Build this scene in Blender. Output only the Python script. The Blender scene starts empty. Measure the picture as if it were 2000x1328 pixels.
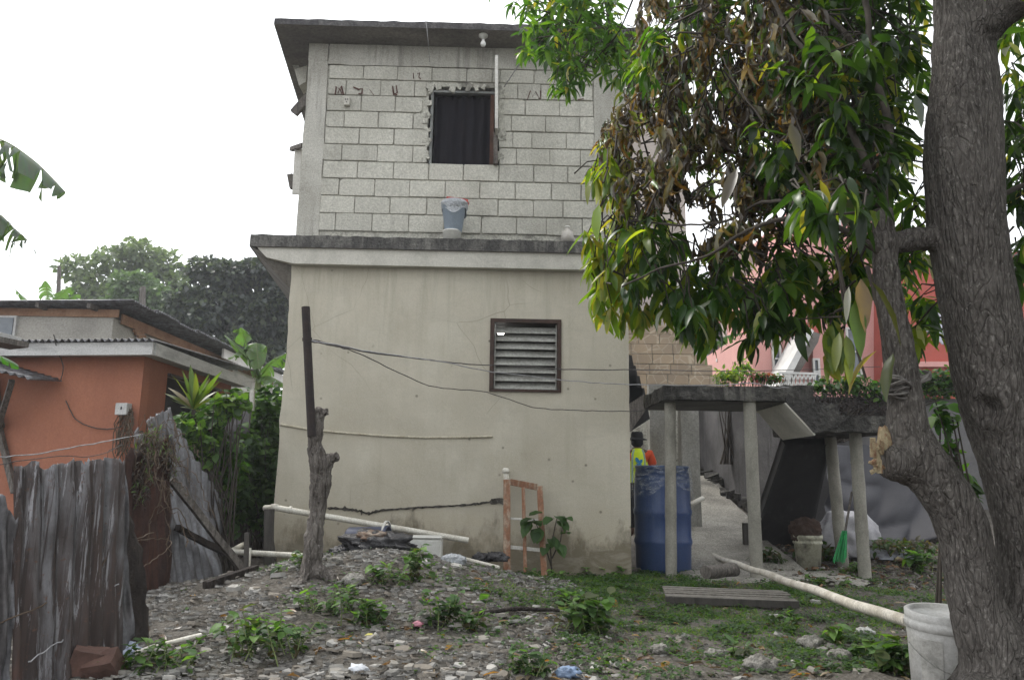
import bpy, bmesh, math, random
import numpy as np
from mathutils import Vector, Matrix, noise
from math import radians, sin, cos, tan, pi, sqrt, atan2

rnd = random.Random(7)
rg = np.random.default_rng(11)
C = bpy.context.scene.collection
scene = bpy.context.scene

# ------------------------------------------------------------------ camera
CH = 1.0                       # eye height above the yard
PITCH, ROLL = radians(10.3), radians(0.87)
FPX = 1500.0                   # focal length in px of the 2000 px wide frame
cp, sp, cr, sr = cos(PITCH), sin(PITCH), cos(ROLL), sin(ROLL)
cam_d = bpy.data.cameras.new('camera')
cam_d.sensor_width = 36.0
cam_d.lens = 36.0 * FPX / 2000.0
cam_d.clip_start = 0.05
cam_d.clip_end = 600.0
cam = bpy.data.objects.new('camera', cam_d)
C.objects.link(cam)
cam.matrix_world = Matrix(((cr, -sr, 0, 0),
                           (-sr * sp, -cr * sp, -cp, 0),
                           (sr * cp, cr * cp, -sp, CH),
                           (0, 0, 0, 1)))
scene.camera = cam

# ------------------------------------------------------------------ light
SUN_EL, SUN_AZ = radians(56), radians(-48)      # azimuth from +Y towards +X
w = bpy.data.worlds.new('World')
scene.world = w
w.use_nodes = True
nt = w.node_tree
nt.nodes.clear()
sky = nt.nodes.new('ShaderNodeTexSky')
sky.sky_type = 'NISHITA'
sky.sun_disc = False
sky.sun_elevation = SUN_EL
sky.sun_rotation = SUN_AZ
sky.air_density = 1.0
sky.dust_density = 1.5
sky.ozone_density = 1.0
hs = nt.nodes.new('ShaderNodeHueSaturation')    # overcast: the blue is mostly gone
hs.inputs['Saturation'].default_value = 0.16
bg = nt.nodes.new('ShaderNodeBackground')
bg.inputs['Strength'].default_value = 0.15
wo = nt.nodes.new('ShaderNodeOutputWorld')
nt.links.new(sky.outputs[0], hs.inputs['Color'])
cl = nt.nodes.new('ShaderNodeMix')               # the even cloud deck in front of it
cl.data_type = 'RGBA'
cl.inputs[0].default_value = 0.6
cl.inputs[7].default_value = (12.0, 12.2, 12.6, 1)
nt.links.new(hs.outputs[0], cl.inputs[6])
nt.links.new(cl.outputs[2], bg.inputs['Color'])
nt.links.new(bg.outputs[0], wo.inputs['Surface'])
sun_d = bpy.data.lights.new('sun', 'SUN')
sun_d.energy = 2.2
sun_d.angle = radians(14)
sun_d.color = (1.0, 0.96, 0.9)
sun = bpy.data.objects.new('sun', sun_d)
C.objects.link(sun)
_sd = Vector((sin(SUN_AZ) * cos(SUN_EL), cos(SUN_AZ) * cos(SUN_EL), sin(SUN_EL)))
sun.rotation_euler = (-_sd).to_track_quat('-Z', 'Y').to_euler()
sun.location = (-6, 0, 12)
scene.view_settings.view_transform = 'Standard'
scene.view_settings.look = 'None'
scene.view_settings.gamma = 1.0
scene.view_settings.use_curve_mapping = False
scene.view_settings.exposure = 0.42
scene.cycles.max_bounces = 7
scene.cycles.diffuse_bounces = 4
scene.cycles.transmission_bounces = 4
scene.cycles.transparent_max_bounces = 8


# ------------------------------------------------------------------ surveying helpers
def ray(px, py):
    dx, dy = (px - 1000) / FPX, -(py - 664) / FPX
    x, y = dx * cr - dy * sr, dx * sr + dy * cr
    return Vector((x, cp - y * sp, sp + y * cp))


def P(px, py, Y):
    """the point seen at a pixel of the photograph, at distance Y"""
    d = ray(px, py)
    return Vector((0, 0, CH)) + d * (Y / d.y)


def PX(px, py, X):
    d = ray(px, py)
    return Vector((0, 0, CH)) + d * (X / d.x)


def PZ(px, py, Z):
    d = ray(px, py)
    return Vector((0, 0, CH)) + d * ((Z - CH) / d.z)


def smooth(a, b, x):
    t = np.clip((x - a) / (b - a), 0, 1)
    return t * t * (3 - 2 * t)


def gz(x, y):
    """height of the ground"""
    x = np.asarray(x, float)
    y = np.asarray(y, float)
    z = 0.03 + 0.02 * np.sin(x * 1.3 + y * .7) * np.cos(y * 1.1 - x * .4)
    z = z + 0.34 * np.exp(-(((x + 0.95) / 1.25) ** 2 + ((y - 6.45) / 1.15) ** 2))
    z = z + 0.10 * np.exp(-(((x + 1.9) / 1.1) ** 2 + ((y - 5.6) / 1.2) ** 2))
    z = z + 0.08 * np.exp(-(((x - 1.7) / .8) ** 2 + ((y - 3.3) / .9) ** 2))
    up = smooth(8.6, 15.2, y) * 1.15
    z = z + up * smooth(2.35, 2.9, x) * (1 - smooth(25, 40, y) * .0)
    z = z + 0.30 * smooth(3.9, 5.6, x) * smooth(8.2, 10.6, y) * (1 - smooth(10.5, 13, y))
    n = (np.sin(x * 7.1 + 1.3 * np.sin(y * 3.7)) * np.cos(y * 6.3 + 1.1 * np.sin(x * 4.1)) * .012
         + np.sin(x * 17.0 + y * 9.0) * np.sin(y * 19.0 - x * 5.0) * .005)
    z = z + n * (1 - smooth(11, 14, y))
    return z


def G(px, py):
    """the point of the ground seen at a pixel"""
    d = ray(px, py)
    o = Vector((0, 0, CH))
    t = 2.0
    while t < 80:
        p = o + d * t
        if p.z < float(gz(p.x, p.y)):
            break
        t += 0.02
    return o + d * t


# ------------------------------------------------------------------ objects
def tag(o, label=None, cat=None, group=None, kind=None):
    if label: o['label'] = label
    if cat: o['category'] = cat
    if group: o['group'] = group
    if kind: o['kind'] = kind
    return o


def thing(name, label, cat, loc=(0, 0, 0), rz=0, group=None):
    o = bpy.data.objects.new(name, None)
    o.empty_display_size = .1
    C.objects.link(o)
    o.location = loc
    o.rotation_euler = (0, 0, rz)
    return tag(o, label, cat, group)


def link(name, me, parent=None, loc=None):
    o = bpy.data.objects.new(name, me)
    C.objects.link(o)
    if parent is not None:
        o.parent = parent
    if loc is not None:
        o.location = loc
    return o


def inv(o):
    """matrix from world to the space of an (unparented) thing"""
    return Matrix.LocRotScale(o.location, o.rotation_euler, None).inverted()


def fast_mesh(name, V, F, col=None, smooth_=False, mat=None):
    """V (n,3), F (m,k) or a list of those"""
    Fs = F if isinstance(F, list) else [F]
    me = bpy.data.meshes.new(name)
    V = np.asarray(V, np.float32)
    me.vertices.add(len(V))
    me.vertices.foreach_set('co', V.ravel())
    nl = sum(f.size for f in Fs)
    npoly = sum(len(f) for f in Fs)
    me.loops.add(nl)
    me.loops.foreach_set('vertex_index', np.concatenate([f.ravel() for f in Fs]).astype(np.int32))
    me.polygons.add(npoly)
    tot = np.concatenate([np.full(len(f), f.shape[1]) for f in Fs]).astype(np.int32)
    st = np.concatenate([[0], np.cumsum(tot)[:-1]]).astype(np.int32)
    me.polygons.foreach_set('loop_start', st)
    me.polygons.foreach_set('loop_total', tot)
    me.update(calc_edges=True)
    if smooth_:
        me.polygons.foreach_set('use_smooth', np.ones(npoly, bool))
    if col is not None:
        a = me.color_attributes.new('col', 'FLOAT_COLOR', 'POINT')
        c = np.ones((len(V), 4), np.float32)
        c[:, :3] = col
        a.data.foreach_set('color', c.ravel())
    if mat: me.materials.append(mat)
    return me


class MB:
    """collects simple shapes in world space; build() links them as ONE mesh object"""
    def __init__(s):
        s.v = []; s.f = []; s.sm = []

    def add(s, vs, fs, sm=False):
        n = len(s.v)
        s.v += [Vector(v) for v in vs]
        s.f += [tuple(i + n for i in f) for f in fs]
        s.sm += [sm] * len(fs)
        return s

    def hexa(s, b, t):
        """b, t: four points each, same winding"""
        return s.add(list(b) + list(t), [(3, 2, 1, 0), (4, 5, 6, 7), (0, 1, 5, 4), (1, 2, 6, 5), (2, 3, 7, 6), (3, 0, 4, 7)])

    def box(s, c, size, R=None, jit=0):
        c = Vector(c)
        hx, hy, hz = size[0] / 2, size[1] / 2, size[2] / 2
        vs = []
        for z in (-hz, hz):
            for x, y in ((-hx, -hy), (hx, -hy), (hx, hy), (-hx, hy)):
                v = Vector((x, y, z))
                if jit: v += Vector((rnd.uniform(-jit, jit), rnd.uniform(-jit, jit), rnd.uniform(-jit, jit)))
                if R is not None: v = R @ v
                vs.append(c + v)
        return s.hexa(vs[:4], vs[4:])

    def bar(s, a, b, w, h, up=(0, 0, 1)):
        """a beam from a to b, w wide, h high"""
        a, b = Vector(a), Vector(b)
        d = (b - a).normalized()
        u = Vector(up)
        x = d.cross(u)
        if x.length < 1e-3: x = d.cross(Vector((1, 0, 0)))
        x.normalize()
        u = x.cross(d)
        q = [-x * w / 2 - u * h / 2, x * w / 2 - u * h / 2, x * w / 2 + u * h / 2, -x * w / 2 + u * h / 2]
        return s.hexa([a + k for k in q], [b + k for k in q])

    def prism(s, poly, vec):
        """poly extruded along vec"""
        n = len(poly)
        vec = Vector(vec)
        poly = [Vector(p) for p in poly]
        return s.add(poly + [p + vec for p in poly], [tuple(range(n))[::-1], tuple(range(n, 2 * n))] +
                     [(i, (i + 1) % n, n + (i + 1) % n, n + i) for i in range(n)])

    def tube(s, pts, r, n=8, sm=True, cap=True):
        pts = [Vector(p) for p in pts]
        rs = r if isinstance(r, (list, tuple)) else [r] * len(pts)
        ring = []
        t0 = (pts[1] - pts[0]).normalized()
        u = t0.orthogonal().normalized()
        vs = []
        for i, p in enumerate(pts):
            a = pts[max(0, i - 1)]; b = pts[min(len(pts) - 1, i + 1)]
            t = (b - a).normalized()
            u = (u - t * u.dot(t)).normalized()
            v = t.cross(u)
            for k in range(n):
                th = 2 * pi * k / n
                vs.append(p + (u * cos(th) + v * sin(th)) * rs[i])
        fs = []
        for i in range(len(pts) - 1):
            for k in range(n):
                fs.append((i * n + k, i * n + (k + 1) % n, (i + 1) * n + (k + 1) % n, (i + 1) * n + k))
        s.add(vs, fs, sm)
        if cap:
            s.add(vs[:n], [tuple(range(n))[::-1]])
            s.add(vs[-n:], [tuple(range(n))])
        return s

    def lathe(s, c, prof, n=24, R=None, sm=True):
        """prof: (radius, z) pairs"""
        c = Vector(c)
        vs = []
        for r, z in prof:
            for k in range(n):
                th = 2 * pi * k / n
                v = Vector((r * cos(th), r * sin(th), z))
                if R is not None: v = R @ v
                vs.append(c + v)
        fs = []
        for i in range(len(prof) - 1):
            for k in range(n):
                fs.append((i * n + k, i * n + (k + 1) % n, (i + 1) * n + (k + 1) % n, (i + 1) * n + k))
        return s.add(vs, fs, sm)

    def build(s, name, m, parent=None, label=None, kind=None, bevel=0, world=True):
        M = inv(parent) if (parent is not None and parent.parent is None and world) else None
        if parent is not None and parent.parent is not None and world:
            M = inv(parent.parent)
        vs = [M @ v for v in s.v] if M is not None else s.v
        me = bpy.data.meshes.new(name)
        me.from_pydata([tuple(v) for v in vs], [], s.f)
        me.polygons.foreach_set('use_smooth', s.sm)
        me.materials.append(m)
        if bevel:
            bm = bmesh.new(); bm.from_mesh(me)
            bmesh.ops.remove_doubles(bm, verts=bm.verts, dist=1e-5)
            es = [e for e in bm.edges if len(e.link_faces) == 2 and e.calc_face_angle(0) > .6]
            bmesh.ops.bevel(bm, geom=es, offset=bevel, segments=1, affect='EDGES', profile=.5)
            bm.to_mesh(me); bm.free()
        me.update()
        o = link(name, me, parent)
        if label: o['label'] = label
        if kind: o['kind'] = kind
        return o


def rough_up(o, amp, scale, seed=0, cuts=0, zonly=False):
    """push the vertices of a mesh about with coherent noise (world units)"""
    me = o.data
    if cuts:
        bm = bmesh.new(); bm.from_mesh(me)
        bmesh.ops.subdivide_edges(bm, edges=bm.edges, cuts=cuts, use_grid_fill=True)
        bm.to_mesh(me); bm.free()
    off = Vector((seed * 3.1, seed * 1.7, seed * 5.3))
    for v in me.vertices:
        n = noise.noise_vector(v.co / scale + off)
        v.co += (Vector((0, 0, n.z)) if zonly else n) * amp
    me.update()


# ------------------------------------------------------------------ materials
def lin(h):
    r, g, b = [int(h[i:i + 2], 16) / 255 for i in (0, 2, 4)]
    f = lambda c: c / 12.92 if c <= .04045 else ((c + .055) / 1.055) ** 2.4
    return (f(r), f(g), f(b))


class NT:
    def __init__(s, name):
        s.m = bpy.data.materials.new(name)
        s.m.use_nodes = True
        s.t = s.m.node_tree
        s.t.nodes.clear()
        s.out = s.n('ShaderNodeOutputMaterial')
        s.pos = None

    def n(s, kind, **kw):
        nd = s.t.nodes.new(kind)
        for k, v in kw.items(): setattr(nd, k, v)
        return nd

    def l(s, a, b):
        s.t.links.new(a, b)

    def coord(s, scale=(1, 1, 1), rot=(0, 0, 0), src='pos'):
        if src == 'pos':
            g = s.n('ShaderNodeNewGeometry').outputs['Position']
        elif src == 'obj':
            g = s.n('ShaderNodeTexCoord').outputs['Object']
        mp = s.n('ShaderNodeMapping')
        mp.inputs['Scale'].default_value = scale
        mp.inputs['Rotation'].default_value = rot
        s.l(g, mp.inputs[0])
        return mp.outputs[0]

    def noise(s, vec, scale, detail=5, rough=.6, dist=0):
        nd = s.n('ShaderNodeTexNoise')
        nd.inputs['Scale'].default_value = scale
        nd.inputs['Detail'].default_value = detail
        nd.inputs['Roughness'].default_value = rough
        nd.inputs['Distortion'].default_value = dist
        s.l(vec, nd.inputs['Vector'])
        return nd.outputs[0]

    def ramp(s, fac, stops):
        r = s.n('ShaderNodeValToRGB')
        el = r.color_ramp.elements
        while len(el) < len(stops): el.new(.5)
        for e, (p, c) in zip(el, stops):
            e.position = p
            e.color = (c, c, c, 1) if isinstance(c, (int, float)) else (*c[:3], 1)
        s.l(fac, r.inputs[0])
        return r.outputs[0]

    def mix(s, fac, a, b, mode='MIX'):
        m = s.n('ShaderNodeMix', data_type='RGBA', blend_type=mode)
        for sock, v in ((m.inputs[0], fac), (m.inputs[6], a), (m.inputs[7], b)):
            if isinstance(v, (int, float)): sock.default_value = v
            elif isinstance(v, (tuple, list)): sock.default_value = (*v[:3], 1)
            else: s.l(v, sock)
        return m.outputs[2]

    def math(s, op, a, b=0.0):
        m = s.n('ShaderNodeMath', operation=op)
        for sock, v in zip(m.inputs, (a, b)):
            if isinstance(v, (int, float)): sock.default_value = v
            else: s.l(v, sock)
        return m.outputs[0]

    def done(s, color, rough=.9, bump=None, bstr=.3, bdist=.01, spec=.3, metal=0):
        b = s.n('ShaderNodeBsdfPrincipled')
        if isinstance(color, (tuple, list)): b.inputs['Base Color'].default_value = (*color[:3], 1)
        else: s.l(color, b.inputs['Base Color'])
        if isinstance(rough, (int, float)): b.inputs['Roughness'].default_value = rough
        else: s.l(rough, b.inputs['Roughness'])
        b.inputs['Specular IOR Level'].default_value = spec
        b.inputs['Metallic'].default_value = metal
        if bump is not None:
            bp = s.n('ShaderNodeBump')
            bp.inputs['Strength'].default_value = bstr
            bp.inputs['Distance'].default_value = bdist
            s.l(bump, bp.inputs['Height'])
            s.l(bp.outputs[0], b.inputs['Normal'])
        s.l(b.outputs[0], s.out.inputs[0])
        s.bsdf = b
        return s.m


def dirty(name, base, dark, scale=3.0, lo=.35, hi=.65, rough=.9, fine=60, fstr=.12, bstr=.4, bdist=.004,
          streak=0, streak_col=None, spec=.3, objvar=0, stretch=(1, 1, 1), metal=0, detail=6):
    """a worn surface: two colours in patches, fine grain, optional downward streaks"""
    t = NT(name)
    v = t.coord(stretch)
    n1 = t.noise(v, scale, detail, .62, .3)
    c = t.mix(t.ramp(n1, [(lo, 0), (hi, 1)]), base, dark)
    n2 = t.noise(t.coord(), fine, 4, .7)
    c = t.mix(fstr, c, t.ramp(n2, [(.3, .0), (.7, 1.0)]), 'OVERLAY')
    if streak:
        sv = t.noise(t.coord((1, 1, .06)), 14, 5, .65)
        sm = t.ramp(sv, [(.5, 0), (.72, 1)])
        big = t.ramp(t.noise(t.coord(), 1.1, 3), [(.4, 0), (.6, 1)])
        c = t.mix(t.math('MULTIPLY', t.math('MULTIPLY', sm, big), streak), c, streak_col or dark)
    if objvar:
        oi = t.n('ShaderNodeObjectInfo').outputs['Random']
        c = t.mix(1.0, c, t.ramp(oi, [(0, 1 - objvar), (1, 1.0)]), 'MULTIPLY')
    hb = t.math('ADD', n2, t.math('MULTIPLY', n1, 2))
    return t.done(c, rough, hb, bstr, bdist, spec, metal)


M = {}
# ================================================================== materials of the setting
M['block'] = dirty('concrete_block', (.50, .49, .43), (.36, .35, .30), 1.6, .45, .75, fine=45, fstr=.28, bstr=.8, bdist=.008, streak=.4, streak_col=(.20, .19, .165), objvar=.16)
M['mortar'] = dirty('mortar', (.44, .43, .375), (.15, .145, .125), 4, .50, .68, fine=40, fstr=.4, bstr=1, bdist=.012)
M['concrete_smooth'] = dirty('smooth_concrete', (.44, .43, .385), (.30, .29, .25), 1.8, .4, .75, fine=70, fstr=.3, bstr=.6, streak=.8, streak_col=(.13, .125, .11))
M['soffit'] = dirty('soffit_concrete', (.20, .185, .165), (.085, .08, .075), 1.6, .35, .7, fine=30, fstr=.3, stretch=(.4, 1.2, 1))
M['slab_edge'] = dirty('mouldy_slab_edge', (.06, .058, .055), (.17, .165, .15), 7, .45, .72, fine=40, fstr=.5, bstr=1, bdist=.02, streak=.8, streak_col=(.27, .26, .235), stretch=(1, 1, .35))
M['slab_mould'] = dirty('mouldy_roof_edge', (.05, .048, .05), (.12, .115, .11), 6, .4, .7, fine=40, fstr=.5, bstr=1, bdist=.02)


def stucco():
    t = NT('beige_stucco')
    v = t.coord()
    base, dk = (.49, .458, .375), (.39, .36, .285)
    c = t.mix(t.ramp(t.noise(v, .8, 6, .6, .4), [(.36, 0), (.66, 1)]), base, dk)
    c = t.mix(t.ramp(t.noise(t.coord((1, 1, .5)), 2.6, 5, .65), [(.52, 0), (.7, .5)]), c, (.52, .50, .42))
    c = t.mix(t.ramp(t.noise(t.coord((1, 1, .08)), 9, 4, .6), [(.55, 0), (.75, .25)]), c, (.28, .26, .19))
    # hairline cracks and drips under the ledge
    cv = t.mix(.22, v, t.n('ShaderNodeTexNoise').outputs['Color'])
    ce2 = t.n('ShaderNodeTexVoronoi', feature='DISTANCE_TO_EDGE'); ce2.inputs['Scale'].default_value = 1.25; t.l(cv, ce2.inputs['Vector'])
    ck = t.math('MULTIPLY', t.ramp(ce2.outputs['Distance'], [(.0, 1), (.004, 0)]), t.ramp(t.noise(v, .9, 2), [(.50, 0), (.56, .55)]))
    c = t.mix(ck, c, (.16, .15, .12))
    sz = t.n('ShaderNodeSeparateXYZ'); t.l(t.coord(), sz.inputs[0])
    tall = t.math('MULTIPLY', sz.outputs[2], .25)
    dr = t.math('MULTIPLY', t.ramp(tall, [(.44, 0), (.80, .42)]), t.ramp(t.noise(t.coord((1, 1, .09)), 7, 6, .75, .5), [(.50, 0), (.70, 1)]))
    c = t.mix(dr, c, (.25, .235, .18))
    # specks of mould and nail holes
    vo = t.n('ShaderNodeTexVoronoi'); vo.inputs['Scale'].default_value = 5.5; vo.inputs['Randomness'].default_value = 1
    t.l(v, vo.inputs['Vector'])
    wn = t.n('ShaderNodeTexWhiteNoise'); t.l(vo.outputs['Position'], wn.inputs['Vector'])
    keep = t.ramp(wn.outputs[0], [(.50, 0), (.53, 1)])
    sp_ = t.ramp(vo.outputs['Distance'], [(.04, 1), (.11, 0)])
    c = t.mix(t.math('MULTIPLY', t.math('MULTIPLY', keep, sp_), .75), c, (.07, .065, .05))
    # damp, mould-blackened foot of the wall
    sep = t.n('ShaderNodeSeparateXYZ'); g = t.n('ShaderNodeNewGeometry'); t.l(g.outputs['Position'], sep.inputs[0])
    zz = t.math('ADD', sep.outputs[2], t.math('MULTIPLY', t.noise(t.coord((1, 1, .5)), 2.2, 6, .7), -1.35))
    foot = t.ramp(zz, [(0.0, 1), (.30, 0)])
    foot2 = t.math('SUBTRACT', zz, -.35)
    c = t.mix(t.math('MULTIPLY', t.ramp(foot2, [(0.0, 1), (.2, 0)]), .9), c, (.035, .033, .025))
    low = t.ramp(t.math('ADD', sep.outputs[2], t.math('MULTIPLY', t.noise(v, 1.7, 4), .4)), [(.55, 1), (1.05, 0)])
    c = t.mix(t.math('MULTIPLY', low, .4), c, (.34, .285, .19))
    f = t.noise(v, 90, 5, .7)
    c = t.mix(t.ramp(t.noise(t.coord((.6, 1, 1.5)), 3.3, 6, .7, 1.2), [(.48, 0), (.62, .35)]), c, (.40, .375, .31))
    c = t.mix(.09, c, t.ramp(f, [(.3, 0), (.7, 1)]), 'OVERLAY')
    return t.done(c, .88, t.math('ADD', t.math('MULTIPLY', f, .6), t.math('MULTIPLY', t.noise(v, 5, 4), 2)), .45, .006)


M['stucco'] = stucco()
M['plaster_white'] = dirty('pale_plaster', (.50, .485, .43), (.34, .33, .29), 3, .45, .75, fine=60, fstr=.15)
M['wood_dark'] = dirty('dark_brown_paint', (.055, .03, .022), (.03, .018, .013), 8, fine=50, rough=.6)
M['frame_grey'] = dirty('grey_green_frame', (.24, .25, .24), (.14, .145, .14), 8)
M['wood_brown'] = dirty('dark_red_wood', (.10, .05, .035), (.06, .035, .025), 8)
M['wood_red'] = dirty('red_brown_wood', (.20, .10, .058), (.30, .25, .19), 6, .45, .7, stretch=(3, 3, .5), fine=40, fstr=.3)
M['wood_grey'] = dirty('grey_weathered_wood', (.16, .145, .13), (.07, .062, .055), 7, stretch=(5, 5, .5), fine=40, fstr=.4, bstr=.8)
M['wood_white'] = dirty('white_painted_wood', (.55, .54, .50), (.36, .34, .31), 5, .5, .75, fine=50, fstr=.2)
M['louver'] = dirty('louvre_paint', (.30, .30, .275), (.14, .135, .12), 9, .45, .75, fine=40, fstr=.3, stretch=(.5, 1, 2))
M['black'] = dirty('black_cloth', (.012, .012, .016), (.02, .02, .028), 5, rough=.9)
M['curtain'] = dirty('dark_blue_curtain', (.006, .006, .011), (.011, .009, .012), 3, stretch=(3, 3, .6))
M['paint_red'] = dirty('dark_red_paint', (.10, .045, .035), (.05, .03, .028), 20, fstr=.3)
M['white_plastic'] = dirty('white_plastic', (.60, .60, .56), (.42, .41, .37), 4, .45, .75, fine=50, fstr=.1, rough=.45, spec=.4)
M['pvc'] = dirty('weathered_pvc', (.58, .56, .49), (.33, .30, .24), 4, .45, .75, fine=60, fstr=.3, rough=.5, spec=.35)
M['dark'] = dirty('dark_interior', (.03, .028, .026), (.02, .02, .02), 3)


def emit(name, col, s):
    t = NT(name)
    e = t.n('ShaderNodeEmission'); e.inputs[0].default_value = (*col, 1); e.inputs[1].default_value = s
    t.l(e.outputs[0], t.out.inputs[0]); return t.m


def glass(name, col=(.9, .9, .9), rough=.15, alpha=.5):
    t = NT(name)
    m = t.done(col, rough, spec=.5)
    t.bsdf.inputs['Alpha'].default_value = alpha
    return m


# ================================================================== the ground
def axis(segs):
    out = []
    for a, b, st in segs:
        n = max(1, int(round((b - a) / st)))
        out += list(np.linspace(a, b, n, endpoint=False))
    out.append(segs[-1][1])
    return np.array(out)


gx = axis([(-160, -40, 15), (-40, -10, 3), (-10, -4.5, .5), (-4.5, 6, .055), (6, 12, .5), (12, 40, 4), (40, 160, 15)])
gy = axis([(-60, -10, 10), (-10, 2, 1), (2, 10.5, .055), (10.5, 16, .2), (16, 40, 2), (40, 300, 20)])
XX, YY = np.meshgrid(gx, gy)
ZZ = gz(XX, YY)
_h = np.zeros_like(ZZ)
for j in range(len(gy)):
    if 2 <= gy[j] <= 10.6:
        for i in range(len(gx)):
            if -4.6 <= gx[i] <= 6.1:
                p = Vector((gx[i] * 6, gy[j] * 6, 0))
                _h[j, i] = noise.fractal(p, .9, 2.1, 4) * .022
ZZ = ZZ + _h
V = np.stack([XX.ravel(), YY.ravel(), ZZ.ravel()], 1)
nx, ny = len(gx), len(gy)
ii = (np.arange(ny - 1)[:, None] * nx + np.arange(nx - 1)[None, :]).ravel()
F = np.stack([ii, ii + 1, ii + nx + 1, ii + nx], 1)


def soil():
    t = NT('bare_soil')
    v = t.coord()
    n1 = t.noise(v, 1.2, 6, .65, .3)
    c = t.mix(t.ramp(n1, [(.35, 0), (.65, 1)]), (.115, .105, .092), (.062, .054, .045))
    n2 = t.noise(v, 9, 6, .7)
    c = t.mix(t.ramp(n2, [(.5, 0), (.75, .8)]), c, (.15, .137, .118))
    vo = t.n('ShaderNodeTexVoronoi'); vo.inputs['Scale'].default_value = 38; t.l(v, vo.inputs['Vector'])
    c = t.mix(t.ramp(vo.outputs['Color'], [(.3, 0), (.9, .55)]), c, (.17, .158, .14))
    sx = t.n('ShaderNodeSeparateXYZ'); t.l(v, sx.inputs[0])
    far = t.ramp(t.math('MULTIPLY', sx.outputs[1], .01), [(.16, 0), (.2, 1)])
    c = t.mix(far, c, (.05, .075, .025))
    h = t.math('ADD', t.math('MULTIPLY', vo.outputs['Distance'], 1.5), t.math('ADD', n2, t.noise(v, 60, 4, .7)))
    return t.done(c, .95, h, .9, .012, .15)


ground = link('ground', fast_mesh('ground', V, F, smooth_=True, mat=soil()))
tag(ground, kind='structure')

# concrete path that climbs behind the posts, and a poured apron below the stair
M['path'] = dirty('worn_path_concrete', (.34, .325, .285), (.17, .16, .14), 1.6, .4, .7, fine=45, fstr=.5, bstr=1, bdist=.02)
pv, pf = [], []
rows = 46
for j in range(rows):
    y = 8.75 + j * .16
    f = j / (rows - 1)
    xl = 2.05 + .50 * smooth(9.4, 11.5, y) + .03 * sin(y * 5)
    xr = 3.38 + .03 * sin(y * 3.3 + 1) + .12 * smooth(9, 12, y) + .6 * smooth(12.5, 15, y)
    for i in range(13):
        x = xl + (xr - xl) * i / 12
        e = min(i, 12 - i)
        z = float(gz(max(x, 2.9), y)) + .075 - (.09 if e == 0 else 0) + .012 * noise.noise(Vector((x * 3, y * 3, 1)))
        if j == 0: z -= .25
        pv.append((x, y, z))
for j in range(rows - 1):
    for i in range(12):
        a = j * 13 + i
        pf.append((a, a + 1, a + 14, a + 13))
path = link('path', fast_mesh('path', np.array(pv), np.array(pf), smooth_=True, mat=M['path']))
tag(path, kind='structure')
av, af = [], []
for j in range(9):
    for i in range(21):
        u, v_ = i / 20 * 2 - 1, j / 8 * 2 - 1
        x = 2.75 + u * .95 + .04 * sin(9 * v_); y = 8.35 + v_ * .55 + .05 * sin(7 * u)
        e = max(abs(u), abs(v_))
        av.append((x, y, float(gz(x, y)) + (.03 if e < .99 else -.05)))
for j in range(8):
    for i in range(20):
        a = j * 21 + i
        af.append((a, a + 1, a + 22, a + 21))
tag(link('pavement', fast_mesh('pavement', np.array(av), np.array(af), mat=M['path'])), kind='structure')

# ================================================================== the two-storey house
K = tan(radians(1.2))
DL, DU = 8.2, 8.5               # lower and upper wall planes


def PW(px, py, D):
    d = ray(px, py)
    return Vector((0, 0, CH)) + d * ((D + 2.4 * K) / (d.y - K * d.x))


def WY(x, D):                   # y of a wall plane at x
    return D + K * (x + 2.4)


SIDE = Vector((-.12, 1, 0))
DEPTH = 5.5
house = thing('two_storey_house', 'two storey house with bare block upper floor and beige stuccoed ground floor', 'house', (-.5, DL, 0))


def wall_box(mb, x0, x1, z0, z1, D, th=.15):
    """slab of wall lying in a wall plane"""
    a = [Vector((x0, WY(x0, D), z0)), Vector((x1, WY(x1, D), z0)), Vector((x1, WY(x1, D) + th, z0)), Vector((x0, WY(x0, D) + th, z0))]
    return mb.hexa(a, [p + Vector((0, 0, z1 - z0)) for p in a])


def wall_with_hole(mb, x0, x1, z0, z1, hx0, hx1, hz0, hz1, D, th=.15):
    wall_box(mb, x0, hx0, z0, z1, D, th); wall_box(mb, hx1, x1, z0, z1, D, th)
    wall_box(mb, hx0, hx1, z0, hz0, D, th); wall_box(mb, hx0, hx1, hz1, z1, D, th)


# ---- lower floor: the plaster is uneven at its left edge, so it is a grid
lw = [PW(958, 622, DL), PW(1096, 767, DL)]
hx0, hx1, hz0, hz1 = lw[0].x, lw[1].x, lw[1].z, lw[0].z
zl_top = PW(900, 530, DL).z
xl_bot, xl_top = PW(537, 1000, DL).x, PW(568, 530, DL).x
xr_bot, xr_top = PW(1233, 1100, DL).x, PW(1226, 530, DL).x
mb = MB()
zs = sorted(set([-.25, hz0, hz1, zl_top + .1] + list(np.linspace(-.2, zl_top, 30))))
us = None
cols_x = sorted(set([hx0, hx1] + list(np.linspace(-2.2, 1.2, 36))))
edge_pts = [(1100, 541), (1040, 533), (960, 537), (900, 543), (850, 546), (800, 548), (740, 553), (680, 561), (620, 563), (580, 566), (530, 568)]
ez = [(PW(x, y, DL).z, PW(x, y, DL).x) for y, x in edge_pts]


def left_edge(z):
    zz_ = [e[0] for e in ez]; xx_ = [e[1] for e in ez]
    return float(np.interp(z, zz_, xx_)) + .012 * noise.noise(Vector((0, 0, z * 9))) + .008 * noise.noise(Vector((3, 0, z * 25)))


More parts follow.
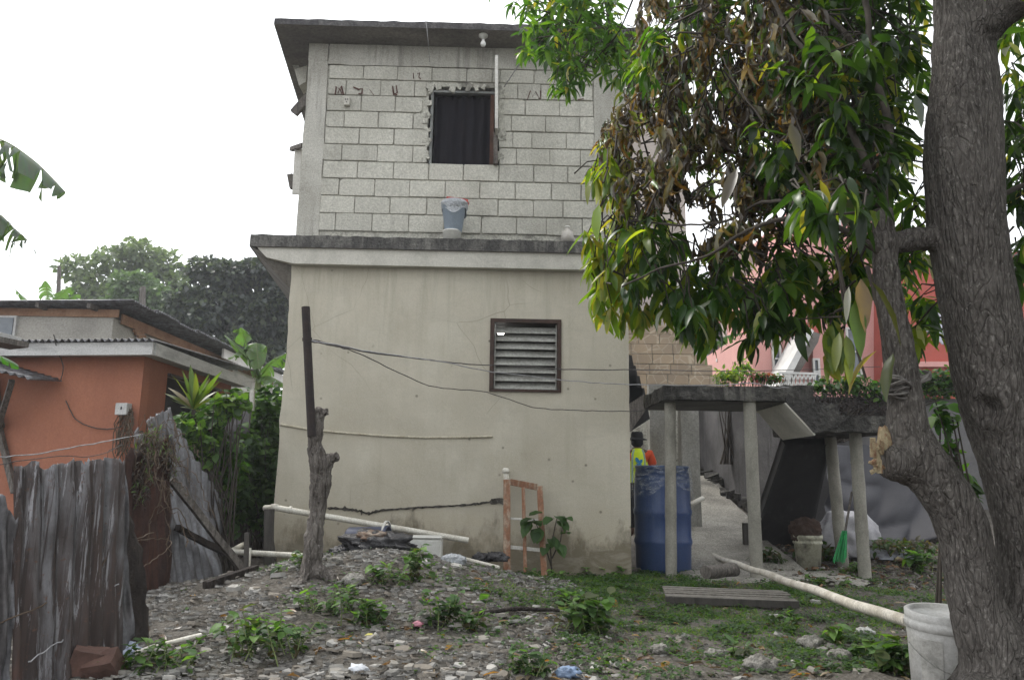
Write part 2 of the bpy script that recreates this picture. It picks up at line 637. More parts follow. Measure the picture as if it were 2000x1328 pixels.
grid = []
for z in zs:
    le = left_edge(z)
    xr = xr_bot + (xr_top - xr_bot) * max(0, z) / zl_top + .006 * noise.noise(Vector((7, 0, z * 8)))
    row = []
    for x in cols_x:
        row.append(x)
    row = [le] + row + [xr]
    grid.append([Vector((x, WY(x, DL) + .010 * noise.noise(Vector((x * 1.3, 0, z * 1.3))), z)) for x in row])
nc = len(grid[0])
vs = [p for r in grid for p in r]
fs = []
for j in range(len(zs) - 1):
    for i in range(nc - 1):
        cx = (grid[j][i].x + grid[j][i + 1].x) / 2; cz = (zs[j] + zs[j + 1]) / 2
        if hx0 < cx < hx1 and hz0 < cz < hz1: continue
        fs.append((j * nc + i, j * nc + i + 1, (j + 1) * nc + i + 1, (j + 1) * nc + i))
mb.add(vs, fs, True)
# edges of the wall, thickness and returning sides
for i0, side in ((0, -1), (nc - 1, 1)):
    for j in range(len(zs) - 1):
        a, b = grid[j][i0], grid[j + 1][i0]
        mb.add([a, b, b + SIDE * DEPTH, a + SIDE * DEPTH], [(0, 1, 2, 3)])
back0 = grid[0][0] + SIDE * DEPTH; back1 = grid[0][-1] + SIDE * DEPTH
mb.add([back0, back1, back1 + Vector((0, 0, zl_top + .3)), back0 + Vector((0, 0, zl_top + .3))], [(0, 1, 2, 3)])
# window reveals
for a, b in (((hx0, hz0), (hx1, hz0)), ((hx1, hz0), (hx1, hz1)), ((hx1, hz1), (hx0, hz1)), ((hx0, hz1), (hx0, hz0))):
    A = Vector((a[0], WY(a[0], DL), a[1])); B = Vector((b[0], WY(b[0], DL), b[1]))
    mb.add([A, B, B + Vector((0, .15, 0)), A + Vector((0, .15, 0))], [(0, 1, 2, 3)])
mb.build('lower_wall', M['stucco'], house)

# the crack across the plaster: a ragged lip standing proud with the gap under it
M['conduit'] = dirty('conduit_plaster', (.46, .43, .34), (.30, .27, .20), 9, fine=60, fstr=.3)
crack = [(640, 992), (670, 993), (700, 997), (718, 1003), (745, 996), (790, 993), (830, 990), (880, 988), (920, 985), (950, 981), (975, 977), (984, 980)]
M['crack'] = dirty('cracked_mortar', (.03, .028, .024), (.14, .13, .11), 22, .4, .65, bstr=1, bdist=.02)
mb = MB()
N = 90
up_, lo_ = [], []
for i in range(N):
    f = i / (N - 1) * (len(crack) - 1)
    k = min(int(f), len(crack) - 2)
    px = crack[k][0] + (crack[k + 1][0] - crack[k][0]) * (f - k); py = crack[k][1] + (crack[k + 1][1] - crack[k][1]) * (f - k)
    p = PW(px, py, DL)
    th = .006 + .014 * abs(noise.noise(Vector((i * .35, 0, 0)))) + (.03 if 8 < i < 30 else 0) * abs(noise.noise(Vector((i * .5, 5, 0)))) + (.02 if i > 75 else 0)
    dz = .012 * noise.noise(Vector((i * .6, 9, 0)))
    up_.append(p + Vector((0, -.012, dz + th))); lo_.append(p + Vector((0, -.010, dz - th)))
vs = []
for a, b in zip(up_, lo_):
    vs += [a + Vector((0, .03, .004)), a, b, b + Vector((0, .03, -.004))]
fs = [(i * 4 + k, i * 4 + k + 1, i * 4 + k + 5, i * 4 + k + 4) for i in range(N - 1) for k in range(3)]
mb.add(vs, fs)
mb.build('crack', M['crack'], house)
# the conduit rib plastered into the wall
pts = [(548, 829), (600, 838), (640, 843), (700, 848), (760, 852), (830, 855), (900, 854), (962, 852)]
mb = MB()
mb.tube([PW(x, y, DL) + Vector((0, -.006, 0)) for x, y in pts], .013, 8)
o = mb.build('plastered_conduit', M['conduit'], house)
rough_up(o, .005, .06, 3)

# louvred window
fr = MB()
fw = .045
y0 = -.015
for x0, x1, z0, z1 in ((hx0, hx1, hz1 - fw, hz1), (hx0, hx1, hz0, hz0 + fw * .6), (hx0, hx0 + fw, hz0 + fw * .6, hz1 - fw), (hx1 - fw, hx1, hz0 + fw * .6, hz1 - fw)):
    wall_box(fr, x0 + .001, x1 - .001, z0 + .001, z1 - .001, DL - .02, .10)
win = fr.build('louvred_window', M['wood_dark'], house)
ns = 8
ih = (hz1 - hz0 - fw * 1.6 - .03) / ns
for k in range(ns):
    z = hz0 + fw * .6 + ih * (k + .5)
    m_ = MB()
    xa, xb = hx0 + fw + .004, hx1 - fw - .004
    tilt = radians(-48 + rnd.uniform(-3, 3))
    hw = .052
    for s in (1,):
        a = Vector((xa, WY(xa, DL) + .045, z)); b = Vector((xb, WY(xb, DL) + .045, z))
        u = Vector((0, cos(tilt), -sin(tilt)))
        nrm = Vector((0, sin(tilt), cos(tilt)))
        q = [-u * hw - nrm * .004, u * hw - nrm * .004, u * hw + nrm * .004, -u * hw + nrm * .004]
        m_.hexa([a + t for t in q], [b + t for t in q])
    m_.build('louvre_slat', M['louver'], win)
for x in (hx0 + fw + .012, hx1 - fw - .012):
    wall_box(MB(), x - .006, x + .006, hz0 + .03, hz1 - fw - .01, DL + .0, .02).build('louvre_rail', M['louver'], win)
# dim room behind the louvres
mb = MB()
c0 = Vector((hx0 - .5, 8.45, hz0 - .6))
a = [Vector((hx0 - .6, 8.38, .2)), Vector((hx1 + .25, 8.38, .2)), Vector((hx1 + .25, 10.5, .2)), Vector((hx0 - .6, 10.5, .2))]
t_ = [p + Vector((0, 0, 2.5)) for p in a]
mb.add(a + t_, [(3, 2, 1, 0), (4, 5, 6, 7), (1, 2, 6, 5), (2, 3, 7, 6), (3, 0, 4, 7)])
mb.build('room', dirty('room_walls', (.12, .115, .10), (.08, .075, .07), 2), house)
b = PW(978, 650, DL) + Vector((.0, .02, 0))
d = ray(978, 650); lp = Vector((0, 0, CH)) + d * 8.85
mb = MB().lathe(lp, [(.002, -.03), (.03, -.022), (.042, 0), (.03, .022), (.002, .03)], 14)
o = mb.build('ceiling_lamp', emit('lamp_glow', (1, .97, .9), 14))
tag(o, 'small lit lamp glowing inside behind the louvred window', 'lamp')

# ---- beam and ledge slab between the floors
zb0, zb1 = PW(900, 522, DL - .1).z, PW(900, 490, DL - .1).z
mb = MB()
xa = PW(500, 487, DL - .1).x; xb = xr_top + .12
pl = [Vector((xa, WY(xa, DL - .1), zb1)), Vector((xb, WY(xb, DL - .1), zb1)), Vector((xb, WY(xb, DL - .1), zb0)),
      Vector((PW(572, 520, DL - .1).x, WY(xa, DL - .1), zb0)), Vector((PW(520, 508, DL - .1).x, WY(xa, DL - .1), (zb0 * .65 + zb1 * .35)))]
mb.prism(pl, (0, .12, 0))
beam = mb.build('beam', M['plaster_white'], house)
zs0 = PW(900, 490, DL - .13).z; zs1 = PW(900, 466, DL - .13).z
FRNT = DL - .13
ledge_top = zs1
mb = MB()
xa = PW(487, 480, FRNT).x; xb = xr_top + .25
n_ = 70
bt, tp = [], []
for i in range(n_):
    x = xa + (xb - xa) * i / (n_ - 1)
    j1 = .012 * noise.noise(Vector((x * 9, 0, 0))) + .008 * noise.noise(Vector((x * 30, 0, 3)))
    y = WY(x, FRNT) + .012 * noise.noise(Vector((x * 7, 4, 0)))
    bt.append(Vector((x, y, zs0 + .003))); tp.append(Vector((x, y + .01, zs1 + j1)))
bk = [Vector((p.x - .12 * 1.0, p.y + 1.0, p.z)) for p in tp]
vs = bt + tp + bk
fs = [(i, i + 1, n_ + i + 1, n_ + i) for i in range(n_ - 1)] + [(n_ + i, n_ + i + 1, 2 * n_ + i + 1, 2 * n_ + i) for i in range(n_ - 1)]
mb.add(vs, fs)
A0, B0 = bt[0], tp[0]
mb.add([A0, B0, B0 + SIDE * 3.6, A0 + SIDE * 3.6], [(3, 2, 1, 0)])
mb.build('ledge_edge', M['slab_edge'], house)
mb = MB()
a, b = bt[0], bt[-1]
mb.add([a, b, b + SIDE * 3.6, a + SIDE * 3.6], [(0, 1, 2, 3)])
# the sloped haunch under the overhang at the left corner
q0 = a + Vector((.02, .03, .002)); ww = Vector((left_edge(zb0), WY(-2.3, DL), zb0 - .02))
hz = Vector((0, 0, -.22))
mb.add([a + Vector((.01, 0, 0)), a + SIDE * 3.6, ww + hz + SIDE * 3.6, ww + hz + SIDE * .15, Vector((ww.x, WY(ww.x, DL - .1) + .1, zb0))],
       [(0, 1, 2, 3), (0, 3, 4)])
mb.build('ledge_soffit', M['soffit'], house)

# ---- upper floor
zu0 = ledge_top - .05
zu1 = PW(900, 95, DU).z
uw = [PW(836, 170, DU), PW(976, 322, DU)]
ux0, ux1, uz0, uz1 = uw[0].x, uw[1].x, uw[1].z, uw[0].z
xul_b, xul_t = PW(578, 455, DU).x, PW(605, 100, DU).x
xur = PW(1224, 300, DU).x
mb = MB()
wall_with_hole(mb, xul_b + .06, xur - .05, zu0, zu1, ux0 + .01, ux1 - .01, uz0 - .01, uz1 + .02, DU + .022, .16)
mb.build('block_wall_core', M['mortar'], house)
mb = MB()   # side walls and back of the upper floor
for x in (xul_b + .08, xur - .05):
    a = Vector((x, WY(x, DU) + .18, zu0)); b = a + SIDE * 4.8
    mb.add([a, b, b + Vector((0, 0, zu1 - zu0)), a + Vector((0, 0, zu1 - zu0))], [(0, 1, 2, 3)])
a = Vector((xul_b, WY(xul_b, DU), zu0)) + SIDE * 4.9; b = Vector((xur, WY(xur, DU), zu0)) + SIDE * 4.9
mb.add([a, b, b + Vector((0, 0, zu1 - zu0)), a + Vector((0, 0, zu1 - zu0))], [(0, 1, 2, 3)])
mb.build('side_wall', M['mortar'], house)
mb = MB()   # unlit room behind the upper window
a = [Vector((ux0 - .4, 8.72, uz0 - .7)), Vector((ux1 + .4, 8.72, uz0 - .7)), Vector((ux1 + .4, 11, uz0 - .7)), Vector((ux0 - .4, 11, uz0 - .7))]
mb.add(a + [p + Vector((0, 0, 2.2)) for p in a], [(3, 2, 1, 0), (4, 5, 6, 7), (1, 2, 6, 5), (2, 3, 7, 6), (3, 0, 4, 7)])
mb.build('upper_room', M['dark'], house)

# corner columns and the concrete tie beam along the top
mb = MB()
pa = [Vector((xul_b, WY(xul_b, DU), zu0)), PW(622, 455, DU), PW(622, 455, DU) + Vector((0, .3, 0)), Vector((xul_b, WY(xul_b, DU) + .3, zu0))]
pa[1].z = pa[2].z = zu0
xt0, xt1 = xul_t, PW(642, 110, DU).x
zt = PW(620, 120, DU).z
pb = [Vector((xt0, WY(xt0, DU), zt)), Vector((xt1, WY(xt1, DU), zt)), Vector((xt1, WY(xt1, DU) + .3, zt)), Vector((xt0, WY(xt0, DU) + .3, zt))]
for v in (pa[0], pa[1], pb[0], pb[1]): v.y -= .004
mb.hexa(pa, pb)
o = mb.build('corner_column', M['concrete_smooth'], house)
rough_up(o, .010, .25, 5, cuts=14)
mb = MB()
xcr = PW(1161, 300, DU).x
wall_box(mb, xcr, xur, zu0, zt, DU - .004, .3)
o = mb.build('corner_column', M['concrete_smooth'], house)
rough_up(o, .008, .25, 6, cuts=14)
mb = MB()
wall_box(mb, PW(642, 110, DU).x, xur, PW(900, 133, DU).z, zu1 + .01, DU - .008, .2)
o = mb.build('tie_beam', M['concrete_smooth'], house)
rough_up(o, .012, .12, 8, cuts=24)
mb = MB()
wall_box(mb, xul_t - .01, PW(642, 110, DU).x - .01, zt + .004, zu1 + .01, DU - .006, .2)
mb.build('tie_beam', M['concrete_smooth'], house)

# the concrete blocks, each on its own
blk_cache = {}


def block_mesh(wd, ht, var):
    key = (round(wd, 2), round(ht, 3), var)
    if key in blk_cache: return blk_cache[key]
    r = random.Random(hash(key) & 0xffff)
    x, z = key[0] / 2, ht / 2
    ch = [r.choice([.004, .006, .008, .012, .03 if var == 3 else .01]) for _ in range(4)]
    out = []
    cs = [(-x, -z, 1, 1), (x, -z, -1, 1), (x, z, -1, -1), (-x, z, 1, -1)]
    ring = []
    for (cx, cz, sx, sz), c in zip(cs, ch):
        a = (cx + sx * c, cz); b = (cx, cz + sz * c)
        ring += [b, a] if (sx * sz > 0) else [a, b]
    jit = [(a + r.uniform(-.0025, .0025), b + r.uniform(-.0025, .0025)) for a, b in ring]
    n = len(jit)
    vs = [(a * .975, 0, b * .95) for a, b in jit] + [(a, .007, b) for a, b in jit] + [(a, .05, b) for a, b in jit]
    fs = [tuple(range(n))] + [((i + 1) % n + l * n, i + l * n, i + (l + 1) * n, (i + 1) % n + (l + 1) * n) for l in (0, 1) for i in range(n)]
    me = bpy.data.meshes.new('concrete_block')
    me.from_pydata(vs, [], fs)
    me.materials.append(M['block'])
    me.update()
    blk_cache[key] = me
    return me


Hinv = inv(house)
rowsy = [456, 421.5, 387.8, 353.6, 319.8, 287, 254.8, 222.8, 191.4, 160.5, 133]
starts = [  # zoomed joint positions (x in the 2.656x crop), from the photograph
    [358, 462, 655, 843, 1030, 1222, 1405, 1560, 1745, 1825],
    [380, 563, 748, 938, 1120, 1310, 1493, 1645, 1822],
    [382, 483, 668, 850, 1034, 1214, 1398, 1585, 1740, 1815],
    [398, 580, 765, 948, 1130, 1312, 1494, 1672, 1812],
    [392, 498, 682, 865, 940, 1315, 1405, 1578, 1735, 1812],
    [408, 588, 768, 950, 1312, 1385, 1484, 1662, 1808],
    [412, 510, 688, 868, 946, 1312, 1378, 1555, 1734, 1808],
    [420, 598, 776, 916, 1310, 1450, 1628, 1804],
    [425, 520, 700, 876, 940, 1310, 1410, 1530, 1702, 1800],
    [432, 610, 788, 966, 1146, 1280, 1318, 1496, 1670, 1800]]
blocks = []
for r_, js in enumerate(starts):
    yb, yt = rowsy[r_], rowsy[r_ + 1]
    zb = PW(900, yb, DU).z; zt_ = PW(900, yt, DU).z
    # two neighbouring joints are at the height of the middle of the row
    ym = (yb + yt) / 2
    for a, b in zip(js[:-1], js[1:]):
        xa, xb = PW(480 + a / 2.656, ym, DU).x, PW(480 + b / 2.656, ym, DU).x
        if r_ >= 4 and r_ <= 8 and xa > ux0 - .12 and xb < ux1 + .12 and (xb - xa) > .6: continue
        g = rnd.choice([.002, .004, .006])
        wd = xb - xa - 2 * g
        if wd < .05: continue
        ht = zt_ - zb - rnd.choice([.006, .010, .014])
        ht = round(ht, 3)
        wd_r = round(wd, 2)
        me = block_mesh(wd, ht, rnd.choice([0, 1, 2, 3]))
        xm = (xa + xb) / 2
        p = Vector((xm, WY(xm, DU) - rnd.uniform(-.003, .004), (zb + zt_) / 2 + rnd.uniform(-.001, .001)))
        o = link('concrete_block', me, house)
        o.matrix_local = Hinv @ Matrix.Translation(p) @ Matrix.Rotation(atan2(K, 1) + rnd.uniform(-.004, .004), 4, 'Z') @ Matrix.Rotation(rnd.uniform(-.004, .004), 4, 'Y') @ Matrix.Diagonal((wd / wd_r, 1, 1, 1))
        blocks.append(o)

# broken mortar packed round the window opening
mb = MB()
for i in range(46):
    f = rnd.random()
    side = rnd.choice('lrtrl')
    if side == 't': x, z = ux0 + f * (ux1 - ux0), uz1 + rnd.uniform(-.02, .04)
    elif side == 'l': x, z = ux0 + rnd.uniform(-.02, .03), uz0 + f * (uz1 - uz0)
    else: x, z = ux1 + rnd.uniform(-.03, .06), uz0 + f * (uz1 - uz0)
    mb.box((x, WY(x, DU) + .02, z), (rnd.uniform(.03, .07), .05, rnd.uniform(.04, .1)), Matrix.Rotation(rnd.uniform(-.5, .5), 3, 'Y'), .008)
mb.build('mortar_packing', M['mortar'], house, kind='stuff')

# upper window: timber frame, open shutter board, curtain
mb = MB()
ix0, ix1, iz0, iz1 = PW(842, 182, DU).x, PW(963, 320, DU).x, PW(900, 321, DU).z, PW(900, 180, DU).z
wall_box(mb, ix0, ix1, iz1 - .004, iz1 + .022, DU + .015, .06); wall_box(mb, ix0, ix0 + .03, iz0, iz1 - .006, DU + .015, .06)
frame = mb.build('window', M['frame_grey'], house)
mb = MB(); wall_box(mb, ix1 - .045, ix1, iz0, iz1 - .022, DU + .013, .07)
mb.build('frame', M['wood_brown'], frame)
vs, fs = [], []
for j in range(14):
    for i in range(40):
        x = ix0 + .04 + (ix1 - ix0 - .08) * i / 39; z = iz0 + (iz1 - iz0) * j / 13
        vs.append((x, WY(x, DU) + .13 + .02 * sin(i * .9 + .4 * sin(j * .5)) + .012 * noise.noise(Vector((x * 6, z * 2, 0))), z))
for j in range(13):
    for i in range(39): fs.append((j * 40 + i, j * 40 + i + 1, j * 40 + i + 41, j * 40 + i + 40))
MB().add(vs, fs, True).build('curtain', M['curtain'], frame)
# shutter folded outwards, seen edge-on
mb = MB()
a, b = PW(970, 262, DU - .16), PW(970, 122, DU - .16)
mb.bar(a, b, .035, .30, up=(0, 1, 0))
mb.build('shutter', M['wood_white'], house)
mb = MB()
mb.bar(PW(968, 322, DU - .03), PW(968, 262, DU - .06), .05, .10, up=(0, 1, 0))
mb.build('shutter_stile', M['wood_grey'], house)

# paint marks on the blocks
def stroke(pts, wdt):
    m_ = MB()
    P_ = [PW(x, y, DU) + Vector((0, -.008, 0)) for x, y in pts]
    vs = []
    for i, p in enumerate(P_):
        a = P_[max(0, i - 1)]; b = P_[min(len(P_) - 1, i + 1)]
        t = (b - a).normalized(); nn = Vector((-t.z, 0, t.x)) * wdt / 2 * (1 if i % 2 else .7)
        vs += [p + nn, p - nn]
    return m_.add(vs, [(2 * i, 2 * i + 1, 2 * i + 3, 2 * i + 2) for i in range(len(P_) - 1)])


for pts, wd in (([(655, 186), (657, 170), (663, 176), (667, 169), (671, 186)], .022), ([(660, 184), (664, 174), (668, 185)], .02),
                ([(690, 171), (701, 176), (708, 174), (707, 184), (700, 184)], .022), ([(722, 176), (731, 188)], .008),
                ([(767, 169), (769, 184), (776, 187)], .022), ([(774, 168), (776, 182), (768, 187)], .018),
                ([(807, 143), (808, 155)], .012), ([(815, 146), (820, 143), (818, 152), (822, 156)], .014),
                ([(1030, 196), (1036, 178), (1040, 190), (1046, 180), (1055, 197), (1056, 178)], .014),
                ([(1076, 186), (1085, 191), (1088, 180)], .014), ([(1128, 196), (1140, 194)], .014)):
    stroke(pts, wd).build('paint_mark', M['paint_red'], house)

# ---- roof slab
zr0 = PW(900, 95, DU).z + .012
RY = 8.0
d0 = P(535, 48, RY); zr = zr0
RYf = None
# front edge distance from the height of the slab
dd = ray(700, 50); tt = (zr - CH) / dd.z; RY = dd.y * tt
x0 = PZ(535, 48, zr).x; x1 = 1.72
n_ = 60
th = PZ(700, 36, zr)
thick = (Vector((0, 0, CH)) + ray(700, 37) * (RY / ray(700, 37).y)).z - zr
bt, tp = [], []
for i in range(n_):
    x = x0 + (x1 - x0) * i / (n_ - 1)
    y = RY + K * (x - x0) + .01 * noise.noise(Vector((x * 6, 2, 0)))
    bt.append(Vector((x, y, zr))); tp.append(Vector((x, y + .015, zr + thick + .012 * noise.noise(Vector((x * 8, 0, 0))) + (.006 if x > -1.2 else 0))))
mb = MB()
bk = [p + SIDE * 6 for p in tp]
mb.add(bt + tp + bk, [(i, i + 1, n_ + i + 1, n_ + i) for i in range(n_ - 1)] + [(n_ + i, n_ + i + 1, 2 * n_ + i + 1, 2 * n_ + i) for i in range(n_ - 1)])
mb.add([bt[0], tp[0], tp[0] + SIDE * 6, bt[0] + SIDE * 6], [(0, 1, 2, 3)])
mb.build('roof_edge', M['slab_mould'], house)
mb = MB()
mb.add([bt[0], bt[-1], bt[-1] + SIDE * 6, bt[0] + SIDE * 6], [(0, 1, 2, 3)])
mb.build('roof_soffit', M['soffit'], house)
# block infill under the eave at the left corner
for pts in ([(562, 102), (598, 96), (601, 122), (572, 131)], [(575, 136), (600, 128), (597, 160), (584, 168)]):
    q = [P(x, y, 9.0) for x, y in pts]
    MB().prism(q, (0, .25, 0)).build('eave_block', M['block'], house)

# ---- small things on the house
def bulb_fix(px, py):
    p = PZ(px, py, zr)
    p.z = zr - .001
    R = None
    t = thing('light_bulb', 'white bulb in a round holder under the concrete roof overhang', 'light bulb', p)
    MB().lathe(p, [(.001, -.001), (.055, -.001), (.055, -.018), (.03, -.03), (.022, -.055), (.001, -.055)], 20).build('bulb_holder', M['white_plastic'], t)
    MB().lathe(p, [(.012, -.055), (.018, -.075), (.031, -.10), (.033, -.12), (.024, -.142), (.001, -.15)], 20).build('bulb', dirty('bulb_glass', (.75, .75, .72), (.7, .7, .68), 3, rough=.2, spec=.5), t)


bulb_fix(944, 69)
p = PW(679, 201, DU)
t = thing('socket_box', 'small pale electrical socket box fixed to the left end of the block wall', 'socket', p)
MB().box(p + Vector((0, -.03, 0)), (.07, .05, .11)).build('box', M['plaster_white'], t, bevel=.004)
MB().box(p + Vector((-.012, -.057, .015)), (.006, .004, .02)).box(p + Vector((.012, -.057, .015)), (.006, .004, .02)).box(p + Vector((0, -.057, -.02)), (.01, .004, .01)).build('socket_slot', M['black'], t)
# ================================================================== right of the house
M['rough_conc'] = dirty('rough_mouldy_concrete', (.045, .043, .040), (.15, .145, .13), 6, .50, .76, fine=30, fstr=.5, bstr=1, bdist=.03, streak=.7, streak_col=(.24, .23, .2))
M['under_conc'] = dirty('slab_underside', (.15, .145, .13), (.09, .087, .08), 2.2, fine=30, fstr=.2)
M['post_conc'] = dirty('concrete_post', (.27, .265, .24), (.17, .165, .145), 3.5, .4, .7, fine=50, fstr=.3, bstr=.6, stretch=(1, 1, .4))
M['col_pipe'] = dirty('mortar_filled_pipe', (.29, .28, .24), (.14, .132, .11), 3, .42, .68, fine=60, fstr=.2, bstr=.5, stretch=(1, 1, .5), streak=.4)
M['wall_grey'] = dirty('stained_grey_wall', (.14, .136, .14), (.07, .068, .07), 1.6, .35, .65, fine=40, fstr=.25, bstr=.6, streak=1.0, streak_col=(.04, .038, .038))
M['render_grey'] = dirty('grey_render', (.17, .167, .17), (.11, .107, .107), 1.4, fine=40, fstr=.15, streak=.6, streak_col=(.12, .115, .11))
M['tarp'] = dirty('grey_cloth', (.055, .055, .062), (.03, .03, .036), 1.6, .35, .7, fine=90, fstr=.15, bstr=.2, rough=.7)
M['tarp_dark'] = dirty('dark_cloth', (.032, .031, .031), (.018, .018, .018), 2.0, .35, .7, fine=90, fstr=.1, rough=.75, streak=.3, streak_col=(.09, .088, .085))

# ---- the small concrete stair on pipe columns
stair = thing('concrete_staircase', 'raw mouldy concrete stair landing and flights propped on thin pipe columns', 'staircase', (2.6, 8.6, 0))
ZA = 1.86; ZAT = 2.01
yA = 8.12
A = [PZ(1300, 787, ZA), PZ(1542, 782, ZA)]
xA0, xA1 = 1.62, 2.98
mb = MB()
yb_ = 9.25
bt = [Vector((xA0, yA, ZA)), Vector((xA1 + .1, yA, ZA)), Vector((xA1 + .1, yb_, ZA)), Vector((xA0 - .02, yb_, ZA))]
mb.hexa(bt, [p + Vector((0, 0, ZAT - ZA)) for p in bt])
o = mb.build('landing', M['rough_conc'], stair)
rough_up(o, .018, .15, 2, cuts=18)
mb = MB(); e = .012
mb.add([p + Vector((0, 0, -e)) for p in bt], [(3, 2, 1, 0)])
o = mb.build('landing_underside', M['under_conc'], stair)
# flight with two steps going down to the right
prof = [(2.90, ZAT + .02), (3.20, ZAT + .02), (3.20, 1.845), (3.46, 1.845), (3.46, 1.72), (3.6, 1.72), (3.35, 1.56), (3.18, 1.53), (2.90, 1.86)]
mb = MB()
mb.prism([Vector((x, yA - .03, z)) for x, z in prof][::-1], (0, 1.0, 0))
o = mb.build('flight', M['rough_conc'], stair)
rough_up(o, .01, .1, 4, cuts=3)
mb = MB()
mb.prism([Vector((2.905, yA - .025, 1.845)), Vector((3.20, yA - .025, 1.515)), Vector((3.20, yb_ - .2, 1.515)), Vector((2.905, yb_ - .2, 1.845))], (-.012, 0, -.012))
mb.build('flight_underside', M['plaster_white'], stair)
mb = MB()
mb.hexa([Vector((3.2, yA, 1.55)), Vector((4.1, yA, 1.55)), Vector((4.1, yb_ + .15, 1.55)), Vector((3.2, yb_ + .15, 1.55))],
        [Vector((3.2, yA, 1.72)), Vector((4.1, yA, 1.72)), Vector((4.1, yb_ + .15, 1.72)), Vector((3.2, yb_ + .15, 1.72))])
o = mb.build('landing', M['rough_conc'], stair)
rough_up(o, .018, .15, 7, cuts=14)
# lower flight that falls away behind, its underside wrapped in dark cloth
a0, a1 = P(1532, 868, 9.2), P(1622, 868, 9.2)
b0, b1 = P(1468, 1062, 10.2), P(1580, 1066, 10.2)
vs, fs = [], []
for j in range(26):
    for i in range(16):
        u, v_ = i / 15, j / 25
        p = a0.lerp(a1, u).lerp(b0.lerp(b1, u), v_)
        vs.append(p + Vector((0, -.02 - .025 * noise.noise(Vector((u * 3 + v_ * 2, v_ * 2, 0))), 0)))
n0 = len(vs)
for j in range(26):
    for i in range(16):
        vs.append(vs[j * 16 + i] + Vector((0, .14, .08)))
for base, fl in ((0, 0), (n0, 1)):
    for j in range(25):
        for i in range(15):
            q = (base + j * 16 + i, base + j * 16 + i + 1, base + j * 16 + i + 17, base + j * 16 + i + 16)
            fs.append(q[::-1] if not fl else q)
for j in range(25):
    for i in (0, 15):
        fs.append((j * 16 + i, (j + 1) * 16 + i, n0 + (j + 1) * 16 + i, n0 + j * 16 + i))
MB().add(vs, fs, True).build('lower_flight', M['tarp_dark'], stair)
# columns
for (bx, by, tx, ty, zt_, r, Yc) in ((1310, 1101, 1309, 798, ZA, .060, 8.35), (1478, 1120, 1464, 795, ZA, .066, 8.2), (1645, 1062, 1622, 866, 1.55, .068, 9.2), (1688, 1102, 1671, 858, 1.55, .065, 8.4)):
    b = P(bx, by, Yc); b.z = float(gz(b.x, Yc))
    Yt = b.y
    tp_ = P(tx, ty, Yt); tp_.z = zt_ + .03
    b.z -= .15
    mb = MB()
    n_ = 12
    pts = [b.lerp(tp_, i / n_) for i in range(n_ + 1)]
    mb.tube(pts, [r * (1 + .03 * sin(i * 2.1 + bx)) for i in range(n_ + 1)], 18)
    for f in (.38, .8):
        q = b.lerp(tp_, f); d_ = (tp_ - b).normalized()
        mb.tube([q - d_ * .012, q + d_ * .012], r * 1.05, 18)
    mb.build('column', M['col_pipe'], stair)

# ---- square posts, block fragments and retaining wall behind
for px, w_, Y, lab in ((1283, .27, 13.7, 'square mouldy concrete post standing left of the pale path, behind the blue barrel'), (1346, .25, 10.9, 'square concrete post with a corroded edge standing beside the climbing path')):
    zt_ = 2.32 if Y < 12 else 2.7
    b = P(px, 900, Y)
    mb = MB().box((b.x, Y, zt_ / 2 - .1), (w_, .22, zt_ + .2))
    o = mb.build('concrete_post', M['post_conc'])
    o.location = (0, 0, 0)
    rough_up(o, .012, .12, int(px), cuts=10)
    tag(o, lab, 'post')
W = MB()
wp = [(3.55, 15.6), (3.6, 12.5), (3.95, 11.3)]
for (xa, ya), (xb, yb2) in zip(wp[:-1], wp[1:]):
    q = [Vector((xa, ya, float(gz(xa, ya)) - .3)), Vector((xb, yb2, float(gz(xb, yb2)) - .3)), Vector((xb + .2, yb2, float(gz(xb, yb2)) - .3)), Vector((xa + .2, ya, float(gz(xa, ya)) - .3))]
    W.hexa(q, [Vector((p.x, p.y, 2.42)) for p in q])
o = W.build('retaining_wall', M['wall_grey'])
tag(o, 'dark grey wall with black drip stains running up beside the path', 'wall')
W = MB()
for i in range(60):
    f = rnd.random()
    y = 11.0 + f * 4.4
    x = (3.6 if y > 12.5 else 3.95 - .29 * (y - 11.3)) - .12 + rnd.uniform(-.1, .1)
    z = float(gz(x, y))
    s_ = rnd.uniform(.08, .22)
    W.box((x, y, z + s_ * .3), (s_, s_, s_ * .8), Matrix.Rotation(rnd.uniform(0, 3), 3, 'Z') @ Matrix.Rotation(rnd.uniform(-.4, .4), 3, 'X'), s_ * .2)
o = W.build('rubble', M['rough_conc'])
tag(o, 'rough dark rubble along the foot of the stained wall', 'rubble', kind='stuff')
# garden wall on the right
ztop = P(1700, 776, 11.2).z
W = MB()
xs = [3.95, 4.6, 5.4, 6.2, 7.2, 9.5]
for xa, xb in zip(xs[:-1], xs[1:]):
    q = [Vector((xa, 11.2, -.2)), Vector((xb, 11.2, -.2)), Vector((xb, 11.4, -.2)), Vector((xa, 11.4, -.2))]
    W.hexa(q, [Vector((p.x, p.y, ztop)) for p in q])
o = W.build('garden_wall', M['render_grey'])
tag(o, 'plain grey rendered garden wall topped with creeper behind the mango tree', 'wall')


